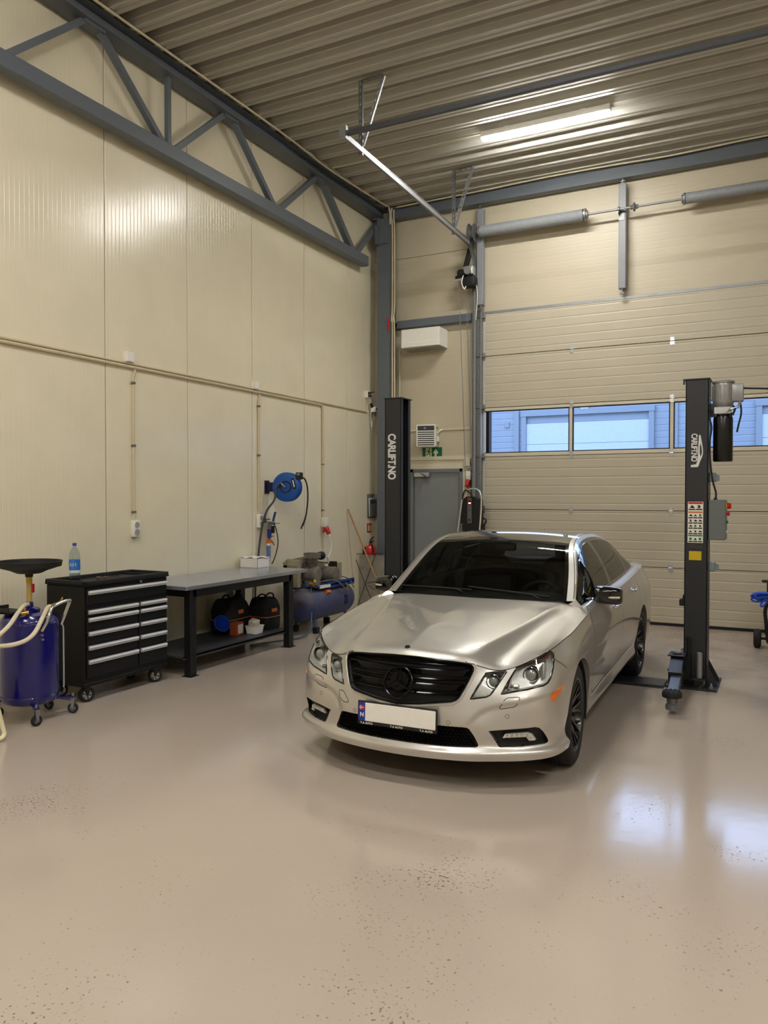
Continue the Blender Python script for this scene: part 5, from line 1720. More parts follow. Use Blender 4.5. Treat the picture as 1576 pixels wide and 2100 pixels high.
g = MB(); g.box(-.173, -.04, -.003, -.0, 1.335, 1.715); stk = g.build('warning_sticker', M_sticker, rp_, smooth=0)
def blk(x0, x1, z0, z1, m_, nm, par, d_=.0042):
    g = MB(); g.box(x0, x1, -d_, -.003, z0, z1); return g.build(nm, m_, par, smooth=0)
M_ink = mat('black_print', S(34, 30, 28), .5, noise=.1)
M_green = mat('green_print', S(16, 122, 84), .45, noise=.05)
M_orange = mat('orange_print', S(196, 104, 40), .45, noise=.05)
blk(-.168, -.045, 1.695, 1.711, M_red, 'sticker_header', stk)
blk(-.168, -.045, 1.612, 1.625, M_orange, 'sticker_header', stk)
blk(-.168, -.045, 1.396, 1.408, M_green, 'sticker_header', stk)
for z_, n_ in ((1.638, 2), (1.562, 3), (1.513, 3), (1.465, 3), (1.414, 3), (1.342, 3)):
    for q in range(n_):
        wdt = .123 / n_
        g = MB(); g.box(-.168 + q * wdt + .002, -.168 + (q + 1) * wdt - .002, -.0042, -.003, z_, z_ + .011); g.build('caption_print', M_ink, stk, smooth=0)
rnd = random.Random(4)
g = MB(); gg = MB()
for z_, n_, h_ in ((1.652, 2, .036), (1.577, 3, .026), (1.528, 3, .026), (1.479, 3, .026), (1.429, 3, .024), (1.357, 3, .030)):
    for q in range(n_):
        wdt = .123 / n_; cx_ = -.168 + (q + .5) * wdt; tgt = gg if (z_ < 1.36 and q != 1) or (1.47 < z_ < 1.49 and q == 1) else g
        # pictogram: figure, car outline or triangle
        kd = rnd.choice('cft')
        if tgt is gg:
            tgt.cyl((cx_, -.0043, z_ + h_ / 2), (cx_, -.003, z_ + h_ / 2), h_ * .42, n=16)
        elif kd == 'c':
            tgt.prism([(cx_ - wdt * .38, z_ + .006), (cx_ + wdt * .38, z_ + .004), (cx_ + wdt * .36, z_ + .012), (cx_ + wdt * .12, z_ + h_ * .8), (cx_ - wdt * .1, z_ + h_ * .85), (cx_ - wdt * .2, z_ + .014)], 'Y', -.0043, -.003)
        elif kd == 't':
            tgt.prism([(cx_ - wdt * .35, z_ + .004), (cx_ + wdt * .35, z_ + .004), (cx_, z_ + h_ * .9)], 'Y', -.0043, -.003)
        else:
            tgt.prism([(cx_ - wdt * .3, z_ + .003), (cx_ - wdt * .05, z_ + h_ * .5), (cx_ - wdt * .32, z_ + h_ * .7), (cx_ + .0, z_ + h_ * .95), (cx_ + wdt * .3, z_ + h_ * .55), (cx_ + wdt * .08, z_ + h_ * .4), (cx_ + wdt * .3, z_ + .003)], 'Y', -.0043, -.003)
g.build('sticker_pictograms', M_ink, stk, smooth=0); gg.build('sticker_green_marks', M_green, stk, smooth=0)
g = MB(); g.box(-.170, -.045, -.0025, 0, 1.285, 1.325); g.build('rating_plate', mat('dark_type_plate', S(64, 58, 52), .4, metal=.3, noise=.4, nscale=150), rp_, smooth=0)
g = MB(); g.box(-.160, -.052, -.003, 0, 1.175, 1.258); g.build('yellow_sticker', M_yellow, rp_, smooth=0)
# adapter tube in its holder
g = MB(); g.lathe([(.0, 0), (.026, 0), (.026, .24), (.022, .245), (.018, .24), (.018, .12), (.0, .12)], c=(-.055, -.065, .085), n=24); g.build('height_adapter', M_galv, rp_)
g = MB(); g.box(-.10, .005, -.11, -.0, .02, .10, bev=.004); g.build('adapter_holder', M_postin, rp_, smooth=0)
# latch covers and stop
for z_ in (1.90, 1.07):
    g = MB(); g.box(.0, .06, .06, .18, z_, z_ + .085, bev=.008); g.prism([(.06, z_ + .005), (.085, z_ + .01), (.085, z_ + .06), (.06, z_ + .075)], 'Y', .08, .16); g.build('latch_cover', M_latch, rp_, smooth=0)
g = MB(); g.box(-.245, -.20, .02, .12, .74, .80, bev=.006); g.box(-.215, -.20, .03, .11, .79, .84); g.build('door_bumper', M_rubber, rp_, smooth=0)
# motor, valve block, tank
g = MB()
g.lathe([(0, 0), (.07, 0), (.075, .01), (.085, .02), (.092, .05), (.092, .20), (.088, .215), (.096, .22), (.096, .235), (.07, .245), (0, .248)], c=(.115, .10, 2.585), n=36)
for q in range(14):
    th = 2 * PI * q / 14
    g.beam((.115 + .092 * math.cos(th), .10 + .092 * math.sin(th), 2.65), (.115 + .092 * math.cos(th), .10 + .092 * math.sin(th), 2.785), .010, .012, up=(math.cos(th), math.sin(th), 0))
mo = g.build('motor', M_motor, rp_)
g = MB(); g.box(.185, .285, .04, .16, 2.63, 2.79, bev=.012, seg=2); g.build('terminal_box', M_motor, mo)
g = MB(); g.box(.04, .185, .03, .17, 2.52, 2.585, bev=.004); g.cyl((.06, .025, 2.555), (.06, .035, 2.555), .006, n=10); g.cyl((.15, .0, 2.552), (.15, .04, 2.552), .016, n=14); g.cyl((.10, .02, 2.552), (.10, .04, 2.552), .009, n=12); g.tube([(.15, .02, 2.55), (.20, .0, 2.56), (.245, .02, 2.58), (.26, .06, 2.64)], .012, n=10, sub=5); g.build('valve_block', M_alu, rp_)
g = MB(); g.lathe([(0, 0), (.075, 0), (.082, .006), (.085, .012), (.085, .39), (.08, .41), (.06, .42), (.06, .44), (0, .44)], c=(.115, .10, 2.085), n=36); g.cyl((.178, .06, 2.48), (.178, .06, 2.53), .016, n=12); g.build('oil_tank', M_tank, rp_)
g = MB(); g.box(.0, .05, .06, .14, 2.50, 2.62); g.build('motor_bracket', M_post, rp_, smooth=0)
g = MB(); g.tube([(.26, .05, 2.63), (.27, .03, 2.52), (.25, .03, 2.42), (.235, .05, 2.35)], .008, n=8, sub=6); g.tube([(.285, .09, 2.75), (.45, .12, 2.74), (.8, .16, 2.72), (2.2, .2, 2.74)], .008, n=8, sub=6); g.tube([(.20, .02, 2.585), (.22, -.0, 2.56), (.20, .0, 2.50)], .01, n=8, sub=5); g.build('motor_cable', M_rubber, rp_)
g = MB(); g.tube([(.02, .03, 2.56), (.0, .01, 2.50), (.025, .0, 2.40), (.01, .0, 2.25), (.02, .0, 2.05), (.04, .01, 1.90), (.065, .02, 1.80), (.06, .04, 1.735)], .008, n=8, sub=6); g.cyl((.06, .04, 1.725), (.06, .04, 1.75), .016, n=12); g.build('control_cable', M_rubber, rp_)
# control box
g = MB(); g.box(.006, .150, .0, .20, 1.365, 1.735, bev=.006); cb = g.build('control_box', M_box, rp_, smooth=0)
g = MB(); g.box(.148, .158, .04, .13, 1.645, 1.71); g.build('switch_plate', M_yellow, cb, smooth=0)
g = MB(); g.cyl((.158, .085, 1.678), (.176, .085, 1.678), .028, n=18); g.box(.176, .192, .075, .095, 1.652, 1.704, bev=.003); g.build('main_switch', M_red, cb)
g = MB(); g.cyl((.150, .085, 1.605), (.172, .085, 1.605), .016, n=16); g.cyl((.172, .085, 1.605), (.180, .085, 1.605), .019, n=16); g.build('stop_button', M_red, cb)
g = MB(); g.cyl((.150, .085, 1.53), (.166, .085, 1.53), .015, n=16); g.build('start_button', M_green, cb)
g = MB(); g.cyl((.150, .085, 1.44), (.166, .085, 1.44), .012, n=16); g.build('lower_button', M_white, cb)
# hook on the floor side of the carriage
g = MB(); g.tube([(-.16, -.16, .10), (-.02, -.22, .10), (.0, -.24, .10), (.0, -.30, .085), (-.04, -.34, .06)], .009, n=8, sub=4); g.build('arm_restraint_rod', M_postin, rp_)
# left post
lp_ = thing('lift_post', 'dark lift post left of the silver car in front of the grey door', 'car lift', (-4.008, 7.80, 0), 0, 'posts of the two-post car lift')
channel(1).build('column', M_post, lp_, smooth=0)
g = MB(); g.box(-.01, .215, -.012, .255, 2.84, 2.852, bev=.002); g.build('top_cap', M_post, lp_, smooth=0)
base(1, lp_)
arm(lp_, 1, 1)
t_ = text_obj('lettering', 'CARLIFT.NO', .128, Matrix.Translation((.045, -.0022, 2.455)) @ TX, M_letter, lp_, bold=.0045, extrude=.0006, spacing=.92)
xs_ = [v.co.z for v in t_.data.vertices]
t_.data.transform(Matrix.Translation((0, 0, 2.455)) @ Matrix.Scale(.505 / (max(xs_) - min(xs_)), 4, (0, 0, 1)) @ Matrix.Translation((0, 0, -2.455)))
g = MB()
for q in range(64):
    z_ = .25 + q * .019
    g.box(.118, .136, .05, .062, z_, z_ + .012, bev=.002); g.cyl((.114, .056, z_ + .006), (.140, .056, z_ + .006), .003, n=6)
g.build('lifting_chain', M_galv, lp_, smooth=0)
g = MB(); g.box(.09, .13, .03, .21, .30, 1.52); g.build('slide_column', M_postin, lp_, smooth=0)
# plate over the hoses between the posts
t = thing('cover_plate', 'low dark steel cover plate on the floor between the lift posts', 'floor plate', (-2.34, 7.74, 0))
g = MB(); g.prism([(-.17, 0), (-.145, .022), (.145, .022), (.17, 0)], 'X', -1.32, 1.32); g.build('plate', mat('dark_chequer_steel', S(60, 60, 62), .35, metal=.6, noise=.3, nscale=20), t, smooth=0)
# ------------------------------------------------------------------ workbench
M_benchtop = mat('zinc_bench_top', S(172, 175, 182), .26, metal=.7, noise=.12, nscale=6)
M_benchf = mat('black_bench_frame', S(20, 20, 22), .4, noise=.08)
t = thing('workbench', 'long black workbench with a grey metal top along the left wall', 'workbench', (-5.55, 6.87, 0))
g = MB(); g.box(-.40, .42, -1.04, 1.08, .855, .895, bev=.004); g.build('bench_top', M_benchtop, t, smooth=0)
for (lx, ly) in ((.34, -.90), (.34, .80), (-.36, -.90), (-.36, .80)):
    g = MB()
    sx = 1 if lx > 0 else -1
    g.box(lx - .04, lx + .04, ly - .045, ly + .045, .004, .852, bev=.003)
    for z_ in (.80, .74, .27, .22):
        g.cyl((lx + sx * .038, ly, z_), (lx + sx * .046, ly, z_), .007, n=8)
        g.cyl((lx + .02, ly - .043, z_), (lx + .02, ly - .05, z_), .006, n=8)
    lg = g.build('leg', M_benchf, t, smooth=0)
    g = MB(); g.box(lx - .06, lx + .06, ly - .06, ly + .06, 0, .006); g.build('foot_plate', M_benchf, lg, smooth=0)
g = MB(); g.box(.34, .38, -.90, .80, .775, .852); g.build('front_rail', M_benchf, t, smooth=0)
g = MB(); g.box(-.40, -.36, -.90, .80, .775, .852); g.build('rear_rail', M_benchf, t, smooth=0)
for ly in (-.90, .80):
    g = MB(); g.box(-.36, .34, ly - .02, ly + .02, .775, .852); g.build('side_rail', M_benchf, t, smooth=0)
g = MB(); g.box(-.40, .33, -.98, .88, .180, .20, bev=.002); g.box(.31, .33, -.98, .88, .165, .20); g.build('shelf', mat('dark_grey_shelf', S(58, 60, 62), .45, noise=.08), t, smooth=0)

M_card = mat('white_cardboard', S(232, 228, 222), .75, noise=.04)
t = thing('cardboard_box', 'open white cardboard box on the workbench against the wall', 'box', (-5.82, 7.84, .895))
g = MB()
for a in ((-.13, .13, -.12, -.117), (-.13, .13, .117, .12), (-.13, -.127, -.12, .12), (.127, .13, -.12, .12)):
    g.box(a[0], a[1], a[2], a[3], 0, .115)
g.box(-.13, .13, -.12, .12, 0, .003); g.build('box_walls', M_card, t, smooth=0)
g = MB(); g.prism([(-.12, .117), (.12, .117), (.14, .125), (.13, .135), (-.10, .132)], 'X', -.12, .10) if False else g.grid([[(-.14 + .28 * i / 6, -.13 + .26 * j / 5, .117 + .010 * math.sin(i * 2.1 + j * 1.3) + .006) for j in range(6)] for i in range(7)]); g.build('flap', M_card, t)

# bags and small things on the lower shelf
M_nyl = mat('black_nylon', S(20, 20, 21), .8, noise=.2, bump=.4, bscale=350)
M_or = mat('orange_trim', S(206, 110, 40), .6, noise=.1)
def toolbag(x, y, rz, sx, sy, h, label):
    t = thing('tool_bag', label, 'bag', (x, y, .202), rz, 'tool bags under the workbench')
    rows = []
    n = 28
    for z_, s_ in ((0, .94), (.02, 1.0), (h * .35, 1.03), (h * .42, 1.0), (h * .7, 1.02), (h * .92, .96), (h, .80), (h * 1.02, .4)):
        ring = []
        for k_ in range(n + 1):
            a = 2 * PI * k_ / n
            f_ = lambda v: math.copysign(abs(v) ** .45, v)
            ring.append((sx * s_ * f_(math.cos(a)), sy * s_ * f_(math.sin(a)) * (1.0 if z_ < h * .9 else .8), z_ + .012 * math.sin(3 * a + x * 5) * (z_ > h * .6)))
        rows.append(ring)
    g = MB(); g.grid(rows); g.face([tuple(p) for p in rows[0][:-1]]); g.face([tuple(p) for p in rows[-1][:-1]])
    b_ = g.build('bag_body', M_nyl, t, smooth=50, weld=.0004)
    g = MB()
    ring = [(sx * 1.035 * math.copysign(abs(math.cos(a)) ** .45, math.cos(a)), sy * 1.035 * math.copysign(abs(math.sin(a)) ** .45, math.sin(a)), h * .42) for a in [2 * PI * k_ / 48 for k_ in range(48)]]
    g.tube(ring, .005, n=6, closed=True); g.build('bag_piping', M_or, t)
    g = MB(); g.box(sx * .99, sx * 1.035, -.05, .05, h * .58, h * .70, bev=.004); g.build('bag_label', M_or, t)
    for yy in (-sy * .5, sy * .5):
        g = MB(); g.tube([(sx * .25, yy - .10, h * .95), (sx * .2, yy - .08, h * 1.10), (sx * .1, yy, h * 1.16), (sx * .0, yy + .08, h * 1.10), (-sx * .05, yy + .10, h * .95)], .010, n=8, sub=5); g.build('carry_strap', M_nyl, t)
toolbag(-5.74, 7.27, .05, .14, .24, .37, 'black tool bag with orange piping behind the white tub under the bench')
toolbag(-5.53, 7.64, -.08, .15, .15, .35, 'boxier black tool bag beside the right leg of the workbench')
t = thing('funnel', 'blue plastic funnel lying on the lower shelf of the workbench', 'funnel', (-5.66, 6.95, .202))
M_bluep = mat('blue_plastic', S(28, 66, 168), .35, noise=.06)
g = MB(); g.lathe([(.012, 0), (.014, .09), (.025, .11), (.085, .20), (.095, .205), (.095, .225), (.09, .225), (.083, .205), (.022, .113), (.010, .09), (.009, 0)], n=32, closed=True)
fo = g.build('funnel_cone', M_bluep, t); fo.rotation_euler = (math.radians(62), 0, math.radians(70)); fo.location = (-.10, .03, .05)
t = thing('carton', 'orange and white carton standing on the shelf beside the blue funnel', 'carton', (-5.53, 7.11, .202), .15)
g = MB(); g.box(-.05, .05, -.07, .07, 0, .14, bev=.003); g.build('carton_body', mat('orange_carton', S(176, 84, 44), .6, noise=.15), t, smooth=0)
g = MB(); g.box(.0502, .052, -.055, .055, .02, .12); g.build('carton_print', M_card, t, smooth=0)
t = thing('plastic_tub', 'small white tub with papers in it on the lower shelf', 'tub', (-5.40, 7.27, .202), .05)
g = MB(); g.lathe([(0, 0), (.085, 0), (.09, .005), (.105, .085), (.112, .088), (.112, .094), (.101, .09), (.086, .008), (0, .008)], n=4); o = g.build('tub', M_white, t, smooth=0); o.rotation_euler = (0, 0, PI / 4)
g = MB(); g.box(-.05, .05, -.06, .03, .02, .16, rot=(.25, .2, .1), bev=.003); g.build('paper_packet', mat('printed_paper', S(205, 190, 176), .7, noise=.3, nscale=60), t, smooth=0)
pipe('air_hose', 'dark air hose lying on the floor between the workbench and the compressor', [(-5.45, 8.55, .60), (-5.43, 8.50, .50), (-5.37, 8.42, .25), (-5.33, 8.32, .08), (-5.36, 8.15, .016), (-5.45, 7.95, .012), (-5.55, 7.70, .012), (-5.60, 7.45, .012)], .010, mat('blue_grey_hose', S(64, 84, 104), .4), sub=8, cat='hose')

# ------------------------------------------------------------------ tool chest
t = thing('tool_chest', 'black roller tool chest with bright drawer pulls left of the workbench', 'tool chest', (-5.50, 5.23, 0))
M_chest = mat('black_chest_paint', S(13, 13, 14), .4, spec=.35, noise=.06, bump=.15, bscale=300)
M_pull = mat('bright_drawer_pull', S(226, 228, 230), .28, metal=.35, noise=.03)
M_drawer = mat('black_drawer_paint', S(17, 19, 21), .4, spec=.4, noise=.05, bump=.15, bscale=300)
g = MB(); g.box(-.24, .215, -.50, .50, .165, 1.0, bev=.008); g.build('cabinet', M_chest, t, smooth=0)
g = MB()
g.box(-.25, .235, -.505, .505, 1.0, 1.012); g.box(-.25, .235, -.505, -.48, 1.0, 1.045, bev=.006); g.box(-.25, .235, .48, .505, 1.0, 1.045, bev=.006); g.box(-.25, -.225, -.505, .505, 1.0, 1.045, bev=.006); g.box(.205, .235, -.505, .505, 1.0, 1.045, bev=.008); g.box(-.24, .22, .36, .38, 1.01, 1.03); g.box(-.24, .22, -.40, -.38, 1.01, 1.03)
g.build('top_tray', M_blackm, t, smooth=0)
def drawer(y0, y1, z0, z1):
    g = MB(); g.box(.205, .228, y0, y1, z0, z1, bev=.004); d_ = g.build('drawer', M_drawer, t, smooth=0)
    g = MB()
    zz = z1 - .006
    g.prism([(.228, zz - .026), (.232, zz - .028), (.246, zz - .022), (.249, zz - .012), (.244, zz - .001), (.228, zz)], 'Y', y0 + .012, y1 - .006); g.build('drawer_pull', M_pull, d_, smooth=0)
    g = MB(); g.box(.2282, .2455, y0 + .012, y1 - .006, zz - .033, zz - .0285); g.build('pull_lower_strip', M_pull, d_, smooth=0)
drawer(-.475, .475, .845, .965)
Y0, Y1, Y2, Y3 = -.475, .110, .128, .475
ztops = [.80, .735, .615, .495, .375, .21]
for a, c in zip(ztops[:-1], ztops[1:]):
    drawer(Y0, Y1, c + .008, a); drawer(Y2, Y3, c + .008, a)
g = MB(); g.cyl((.228, .14, .985), (.240, .14, .985), .011, n=18); g.build('lock', M_galv, t)
g = MB(); g.box(-.06, .215, -.5, .5, .14, .17, bev=.003); g.build('plinth', M_chest, t, smooth=0)
def caster_m(parent, x, y, r, wdt, rz, rim_m, fork_m, ztop):
    g = MB()
    R = Matrix.Rotation(rz, 3, 'Z')
    def T(p): return R @ Vector(p) + Vector((x, y, 0))
    g.lathe([(r * .62, -wdt / 2), (r * .9, -wdt / 2), (r, -wdt * .3), (r, wdt * .3), (r * .9, wdt / 2), (r * .62, wdt / 2)], c=(0, 0, r), axis='Y', n=28, closed=True)
    for v in g.bm.verts: v.co = T(v.co)
    wl = g.build('caster_wheel', M_rubber, parent)
    g = MB(); g.lathe([(r * .63, -wdt * .42), (r * .58, -wdt * .40), (r * .58, wdt * .40), (r * .63, wdt * .42)], c=(0, 0, r), axis='Y', n=28, closed=True); g.lathe([(0, -wdt * .45), (r * .2, -wdt * .45), (r * .2, wdt * .45), (0, wdt * .45)], c=(0, 0, r), axis='Y', n=16)
    for q in range(6):
        a = q * PI / 3
        for s_ in (-1, 1):
            g.beam((r * .15 * math.cos(a), s_ * wdt * .36, r + r * .15 * math.sin(a)), (r * .6 * math.cos(a + .3), s_ * wdt * .36, r + r * .6 * math.sin(a + .3)), wdt * .2, r * .13, up=(0, 1, 0))
    for v in g.bm.verts: v.co = T(v.co)
    g.build('wheel_centre', rim_m, wl)
    g = MB()
    for s_ in (-1, 1):
        g.prism([(-r * .15, r * .85), (r * .15, r * .85), (r * .45, 2 * r + .01), (r * .35, ztop - .004), (-r * .3, ztop - .004), (-r * .3, 2 * r)], 'Y', s_ * wdt * .62 - .0015, s_ * wdt * .62 + .0015)
    g.box(-r * .35, r * .5, -wdt * .65, wdt * .65, ztop - .008, ztop - .003); g.cyl((0, -wdt * .75, r), (0, wdt * .75, r), r * .13, n=10)
    for v in g.bm.verts: v.co = T(v.co)
    g.build('caster_fork', fork_m, wl)
    return wl
for (cx_, cy_, rz) in ((.15, -.42, 1.15), (.15, .40, .95), (-.17, -.42, 1.3), (-.17, .40, 1.2)):
    caster_m(t, cx_, cy_, .065, .045, rz, M_alu, M_benchf, .15)
t = thing('water_bottle', 'clear plastic water bottle with a blue cap standing on the tool chest', 'bottle', (-5.47, 4.80, 1.013))
M_pet = thin_glass('clear_bottle_plastic', (.84, .90, .94))
M_water = thin_glass('water', (.72, .80, .85), ior=1.33)
M_blab = mat('blue_bottle_label', S(46, 108, 190), .4, noise=.25, nscale=40)
g = MB(); g.lathe([(0, .006), (.02, .0), (.040, .002), (.045, .012), (.045, .09), (.043, .10), (.0455, .11), (.0455, .24), (.042, .262), (.030, .292), (.016, .312), (.0135, .318), (.0135, .335)], n=32); g.build('bottle', M_pet, t)
g = MB(); g.lathe([(0, .008), (.038, .008), (.043, .014), (.043, .085), (.0, .085)], n=28); g.build('water', M_water, t)
g = MB(); g.lathe([(.0462, .115), (.0462, .205)], n=32); lb = g.build('bottle_label', M_blab, t)
g = MB(); g.lathe([(.0468, .095), (.0468, .114)], n=32); g.build('label_footer', mat('white_print', S(205, 212, 214), .5, noise=.3, nscale=90), t)
g = MB(); g.lathe([(.0155, .323), (.0165, .325), (.0165, .345), (.0145, .348), (0, .348)], n=24); g.build('bottle_cap', M_bluep, t)
me = text_mesh('AH', .045, bold=.0005, extrude=.0002)
for v in me.vertices:
    a = (v.co.x - .025) / .047 - 1.22
    v.co = Vector((.0472 * math.cos(a), .0472 * math.sin(a), .148 + v.co.y))
me.materials.append(M_white); o = bpy.data.objects.new('label_lettering', me); COL.objects.link(o); o.parent = lb
t = thing('tape_roll', 'small roll of brown tape lying on the tool chest top', 'tape', (-5.50, 5.13, 1.013))
g = MB(); g.lathe([(.030, 0), (.048, 0), (.050, .003), (.050, .022), (.048, .025), (.030, .025)], n=32, closed=True); g.build('roll', mat('brown_tape', S(74, 58, 40), .35, noise=.1), t)
t = thing('safety_glasses', 'clear plastic goggles lying beside the tape on the tool chest', 'goggles', (-5.52, 5.27, 1.013), .4)
g = MB(); g.grid([[(.05 * math.cos(a) * 1.0, .075 * math.sin(a), z_) for a in [-1.3 + 2.6 * q / 16 for q in range(17)]] for z_ in (.0, .02, .045)]); g.build('lens', thin_glass('clear_goggle', (.85, .86, .85)), t)
g = MB(); g.tube([(.014, -.072, .04), (-.06, -.075, .03), (-.09, -.06, .01)], .003, sub=4); g.tube([(.014, .072, .04), (-.06, .075, .03), (-.09, .06, .01)], .003, sub=4); g.build('temple_arm', M_blackm, t)

# ------------------------------------------------------------------ waste oil drainer
t = thing('oil_drainer', 'blue waste-oil drainer on casters with a black funnel dish and chrome handle', 'oil drainer', (-5.34, 4.24, 0), 0)
M_blue = mat('deep_blue_paint', S(14, 15, 98), .22, noise=.05, coat=.5)
g = MB(); g.lathe([(0, .125), (.15, .13), (.195, .15), (.212, .18), (.215, .20), (.215, .77), (.210, .80), (.18, .835), (.12, .85), (.06, .853), (0, .853)], n=48); g.build('tank', M_blue, t)
g = MB(); g.lathe([(.216, .765), (.219, .772), (.216, .779)], n=48, closed=True); g.lathe([(.216, .195), (.219, .203), (.216, .21)], n=48, closed=True); g.build('tank_bead', M_blue, t)
g = MB(); g.lathe([(.075, .85), (.08, .87), (.06, .885), (.03, .89), (.03, .915), (.024, .93)], n=28); g.build('tank_neck', M_blue, t)
g = MB(); g.lathe([(.021, .90), (.021, 1.135), (.0, 1.135)], n=20); g.build('riser_tube', mat('yellowed_plastic_tube', S(186, 160, 92), .4, noise=.12, nscale=10), t)
g = MB(); g.lathe([(.0235, 1.08), (.0235, 1.125), (.018, 1.125)], n=20); g.build('tube_collar', mat('yellow_collar', S(202, 166, 40), .45), t)
g = MB(); g.box(.012, .03, .004, .03, 1.0, 1.07, bev=.005); g.build('valve_lever', M_red, t)
g = MB(); g.lathe([(.028, 1.125), (.03, 1.14), (.03, 1.152), (.09, 1.155), (.14, 1.178), (.225, 1.205), (.240, 1.208), (.246, 1.245), (.250, 1.248), (.246, 1.252), (.240, 1.25), (.233, 1.215), (.14, 1.185), (.06, 1.168), (.0, 1.166)], n=56); g.build('funnel_dish', M_blackm, t)
g = MB(); g.box(-.20, .04, -.22, -.04, .855, .872, bev=.004); g.box(-.20, -.19, -.22, -.04, .86, .90); g.box(-.20, .04, -.22, -.212, .86, .90); g.build('tool_tray', M_blackm, t, smooth=0)
g = MB(); g.tube([(.208, -.055, .72), (.24, -.03, .80), (.24, .01, .885), (.235, .04, .905), (.22, .13, .925), (.215, .19, .93), (.20, .225, .925), (.18, .23, .90), (.16, .20, .80), (.145, .178, .735)], .0125, n=12, sub=5); g.build('handle', M_chrome, t)
for p in ((.214, -.06, .69), (.214, -.055, .655)):
    g = MB(); g.cyl((p[0] - .01, p[1], p[2]), (p[0] + .012, p[1], p[2]), .008, n=10); g.build('handle_bolt', M_galv, t)
g = MB(); g.tube([(.13, .195, .74), (.135, .205, .72), (.135, .21, .70), (.135, .212, .24), (.13, .212, .22)], .006, n=8); g.build('level_tube', mat('milky_tube', S(186, 190, 186), .3), t)
M_hose = mat('cream_hose', S(216, 205, 176), .45, noise=.06)
g = MB(); g.tube([(.02, -.03, .915), (.06, -.10, .91), (.14, -.22, .87), (.20, -.34, .80), (.20, -.46, .72)], .016, n=10, sub=6); g.build('suction_hose', M_hose, t)
g = MB(); g.tube([(.16, .06, .895), (.18, .02, .885), (.22, -.06, .82), (.24, -.14, .73), (.24, -.22, .68), (.22, -.32, .66), (.20, -.44, .665)], .017, n=10, sub=6); g.build('drain_hose', M_hose, t)
M_brass = mat('brass', S(190, 150, 84), .25, metal=.9, noise=.1)
g = MB(); g.tube([(.16, .06, .895), (.155, .12, .905), (.15, .17, .915), (.14, .20, .945)], [.013, .011, .010, .008], n=10, sub=4); g.build('hose_lance', M_brass, t)
g = MB(); g.cyl((.12, -.17, .865), (.16, -.13, .872), .016, n=12); g.cyl((.14, -.15, .85), (.14, -.15, .905), .008, n=10); g.build('ball_valve', M_brass, t)
for (cx_, cy_, rz) in ((.22, -.12, 1.4), (.17, .27, .5), (-.25, -.10, .9), (-.10, .26, .2)):
    L = math.hypot(cx_, cy_)
    g = MB(); g.beam((cx_ / L * .15, cy_ / L * .15, .145), (cx_, cy_, .135), .045, .014); g.beam((cx_ / L * .212, cy_ / L * .212, .14), (cx_ / L * .213, cy_ / L * .213, .26), .04, .008, up=(cx_ / L, cy_ / L, 0)); g.build('caster_bracket', M_blue, t, smooth=0)
    caster_m(t, cx_, cy_, .042, .026, rz, M_galvd, M_galv, .128)
    g = MB(); g.cyl((cx_, cy_, .14), (cx_, cy_, .165), .010, n=10); g.build('caster_stud', M_galv, t)

# ------------------------------------------------------------------ cream pressure pot, cut by the left edge of the picture
t = thing('pressure_pot', 'cream pressure pot on a tubular frame, cut by the left edge of the photo', 'pressure pot', (-5.06, 3.545, 0))
M_crm = mat('cream_enamel', S(228, 222, 182), .35, noise=.04, coat=.3)
g = MB(); g.lathe([(0, .36), (.08, .37), (.13, .41), (.155, .47), (.16, .54), (.155, .62), (.13, .68), (.08, .72), (0, .73)], n=40); g.build('pot', M_crm, t)
g = MB(); g.lathe([(.04, .725), (.04, .75), (.03, .76), (0, .76)], n=20); g.build('pot_lid', M_galv, t)
g = MB(); g.tube([(.06, -.16, .02), (.05, -.02, .02), (.04, .17, .02), (.03, .225, .04), (.02, .225, .09), (-.02, .185, .35), (-.03, .15, .55), (-.03, .12, .95)], .016, n=10, sub=5); g.tube([(.06, -.16, .02), (.06, -.24, .04), (.05, -.24, .1), (-.0, -.19, .35), (-.03, -.15, .55), (-.03, -.12, .95), (-.03, 0, .97), (-.03, .12, .95)], .016, n=10, sub=5); g.build('tube_frame', M_crm, t)
for y_ in (-.17, .16):
    g = MB(); g.lathe([(0, -.02), (.05, -.02), (.055, -.012), (.085, -.016), (.095, -.01), (.095, .01), (.085, .016), (.055, .012), (.05, .02), (0, .02)], c=(-.20, y_, .095), axis='Y', n=30); g.build('wheel', M_rubber, t)
g = MB(); g.cyl((-.20, -.19, .095), (-.20, .18, .095), .012, n=10); g.beam((-.2, 0, .095), (0, 0, .36), .03, .03); g.build('axle', M_crm, t)
# ------------------------------------------------------------------ things on the left wall
def socket(y, z, label):
    t = thing('power_socket', label, 'socket', (-6.0, y, z), 0, 'white double sockets on the left wall')
    g = MB(); g.box(0, .05, -.045, .045, -.085, .085, bev=.008, seg=2); g.build('socket_box', M_white, t)
    for dz in (-.038, .036):
        g = MB(); g.lathe([(.033, .052), (.030, .056), (.027, .052), (.025, .040), (0, .040)], c=(0, 0, dz), axis='X', n=24); g.build('outlet', mat('socket_recess', S(160, 156, 146), .5) if 'socket_recess' not in MATS else MATS['socket_recess'], t)
socket(6.02, 1.43, 'white double socket on the wall above the tool chest')
socket(8.16, 1.45, 'white double socket below the conduit beside the hose reel')

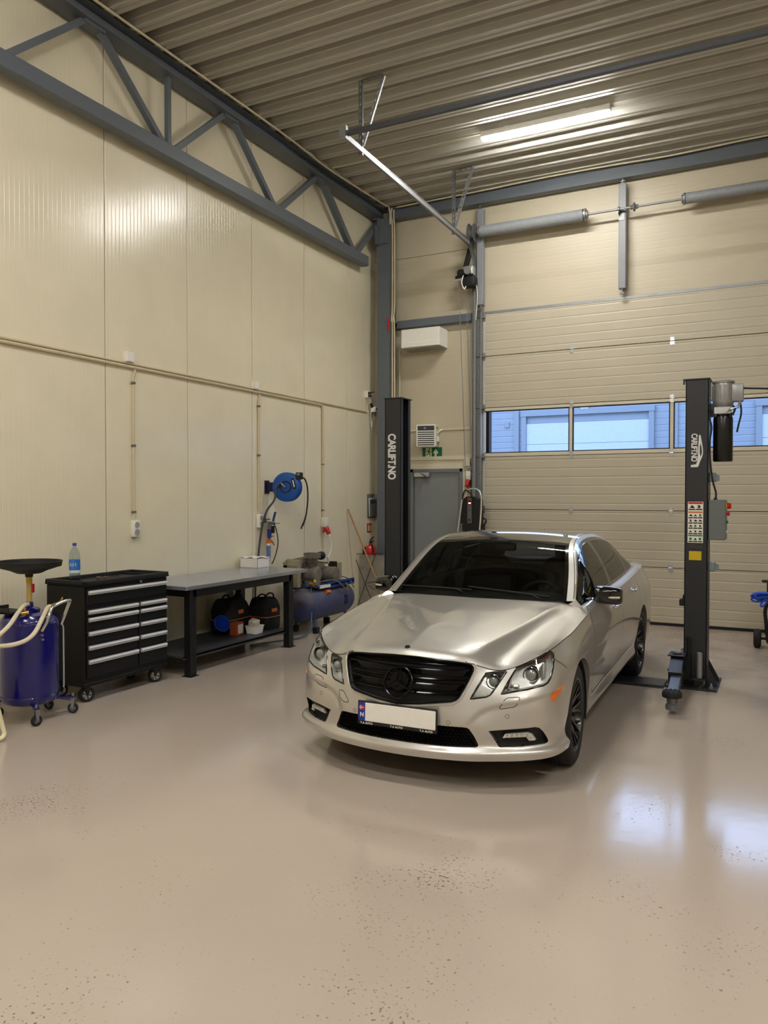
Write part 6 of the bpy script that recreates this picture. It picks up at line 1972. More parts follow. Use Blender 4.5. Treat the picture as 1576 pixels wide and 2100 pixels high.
# hose reel
t = thing('hose_reel', 'round blue air hose reel on a wall bracket above the workbench', 'hose reel', (-5.72, 8.40, 1.88), 0)
M_reel = mat('blue_reel_plastic', S(18, 78, 160), .35, noise=.06)
ang = math.radians(-76)
Rm = Matrix.Rotation(ang, 4, 'Z')        # local +x becomes the reel axis, turned towards the camera
def RB(bm_): 
    bmesh.ops.transform(bm_, matrix=Rm, verts=bm_.verts)
g = MB(); g.lathe([(.055, .062), (.165, .060), (.180, .054), (.187, .044), (.187, .020), (.178, .012), (.178, -.012), (.187, -.020), (.187, -.05), (.178, -.062), (.05, -.064)], axis='X', n=56); RB(g.bm); rl = g.build('reel_case', M_reel, t)
g = MB(); g.lathe([(0, .058), (.05, .058), (.072, .066), (.080, .064), (.082, .058), (.082, .05)], axis='X', n=12); RB(g.bm); hb = g.build('reel_hub', M_blackm, rl)
g = MB(); g.box(.0615, .0655, .095, .135, -.055, .085, bev=.003); g.bm.verts.ensure_lookup_table(); bmesh.ops.rotate(g.bm, verts=g.bm.verts, cent=(.063, 0, 0), matrix=Matrix.Rotation(.25, 3, 'X')); RB(g.bm); lb = g.build('reel_label', mat('dark_blue_label', S(14, 26, 60), .4), rl, smooth=0)
g = MB(); g.box(.0656, .0668, .108, .122, -.03, .06); bmesh.ops.rotate(g.bm, verts=g.bm.verts, cent=(.063, 0, 0), matrix=Matrix.Rotation(.25, 3, 'X')); RB(g.bm); g.build('label_stripe', M_white, lb, smooth=0)
g = MB(); g.tube([(.07, 0, 0), (.10, -.005, .005), (.105, -.03, .03), (.10, -.05, .05)], .011, n=10, sub=5); RB(g.bm); g.build('swivel_elbow', M_galv, rl)
g = MB(); g.box(.0, .07, .135, .215, .095, .185, bev=.008); RB(g.bm); gd = g.build('hose_guide', M_blackm, rl)
g = MB(); g.box(.068, .073, .155, .195, .15, .172); RB(g.bm); g.build('guide_roller', M_galv, gd, smooth=0)
g = MB(); g.box(-.28, -.265, -.11, -.01, -.085, .085, bev=.003); g.box(-.275, -.14, -.09, -.03, -.06, .06); g.build('wall_bracket', mat('dark_blue_bracket', S(16, 22, 58), .4), t, smooth=0)
oo = Rm.to_3x3() @ Vector((.04, .20, .12))
g = MB(); g.tube([oo, oo + Vector((.03, .04, -.02)), oo + Vector((.045, .075, -.12)), oo + Vector((.045, .085, -.28)), oo + Vector((.04, .06, -.45)), oo + Vector((.03, .03, -.55)), oo + Vector((.02, .0, -.61))], [.010, .010, .010, .010, .010, .012, .014], n=10, sub=6); g.cyl(oo + Vector((.02, .0, -.60)), oo + Vector((.012, -.02, -.65)), .010, n=10); g.build('outlet_hose', M_rubber, rl)
so = Rm.to_3x3() @ Vector((.10, -.05, .05))
g = MB(); g.tube([so, so + Vector((-.05, -.03, -.05)), (-.08, -.17, -.16), (-.16, -.22, -.30), (-.22, -.24, -.50), (-.25, -.26, -.75), (-.255, -.29, -.98), (-.255, -.33, -1.2), (-.24, -.36, -1.45), (-.20, -.36, -1.66)], .013, n=10, sub=8); g.build('supply_hose', mat('grey_rubber_hose', S(62, 66, 70), .5), rl)

# grease gun and sealant gun on hooks
t = thing('grease_gun', 'blue and black grease gun with a flexible hose hanging under the hose reel', 'grease gun', (-5.985, 8.34, 1.44))
M_navy = mat('navy_handle', S(26, 44, 120), .4)
g = MB(); g.box(-.012, .0, -.10, -.03, -.02, .05, bev=.003); g.cyl((0, -.07, .02), (.09, -.07, .03), .006, n=8); g.build('wall_hook', M_galvd, t)
g = MB(); g.cyl((.07, -.05, -.02), (.07, .05, -.03), .020, n=16); g.cyl((.07, -.055, -.03), (.07, -.05, -.20), .022, n=16); g.build('gun_body', M_galvd, t)
g = MB(); g.tube([(.07, .02, .0), (.075, .045, .07), (.08, .06, .12)], [.014, .016, .014], n=10, sub=4); g.build('lever', M_navy, t)
g = MB(); g.cyl((.07, -.06, -.10), (.07, -.06, -.21), .027, n=16); g.build('grip_sleeve', M_navy, t)
g = MB(); g.cyl((.06, .025, -.06), (.06, .03, -.15), .026, n=16); g.build('cartridge_cap', M_blackm, t)
g = MB(); g.cyl((.07, .05, -.03), (.08, .16, -.03), .005, n=8); g.build('bleed_lever', M_galvd, t)
g = MB(); g.tube([(.07, .05, -.04), (.08, .09, -.14), (.085, .11, -.28), (.08, .07, -.42), (.07, .02, -.52), (.065, .0, -.545)], .007, n=8, sub=6); g.build('flexible_hose', M_rubber, t)
t = thing('sealant_gun', 'orange-handled sealant gun with a white and blue cartridge hanging on the wall', 'sealant gun', (-5.985, 8.31, 1.16))
g = MB(); g.lathe([(0, 0), (.024, 0), (.024, -.205), (.01, -.215), (.008, -.25), (0, -.25)], c=(.05, -.02, .0), n=24); g.build('cartridge', M_card, t)
g = MB(); g.lathe([(.0245, -.03), (.0248, -.03), (.0248, -.19), (.0245, -.19)], c=(.05, -.02, .0), n=24, closed=True); g.build('cartridge_label', mat('blue_cartridge_print', S(92, 112, 158), .45, noise=.35, nscale=70), t)
g = MB(); g.box(.025, .075, -.05, .01, .0, .05, bev=.006); g.tube([(.05, .0, .05), (.055, .05, .02), (.06, .09, -.03)], [.012, .011, .009], n=8, sub=4); g.tube([(.05, -.02, .04), (.05, .03, .08), (.055, .09, .085)], .006, n=8, sub=4); g.build('handle', M_or, t)
g = MB(); g.cyl((.05, -.02, .0), (.05, -.02, .26), .004, n=8); g.tube([(.05, -.02, .26), (.02, -.02, .28), (0, -.02, .27)], .004, n=6); g.build('push_rod', M_blackm, t)

# red three-phase plug
def cee(x, y, z, label, face, cable):
    t = thing('industrial_plug', label, 'plug', (x, y, z), face, 'red industrial plugs in wall outlets')
    g = MB(); g.box(0, .085, -.045, .045, -.05, .085, bev=.012, seg=2); g.build('outlet_housing', M_white, t)
    R2 = Matrix.Rotation(math.radians(-32), 4, 'Y')
    g = MB(); g.lathe([(.030, 0), (.036, .005), (.040, .03), (.040, .055), (.033, .06), (.033, .10), (.028, .115), (.016, .12)], axis='X', n=24)
    g.box(.02, .06, -.046, .046, -.046, -.02, bev=.004)
    bmesh.ops.transform(g.bm, matrix=Matrix.Translation((.055, .0, -.05)) @ Matrix.Rotation(math.radians(58), 4, 'Y'), verts=g.bm.verts); g.build('plug', M_red, t)
    if cable:
        g = MB(); g.cyl((.115, 0, -.155), (.125, 0, -.175), .014, n=12); g.tube([(.12, 0, -.17), (.13, .01, -.22), (.135, .03, -.30), (.13, .02, -.40), (.14, -.06, -.52), (.30, -.15, -.60)], .008, n=8, sub=6); g.build('cable', M_white, t)
    return t
cee(-6.0, 9.70, 1.37, 'red industrial plug with white cable in the outlet above the compressor', 0, True)
cee(-4.36, 11.33, 2.06, 'red industrial plug beside the door track, right of the grey door', -PI / 2, False)

# surveillance camera
t = thing('wall_camera', 'small white camera hanging by its cable from the outlet near the corner column', 'camera', (-6.0, 11.02, 3.37))
g = MB(); g.box(0, .05, -.04, .04, -.05, .06, bev=.006); g.build('outlet', M_white, t)
g = MB(); g.box(.05, .09, -.03, .02, .01, .04, bev=.005); g.cyl((.09, -.005, .03), (.15, -.005, .035), .008, n=10); g.box(.05, .085, -.02, .03, -.035, -.005, bev=.004); g.build('power_adapter', M_blackm, t)
g = MB(); g.cyl((.06, .10, -.20), (.06, .11, -.26), .035, n=20); g.lathe([(0, -.045), (.03, -.04), (.045, -.01), (.045, .015), (.03, .04), (0, .045)], c=(.09, .12, -.22), n=24); ch = g.build('camera_head', M_white, t)
g = MB(); g.lathe([(0, .052), (.022, .050), (.026, .042), (.026, .03)], c=(.10, .12, -.22), axis='X', n=20); g.cyl((.05, .06, -.13), (.07, .09, -.19), .022, n=14); g.build('camera_lens', M_gloss, ch)
g = MB(); g.box(.10, .106, .17, .185, -.26, -.14, bev=.002); g.build('antenna', M_white, ch)
g = MB(); g.tube([(.07, .0, -.03), (.07, .03, -.09), (.06, .06, -.14)], .004, n=6, sub=5); g.tube([(.06, .08, -.25), (.05, .05, -.32), (.06, .10, -.38), (.07, .15, -.36), (.06, .13, -.30)], .004, n=6, sub=6); g.tube([(.05, .06, -.30), (.045, .08, -.42), (.05, .10, -.55)], .003, n=6, sub=5); g.box(.045, .058, .095, .115, -.50, -.40, bev=.003); g.build('camera_cable', M_white, t)

# document holder, sign, extinguisher, rack, broom
t = thing('document_holder', 'clear plastic document holder with papers on the wall near the column', 'document holder', (-6.0, 11.22, 1.62))
M_clear = thin_glass('clear_acrylic', (.80, .81, .82))
g = MB(); g.box(.002, .006, -.17, .14, -.20, .18); g.box(.04, .044, -.15, .12, -.20, .08); g.box(.002, .044, -.17, .14, -.204, -.20); g.build('holder', M_clear, t, smooth=0)
g = MB(); g.box(.012, .03, -.13, .09, -.18, .12, rot=(0.06, 0, 0)); g.build('papers', mat('printed_sheets', S(212, 214, 218), .6, noise=.12, nscale=25), t, smooth=0)
g = MB(); g.box(.031, .034, -.11, .06, .02, .10, rot=(.06, 0, 0)); g.build('blue_print', mat('faded_blue_print', S(120, 130, 168), .6, noise=.3, nscale=40), t, smooth=0)
g = MB(); g.box(.006, .07, .06, .14, .10, .165, rot=(0, .0, .3)); g.build('paper_corner', mat('grey_sheet', S(150, 150, 156), .6), t, smooth=0)
t = thing('extinguisher_sign', 'small red fire extinguisher sign on the wall below the document holder', 'sign', (-6.0, 11.13, 1.255))
g = MB(); g.box(0, .004, -.075, .075, -.075, .075); g.build('sign_plate', M_red, t, smooth=0)
M_phos = mat('pale_sign_print', S(228, 222, 190), .5)
g = MB(); g.prism([(-.045, -.05), (-.015, -.05), (-.015, .03), (-.022, .042), (-.038, .042), (-.045, .03)], 'X', .004, .0055); g.prism([(-.035, .045), (-.01, .052), (-.005, .06), (-.035, .056)], 'X', .004, .0055); g.build('extinguisher_pictogram', M_phos, t, smooth=0)
g = MB(); g.prism([(.02, -.055), (.05, -.055), (.05, -.02), (.055, .0), (.045, .04), (.035, .055), (.025, .03), (.02, -.01)], 'X', .004, .0055); g.build('flame_pictogram', M_phos, t, smooth=0)
t = thing('fire_extinguisher', 'red fire extinguisher on the wall behind the grey board', 'fire extinguisher', (-5.87, 10.93, .60))
g = MB(); g.lathe([(0, .0), (.075, .0), (.08, .01), (.08, .33), (.07, .37), (.045, .39), (.025, .40), (.025, .43)], n=32); g.build('cylinder', mat('extinguisher_red', S(196, 22, 26), .25, coat=.6), t)
g = MB(); g.box(-.015, .015, -.02, .06, .43, .46, bev=.004); g.beam((0, -.0, .47), (0, .10, .52), .02, .008); g.beam((0, 0, .45), (0, .11, .455), .02, .008); g.build('valve_head', M_blackm, t, smooth=0)
g = MB(); g.tube([(0, -.02, .44), (.05, -.06, .42), (.085, -.06, .3), (.088, -.04, .12)], .010, n=8, sub=5); g.build('discharge_hose', M_rubber, t)
g = MB(); g.lathe([(.0805, .12), (.081, .12), (.081, .25), (.0805, .25)], n=32, closed=True); g.build('instruction_band', mat('extinguisher_label', S(170, 60, 50), .5, noise=.4, nscale=80), t)
g = MB(); g.box(-.12, -.075, -.03, .03, .1, .36); g.build('wall_bracket', M_blackm, t, smooth=0)
t = thing('folding_screen', 'grey mesh board on a crossed wire stand leaning by the corner column', 'folding screen', (-5.78, 10.72, 0), 0)
M_mesh = thin_glass('grey_gauze', (.55, .53, .49), ior=1.05)
g = MB(); g.box(-.20, .23, .06, .066, .03, .85); g.build('board', mat('grey_board', S(142, 136, 124), .7, noise=.18, nscale=12), t, smooth=0)
M_wire = mat('dark_wire', S(60, 56, 52), .5, metal=.5)
for nm_, pts in (('top_wire', [(-.26, .0, .86), (.23, .0, .885)]), ('cross_wire', [(-.26, -.02, .86), (.12, -.02, .0)]), ('cross_wire', [(.12, -.01, .88), (-.22, -.01, .0)]), ('side_wire', [(-.02, -.02, .42), (.16, -.06, .46)]), ('side_wire', [(.0, -.02, .38), (.13, -.06, .33)])):
    g = MB(); g.tube(pts, .006, n=6); g.build(nm_, M_wire, t)
M_wood = mat('ash_wood', S(176, 138, 92), .5, noise=.2, nscale=14)
t = thing('broom', 'wooden broom handle leaning against the left wall beside the compressor', 'broom', (-5.45, 10.55, 0))
g = MB(); g.cyl((0.02, .10, .08), (-.525, -.15, 1.57), .0135, n=14); g.build('handle', M_wood, t)
g = MB(); g.box(-.02, .06, -.10, .32, .06, .10, bev=.008); hd_ = g.build('broom_head', M_wood, t, smooth=0)
g = MB()
rb = random.Random(2)
for q in range(160):
    x_ = rb.uniform(-.01, .05); y_ = rb.uniform(-.09, .31)
    g.beam((x_, y_, .065), (x_ + rb.uniform(-.012, .012), y_ + rb.uniform(-.012, .012), .0), .003, .003, up=(1, 0, 0))
br = g.build('bristles', mat('dark_bristle', S(50, 40, 34), .8), t, smooth=0); br['kind'] = 'stuff'

# ------------------------------------------------------------------ compressor
t = thing('air_compressor', 'old dusty blue air compressor with a belt guard right of the workbench', 'compressor', (-5.56, 8.94, 0))
m = mat('dusty_blue_tank', S(40, 66, 128), .5, noise=.0)
k = NT(m); tc = k.n('ShaderNodeTexCoord'); sp = k.n('ShaderNodeSeparateXYZ'); k.l(tc.outputs['Object'], sp.inputs[0])
mr = k.n('ShaderNodeMapRange'); mr.inputs['From Min'].default_value = .28; mr.inputs['From Max'].default_value = .60; k.l(sp.outputs['Z'], mr.inputs['Value'])
nz = k.n('ShaderNodeTexNoise', Scale=9.0, Detail=6.0, Roughness=.7); k.l(tc.outputs['Object'], nz.inputs['Vector'])
mu = k.n('ShaderNodeMath', operation='MULTIPLY'); k.l(mr.outputs[0], mu.inputs[0]); 
nr = k.n('ShaderNodeMapRange'); nr.inputs['From Min'].default_value = .35; nr.inputs['From Max'].default_value = .6; k.l(nz.outputs['Fac'], nr.inputs['Value']); k.l(nr.outputs[0], mu.inputs[1])
mx = k.n('ShaderNodeMixRGB'); k.l(mu.outputs[0], mx.inputs[0]); mx.inputs[1].default_value = S(56, 68, 108); mx.inputs[2].default_value = S(112, 98, 78); k.l(mx.outputs[0], k.b.inputs['Base Color'])
M_ctank = m
M_dust = mat('dusty_cast_iron', S(112, 106, 94), .65, noise=.35, nscale=22)
M_dbeige = mat('dusty_beige_guard', S(134, 128, 104), .6, noise=.15)
cz = .36; r_ = .215
g = MB(); g.lathe([(0, -.60), (.07, -.595), (.14, -.575), (.19, -.53), (r_, -.46), (r_, .52), (.19, .59), (.14, .625), (.07, .645), (0, .65)], c=(0, 0, cz), axis='Y', n=44); tk = g.build('tank', M_ctank, t, smooth=60)
g = MB(); g.lathe([(r_ + .001, -.465), (r_ + .004, -.46), (r_ + .001, -.455)], c=(0, 0, cz), axis='Y', n=44, closed=True); g.build('weld_seam', M_ctank, tk)
g = MB(); g.box(.15, .19, -.14, -.05, .47, .53, rot=(0, .8, 0)); g.build('tank_label', M_or, tk, smooth=0)
g = MB(); g.lathe([(0, .006), (.055, .006), (.055, -.02)], c=(.209, .36, .36), axis='X', n=20) if False else g.box(.205, .218, .27, .36, .30, .43, bev=.004); g.build('inspection_plate', mat('navy_plate', S(20, 26, 70), .5), tk, smooth=0)
for (fx, fy) in ((.16, -.36), (-.16, -.36), (.16, .42), (-.16, .42)):
    g = MB(); g.beam((fx * .8, fy, .20), (fx, fy, .07), .05, .012); g.build('foot', M_ctank, t, smooth=0)
    g = MB(); g.box(fx - .035, fx + .035, fy - .035, fy + .035, 0, .08, bev=.006); g.build('rubber_foot', M_rubber, t, smooth=0)
g = MB(); g.box(-.17, .17, -.40, .62, .585, .60); g.box(.15, .17, -.10, .62, .55, .63); g.box(-.17, -.15, -.4, .62, .55, .63); g.build('platform', mat('blue_platform', S(30, 58, 124), .5, noise=.2), t, smooth=0)
g = MB(); g.box(.15, .172, -.28, -.02, .565, .605); g.build('bare_edge', M_white, t, smooth=0)
# pump
g = MB(); g.cyl((.0, -.20, .60), (.0, -.20, .66), .11, n=24); g.lathe([(0, -.10), (.08, -.10), (.105, -.08), (.11, .0), (.105, .08), (.08, .10), (0, .10)], c=(.0, -.20, .74), axis='X', n=28); pm = g.build('crankcase', M_dust, t)
g = MB()
for q in range(7):
    g.lathe([(.055, .835 + q * .016), (.078, .837 + q * .016), (.078, .843 + q * .016), (.055, .845 + q * .016)], c=(0, -.20, 0), n=24, closed=True)
g.cyl((0, -.20, .80), (0, -.20, .95), .056, n=20); g.build('finned_cylinder', M_dust, pm)
g = MB(); g.box(-.085, .085, -.285, -.115, .945, 1.0, bev=.01)
for q in range(6):
    g.box(-.08 + q * .032 - .006, -.08 + q * .032 + .006, -.28, -.12, .995, 1.022)
g.build('cylinder_head', M_dust, pm, smooth=0)
g = MB(); g.lathe([(0, -.04), (.045, -.038), (.055, -.02), (.055, .03), (.045, .045), (0, .047)], c=(.04, -.05, .975), axis='Y', n=28); g.build('air_filter', M_blackm, pm)
g = MB(); g.tube([(.04, .0, .955), (.04, .06, .955), (.03, .14, .93), (.02, .18, .86)], .011, n=8, sub=6); g.build('delivery_pipe', M_white, pm)
# motor
g = MB(); g.lathe([(0, -.12), (.08, -.118), (.10, -.10), (.105, .10), (.09, .13), (0, .135)], c=(.0, .20, .71), axis='X', n=28); mo = g.build('motor', M_dust, t)
g = MB(); g.box(.07, .12, .13, .27, .62, .70, bev=.01); g.build('motor_terminal', M_dust, mo, smooth=0)
# guard behind: frame of belts
g = MB(); g.box(-.20, -.14, -.58, -.55, .60, .92); g.prism([(-.58, .60), (-.58, .88), (-.54, .94), (-.10, .96), (.36, .84), (.40, .78), (.40, .60)], 'X', -.19, -.165); g.build('belt_guard_back', M_dbeige, t, smooth=0)
g = MB(); g.prism([(-.58, .60), (-.58, .88), (-.54, .94), (-.50, .955), (-.46, .94), (-.50, .90), (-.50, .60)], 'X', -.19, .02); g.build('belt_guard_end', M_dbeige, t, smooth=0)
for (a, c) in (((-.10, -.50, .60), (-.10, -.38, .95)), ((-.10, -.34, .93), (-.10, -.44, .62)), ((-.08, -.40, .95), (-.08, .36, .84))):
    g = MB(); g.tube([a, c], .010, n=8); g.build('guard_bar', M_dust, t)
g = MB(); g.lathe([(.14, -.02), (.17, -.018), (.17, .018), (.14, .02)], c=(-.11, -.20, .74), axis='X', n=36, closed=True); g.lathe([(0, -.02), (.03, -.02), (.03, .02), (0, .02)], c=(-.11, -.20, .74), axis='X', n=16)
for q in range(5):
    a = 2 * PI * q / 5
    g.beam((-.11, -.20 + .02 * math.cos(a), .74 + .02 * math.sin(a)), (-.11, -.20 + .15 * math.cos(a), .74 + .15 * math.sin(a)), .02, .02, up=(1, 0, 0))
g.build('flywheel', M_dust, t)
g = MB(); g.box(-.02, .10, .28, .40, .64, .86, bev=.006); g.build('pressure_switch', mat('beige_switch_box', S(150, 146, 112), .5, noise=.1), t, smooth=0)
g = MB(); g.box(.0, .10, .20, .27, .62, .88, bev=.004); g.build('starter_box', M_blackm, t, smooth=0)
g = MB(); g.cyl((.12, -.40, .62), (.12, -.30, .62), .018, n=12); g.cyl((.12, -.36, .60), (.12, -.36, .68), .012, n=10); g.cyl((.16, -.42, .63), (.10, -.42, .63), .028, n=18); g.build('regulator', M_brass, t)
g = MB(); g.cyl((.14, -.36, .66), (.14, -.36, .69), .018, n=14); g.build('regulator_knob', mat('yellow_knob', S(210, 196, 40), .4), t)
g = MB(); g.tube([(.05, -.10, .63), (.14, .05, .645), (.19, .16, .61), (.23, .26, .52), (.22, .33, .50), (.19, .38, .56), (.12, .34, .62), (.08, .28, .64)], .010, n=8, sub=6); g.build('braided_hose', M_dust, t)
g = MB(); g.tube([(.06, .45, .66), (.15, .50, .62), (.20, .54, .52), (.17, .60, .50)], .008, n=8, sub=6); g.build('drain_hose', M_dust, t)

# ------------------------------------------------------------------ things on the back wall
t = thing('ventilation_box', 'white box-shaped ventilation unit high on the wall below the short rail', 'ventilation unit', (-5.05, 11.33, 4.05))
g = MB(); g.box(-.32, .32, -.33, 0, .0, .28, bev=.006); g.build('casing', M_white, t, smooth=0)
g = MB(); g.box(-.318, .318, -.335, -.328, .004, .075, bev=.003); g.build('lower_flap', M_white, t, smooth=0)
g = MB(); g.box(-.30, .30, -.30, -.04, -.012, .0); g.build('underside_grille', mat('grey_grille', S(150, 148, 142), .5), t, smooth=0)
pipe('unit_cable', 'thin beige cable from the white ventilation box down the back wall', [(-5.05, 11.325, 4.02), (-5.45, 11.325, 4.02), (-5.53, 11.325, 4.0), (-5.53, 11.325, 3.65)], .008, cat='cable')
t = thing('fan_heater', 'small white fan heater with dark louvres above the exit sign', 'heater', (-5.05, 11.33, 2.525))
t.rotation_euler = (0, 0, .28)
g = MB(); g.box(-.15, .15, -.30, -.02, .0, .335, bev=.008); g.build('casing', M_white, t, smooth=0)
M_lou = mat('dark_louvre', S(44, 44, 46), .5)
g = MB(); g.box(-.13, .13, -.303, -.297, .245, .318); pn = g.build('control_panel', mat('dark_panel', S(36, 38, 42), .3, noise=.2, nscale=60), t, smooth=0)
g = MB(); g.cyl((-.015, -.302, .28), (-.015, -.316, .28), .018, n=18); g.build('thermostat_knob', M_galvd, pn)
for q in range(7):
    g = MB(); g.box(-.13, .13, -.302, -.297, .018 + q * .032, .018 + q * .032 + .017); g.build('louvre', M_lou, t, smooth=0)
g = MB(); g.box(.15, .18, -.16, -.06, .08, .17, bev=.008); g.build('terminal_box', M_white, t, smooth=0)
g = MB(); g.box(.1505, .1515, -.2, -.08, .28, .31); g.box(.1505, .1515, -.26, -.2, .015, .03); g.build('type_label', M_ink, t, smooth=0)
g = MB(); g.tube([(.15, -.1, .22), (.22, -.08, .27), (.28, -.03, .24), (.30, .0, .22)], .012, n=8, sub=5); g.build('supply_cable', M_white, t)
t = thing('exit_sign', 'green emergency exit sign with running figure and arrow above the grey door', 'sign', (-4.985, 11.33, 2.445))
g = MB(); g.box(-.165, .165, -.012, 0, -.083, .083, bev=.001); g.build('sign_plate', mat('exit_green', S(6, 92, 58), .45, noise=.03), t, smooth=0)
M_pho = mat('pale_green_print', S(206, 222, 170), .5)
g = MB(); g.box(-.11, -.005, -.0135, -.012, -.075, .075); dp = g.build('doorway_panel', M_pho, t, smooth=0)
g = MB()
def qd(P_): g.prism(P_, 'Y', -.0150, -.0134)
c0 = -.055
g.cyl((c0 + .012, -.015, .052), (c0 + .012, -.0134, .052), .012, n=16)
qd([(c0 - .004, .036), (c0 + .018, .030), (c0 + .008, -.010), (c0 - .014, -.004)])
qd([(c0 - .004, .036), (c0 - .010, .026), (c0 - .030, .022), (c0 - .036, .002), (c0 - .044, .004), (c0 - .038, .032), (c0 - .012, .040)])
qd([(c0 + .016, .028), (c0 + .030, .008), (c0 + .048, .012), (c0 + .048, .004), (c0 + .026, -.002), (c0 + .010, .014)])
qd([(c0 + .008, -.006), (c0 + .030, -.024), (c0 + .022, -.058), (c0 + .012, -.056), (c0 + .016, -.028), (c0 - .008, -.012)])
qd([(c0 - .006, -.006), (c0 - .018, -.034), (c0 - .050, -.044), (c0 - .052, -.034), (c0 - .026, -.024), (c0 - .014, .0)])
g.build('running_figure', MATS['exit_green'], dp, smooth=0)
g = MB(); g.prism([(.045, -.062), (.075, -.062), (.075, -.005), (.098, -.022), (.098, .010), (.060, .062), (.022, .010), (.022, -.022), (.045, -.005)], 'Y', -.0135, -.012); g.build('arrow', M_pho, t, smooth=0)
pipe('trunking', 'beige cable trunking across the back wall behind the fan heater', [(-5.60, 11.325, 2.80), (-4.33, 11.325, 2.80)], .02, cat='trunking', n=4)
# battery charger on a hoop-framed cart
t = thing('starter_charger', 'black battery charger on a trolley with a bright hoop handle beside the door track', 'battery charger', (-4.115, 10.70, 0))
M_hoop = mat('pale_steel_tube', S(200, 198, 188), .3, metal=.7)
g = MB(); g.tube([(-.26, -.05, .10), (-.225, .0, .9), (-.165, .08, 1.62), (-.125, .09, 1.80), (-.05, .10, 1.865), (.06, .10, 1.865), (.13, .09, 1.80), (.145, .08, 1.60), (.125, 0, .9), (.12, -.05, .10)], .0125, n=10, sub=6); g.build('hoop_frame', M_hoop, t)
g = MB(); g.box(-.16, .12, .11, .33, .12, 1.36, bev=.012); g.build('cabinet', M_blackm, t, smooth=0)
g = MB(); g.prism([(-.19, 1.36), (.10, 1.36), (.09, 1.72), (.0, 1.76), (-.10, 1.76), (-.18, 1.70)], 'Y', .12, .30); g.build('charger_head', M_blackm, t, smooth=0)
g = MB(); g.box(-.08, -.015, .108, .12, 1.37, 1.74); pn = g.build('front_panel', mat('grey_front_panel', S(96, 94, 92), .4), t, smooth=0)
g = MB(); g.box(-.072, -.022, .104, .109, 1.64, 1.71); dsp = g.build('display', mat('dark_red_display', S(110, 14, 24), .3), pn, smooth=0)
g = MB(); g.box(-.062, -.026, .102, .1045, 1.655, 1.672); g.build('display_digits', mat('lit_display', S(255, 120, 110), .4, emit=4.0, ecol=(1, .35, .32), noise=0), dsp, smooth=0)
g = MB(); g.cyl((-.047, .108, 1.42), (-.047, .096, 1.42), .014, n=16); g.cyl((-.047, .108, 1.56), (-.047, .103, 1.56), .008, n=12); g.build('selector_knob', M_blackm, pn)
g = MB(); g.tube([(-.15, .08, 1.72), (-.10, .06, 1.85), (-.03, .10, 1.80), (.03, .12, 1.68)], .010, n=8, sub=6); g.build('charging_lead', M_rubber, t)
g = MB(); g.tube([(.10, .12, 1.30), (.19, .10, 1.36), (.20, .12, 1.42), (.12, .14, 1.46)], .014, n=8, sub=6); g.build('charging_lead', M_rubber, t)
for x_ in (-.20, .16):
    g = MB(); g.lathe([(0, -.025), (.08, -.025), (.10, -.015), (.10, .015), (.08, .025), (0, .025)], c=(x_, .16, .10), axis='X', n=26); g.build('wheel', M_rubber, t)
g = MB(); g.cyl((-.26, -.05, .0), (-.26, -.05, .12), .014, n=10); g.cyl((.12, -.05, .0), (.12, -.05, .12), .014, n=10); g.build('foot', M_rubber, t)
pipe('door_control_cable', 'black coiled lead of the door control beside the track', [(-4.31, 11.30, 2.30), (-4.31, 11.27, 2.0), (-4.30, 11.27, 1.5)], .016, M_blackm, cat='cable')
t = thing('track_control_box', 'small grey cable box at the top of the door frame beside the track', 'box', (-4.38, 11.33, 2.22))
g = MB(); g.box(-.05, .05, -.07, 0, 0, .13, bev=.006); g.build('casing', M_cream, t, smooth=0)

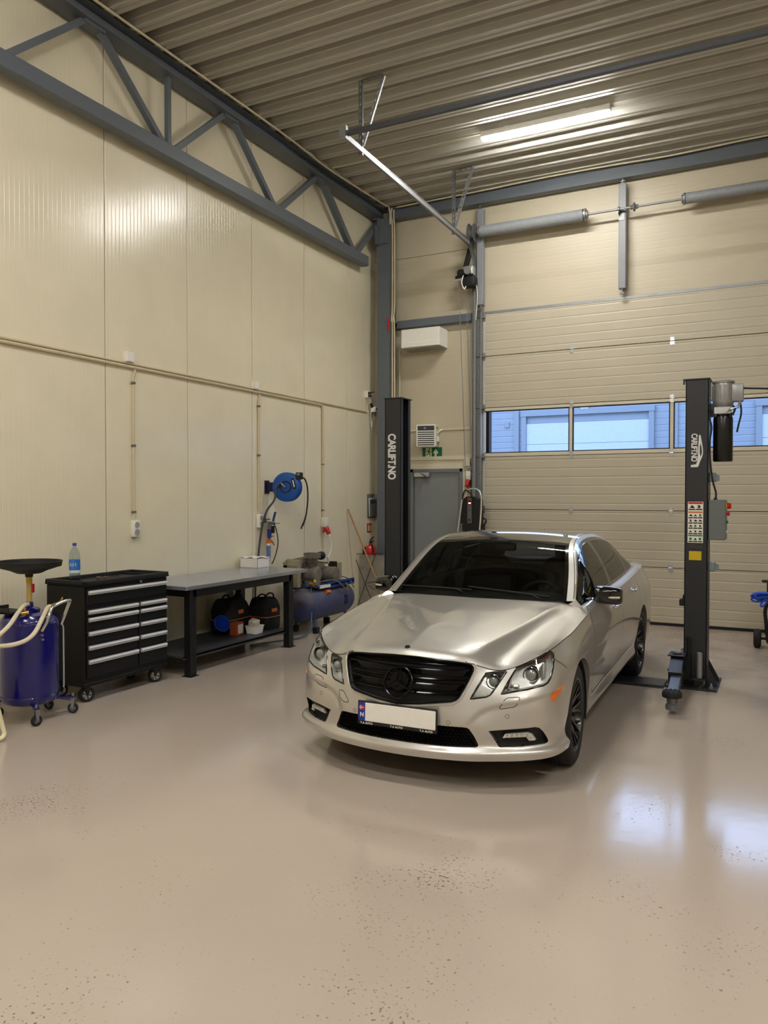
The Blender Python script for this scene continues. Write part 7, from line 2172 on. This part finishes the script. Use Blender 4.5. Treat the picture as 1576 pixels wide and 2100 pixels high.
# ------------------------------------------------------------------ pressure washer at the right edge
t = thing('pressure_washer', 'dark pressure washer with a bright blue hose by the overhead door', 'pressure washer', (-.22, 10.15, 0))
g = MB(); g.lathe([(0, -.035), (.06, -.035), (.085, -.04), (.105, -.03), (.11, -.015), (.11, .015), (.105, .03), (.085, .04), (.06, .035), (0, .035)], c=(-.10, .0, .11), axis='X', n=32); g.build('wheel', M_rubber, t)
g = MB(); g.lathe([(0, -.03), (.07, -.03), (.10, -.035), (.115, -.02), (.115, .02), (.10, .035), (.07, .03), (0, .03)], c=(.10, -.06, .135), axis='Y', n=32); g.build('wheel', M_rubber, t)
g = MB(); g.cyl((-.14, 0, .11), (.5, 0, .11), .014, n=10); g.tube([(.0, -.02, .16), (-.01, -.02, .30), (-.02, -.02, .45), (.03, -.02, .58), (.06, 0, .62), (.5, 0, .62)], .020, n=10, sub=5); g.tube([(.02, -.02, .44), (.06, -.02, .52), (.07, 0, .58)], .018, n=8, sub=4); g.build('frame', M_blackm, t)
g = MB(); g.lathe([(0, -.14), (.10, -.13), (.15, -.10), (.17, -.02), (.17, .10), (.14, .14), (0, .15)], c=(.26, .02, .33), axis='Y', n=32); g.box(.12, .5, -.05, .2, .25, .52, bev=.03, seg=2); g.build('engine', mat('dark_engine', S(40, 41, 44), .5, noise=.2), t)
g = MB(); g.box(-.005, .5, -.10, .16, .64, .80, bev=.015, seg=2); g.box(-.06, .0, -.06, -.02, .77, .80, bev=.01); g.build('fuel_tank', mat('dark_green_tank', S(28, 36, 34), .4, noise=.1), t, smooth=0)
g = MB(); g.box(.0, .5, -.105, .165, .795, .81, bev=.004); g.cyl((.03, 0, .81), (.03, 0, .835), .02, n=14); g.build('tank_rim', M_galvd, t)
M_bhose = mat('bright_blue_hose', S(36, 84, 206), .4, noise=.1)
g = MB()
rb = random.Random(5)
for q in range(7):
    y_ = -.13 + rb.uniform(-.03, .05)
    a_ = rb.uniform(.10, .17); z0_ = .60 + rb.uniform(-.02, .04)
    g.tube([(.30, y_, z0_), (.06, y_, z0_ + .02), (-a_ * .6, y_ - .02, z0_ + .02), (-a_, y_, z0_ - .01), (-a_ * .7, y_ + .01, z0_ - .04), (-.01, y_, z0_ - .02), (.30, y_ + .02, z0_ - .03)], .011, n=8, sub=5)
g.tube([(-.0, -.13, .55), (-.05, -.14, .50), (-.06, -.13, .53), (.02, -.14, .62), (.07, -.15, .55), (.085, -.15, .42), (.08, -.14, .33)], .011, n=8, sub=6)
g.build('blue_hose', M_bhose, t)
g = MB(); g.lathe([(.05, -.02), (.065, -.02), (.065, .02), (.05, .02)], c=(.06, -.03, .43), axis='X', n=20, closed=True); g.build('hose_clip', M_blackm, t)
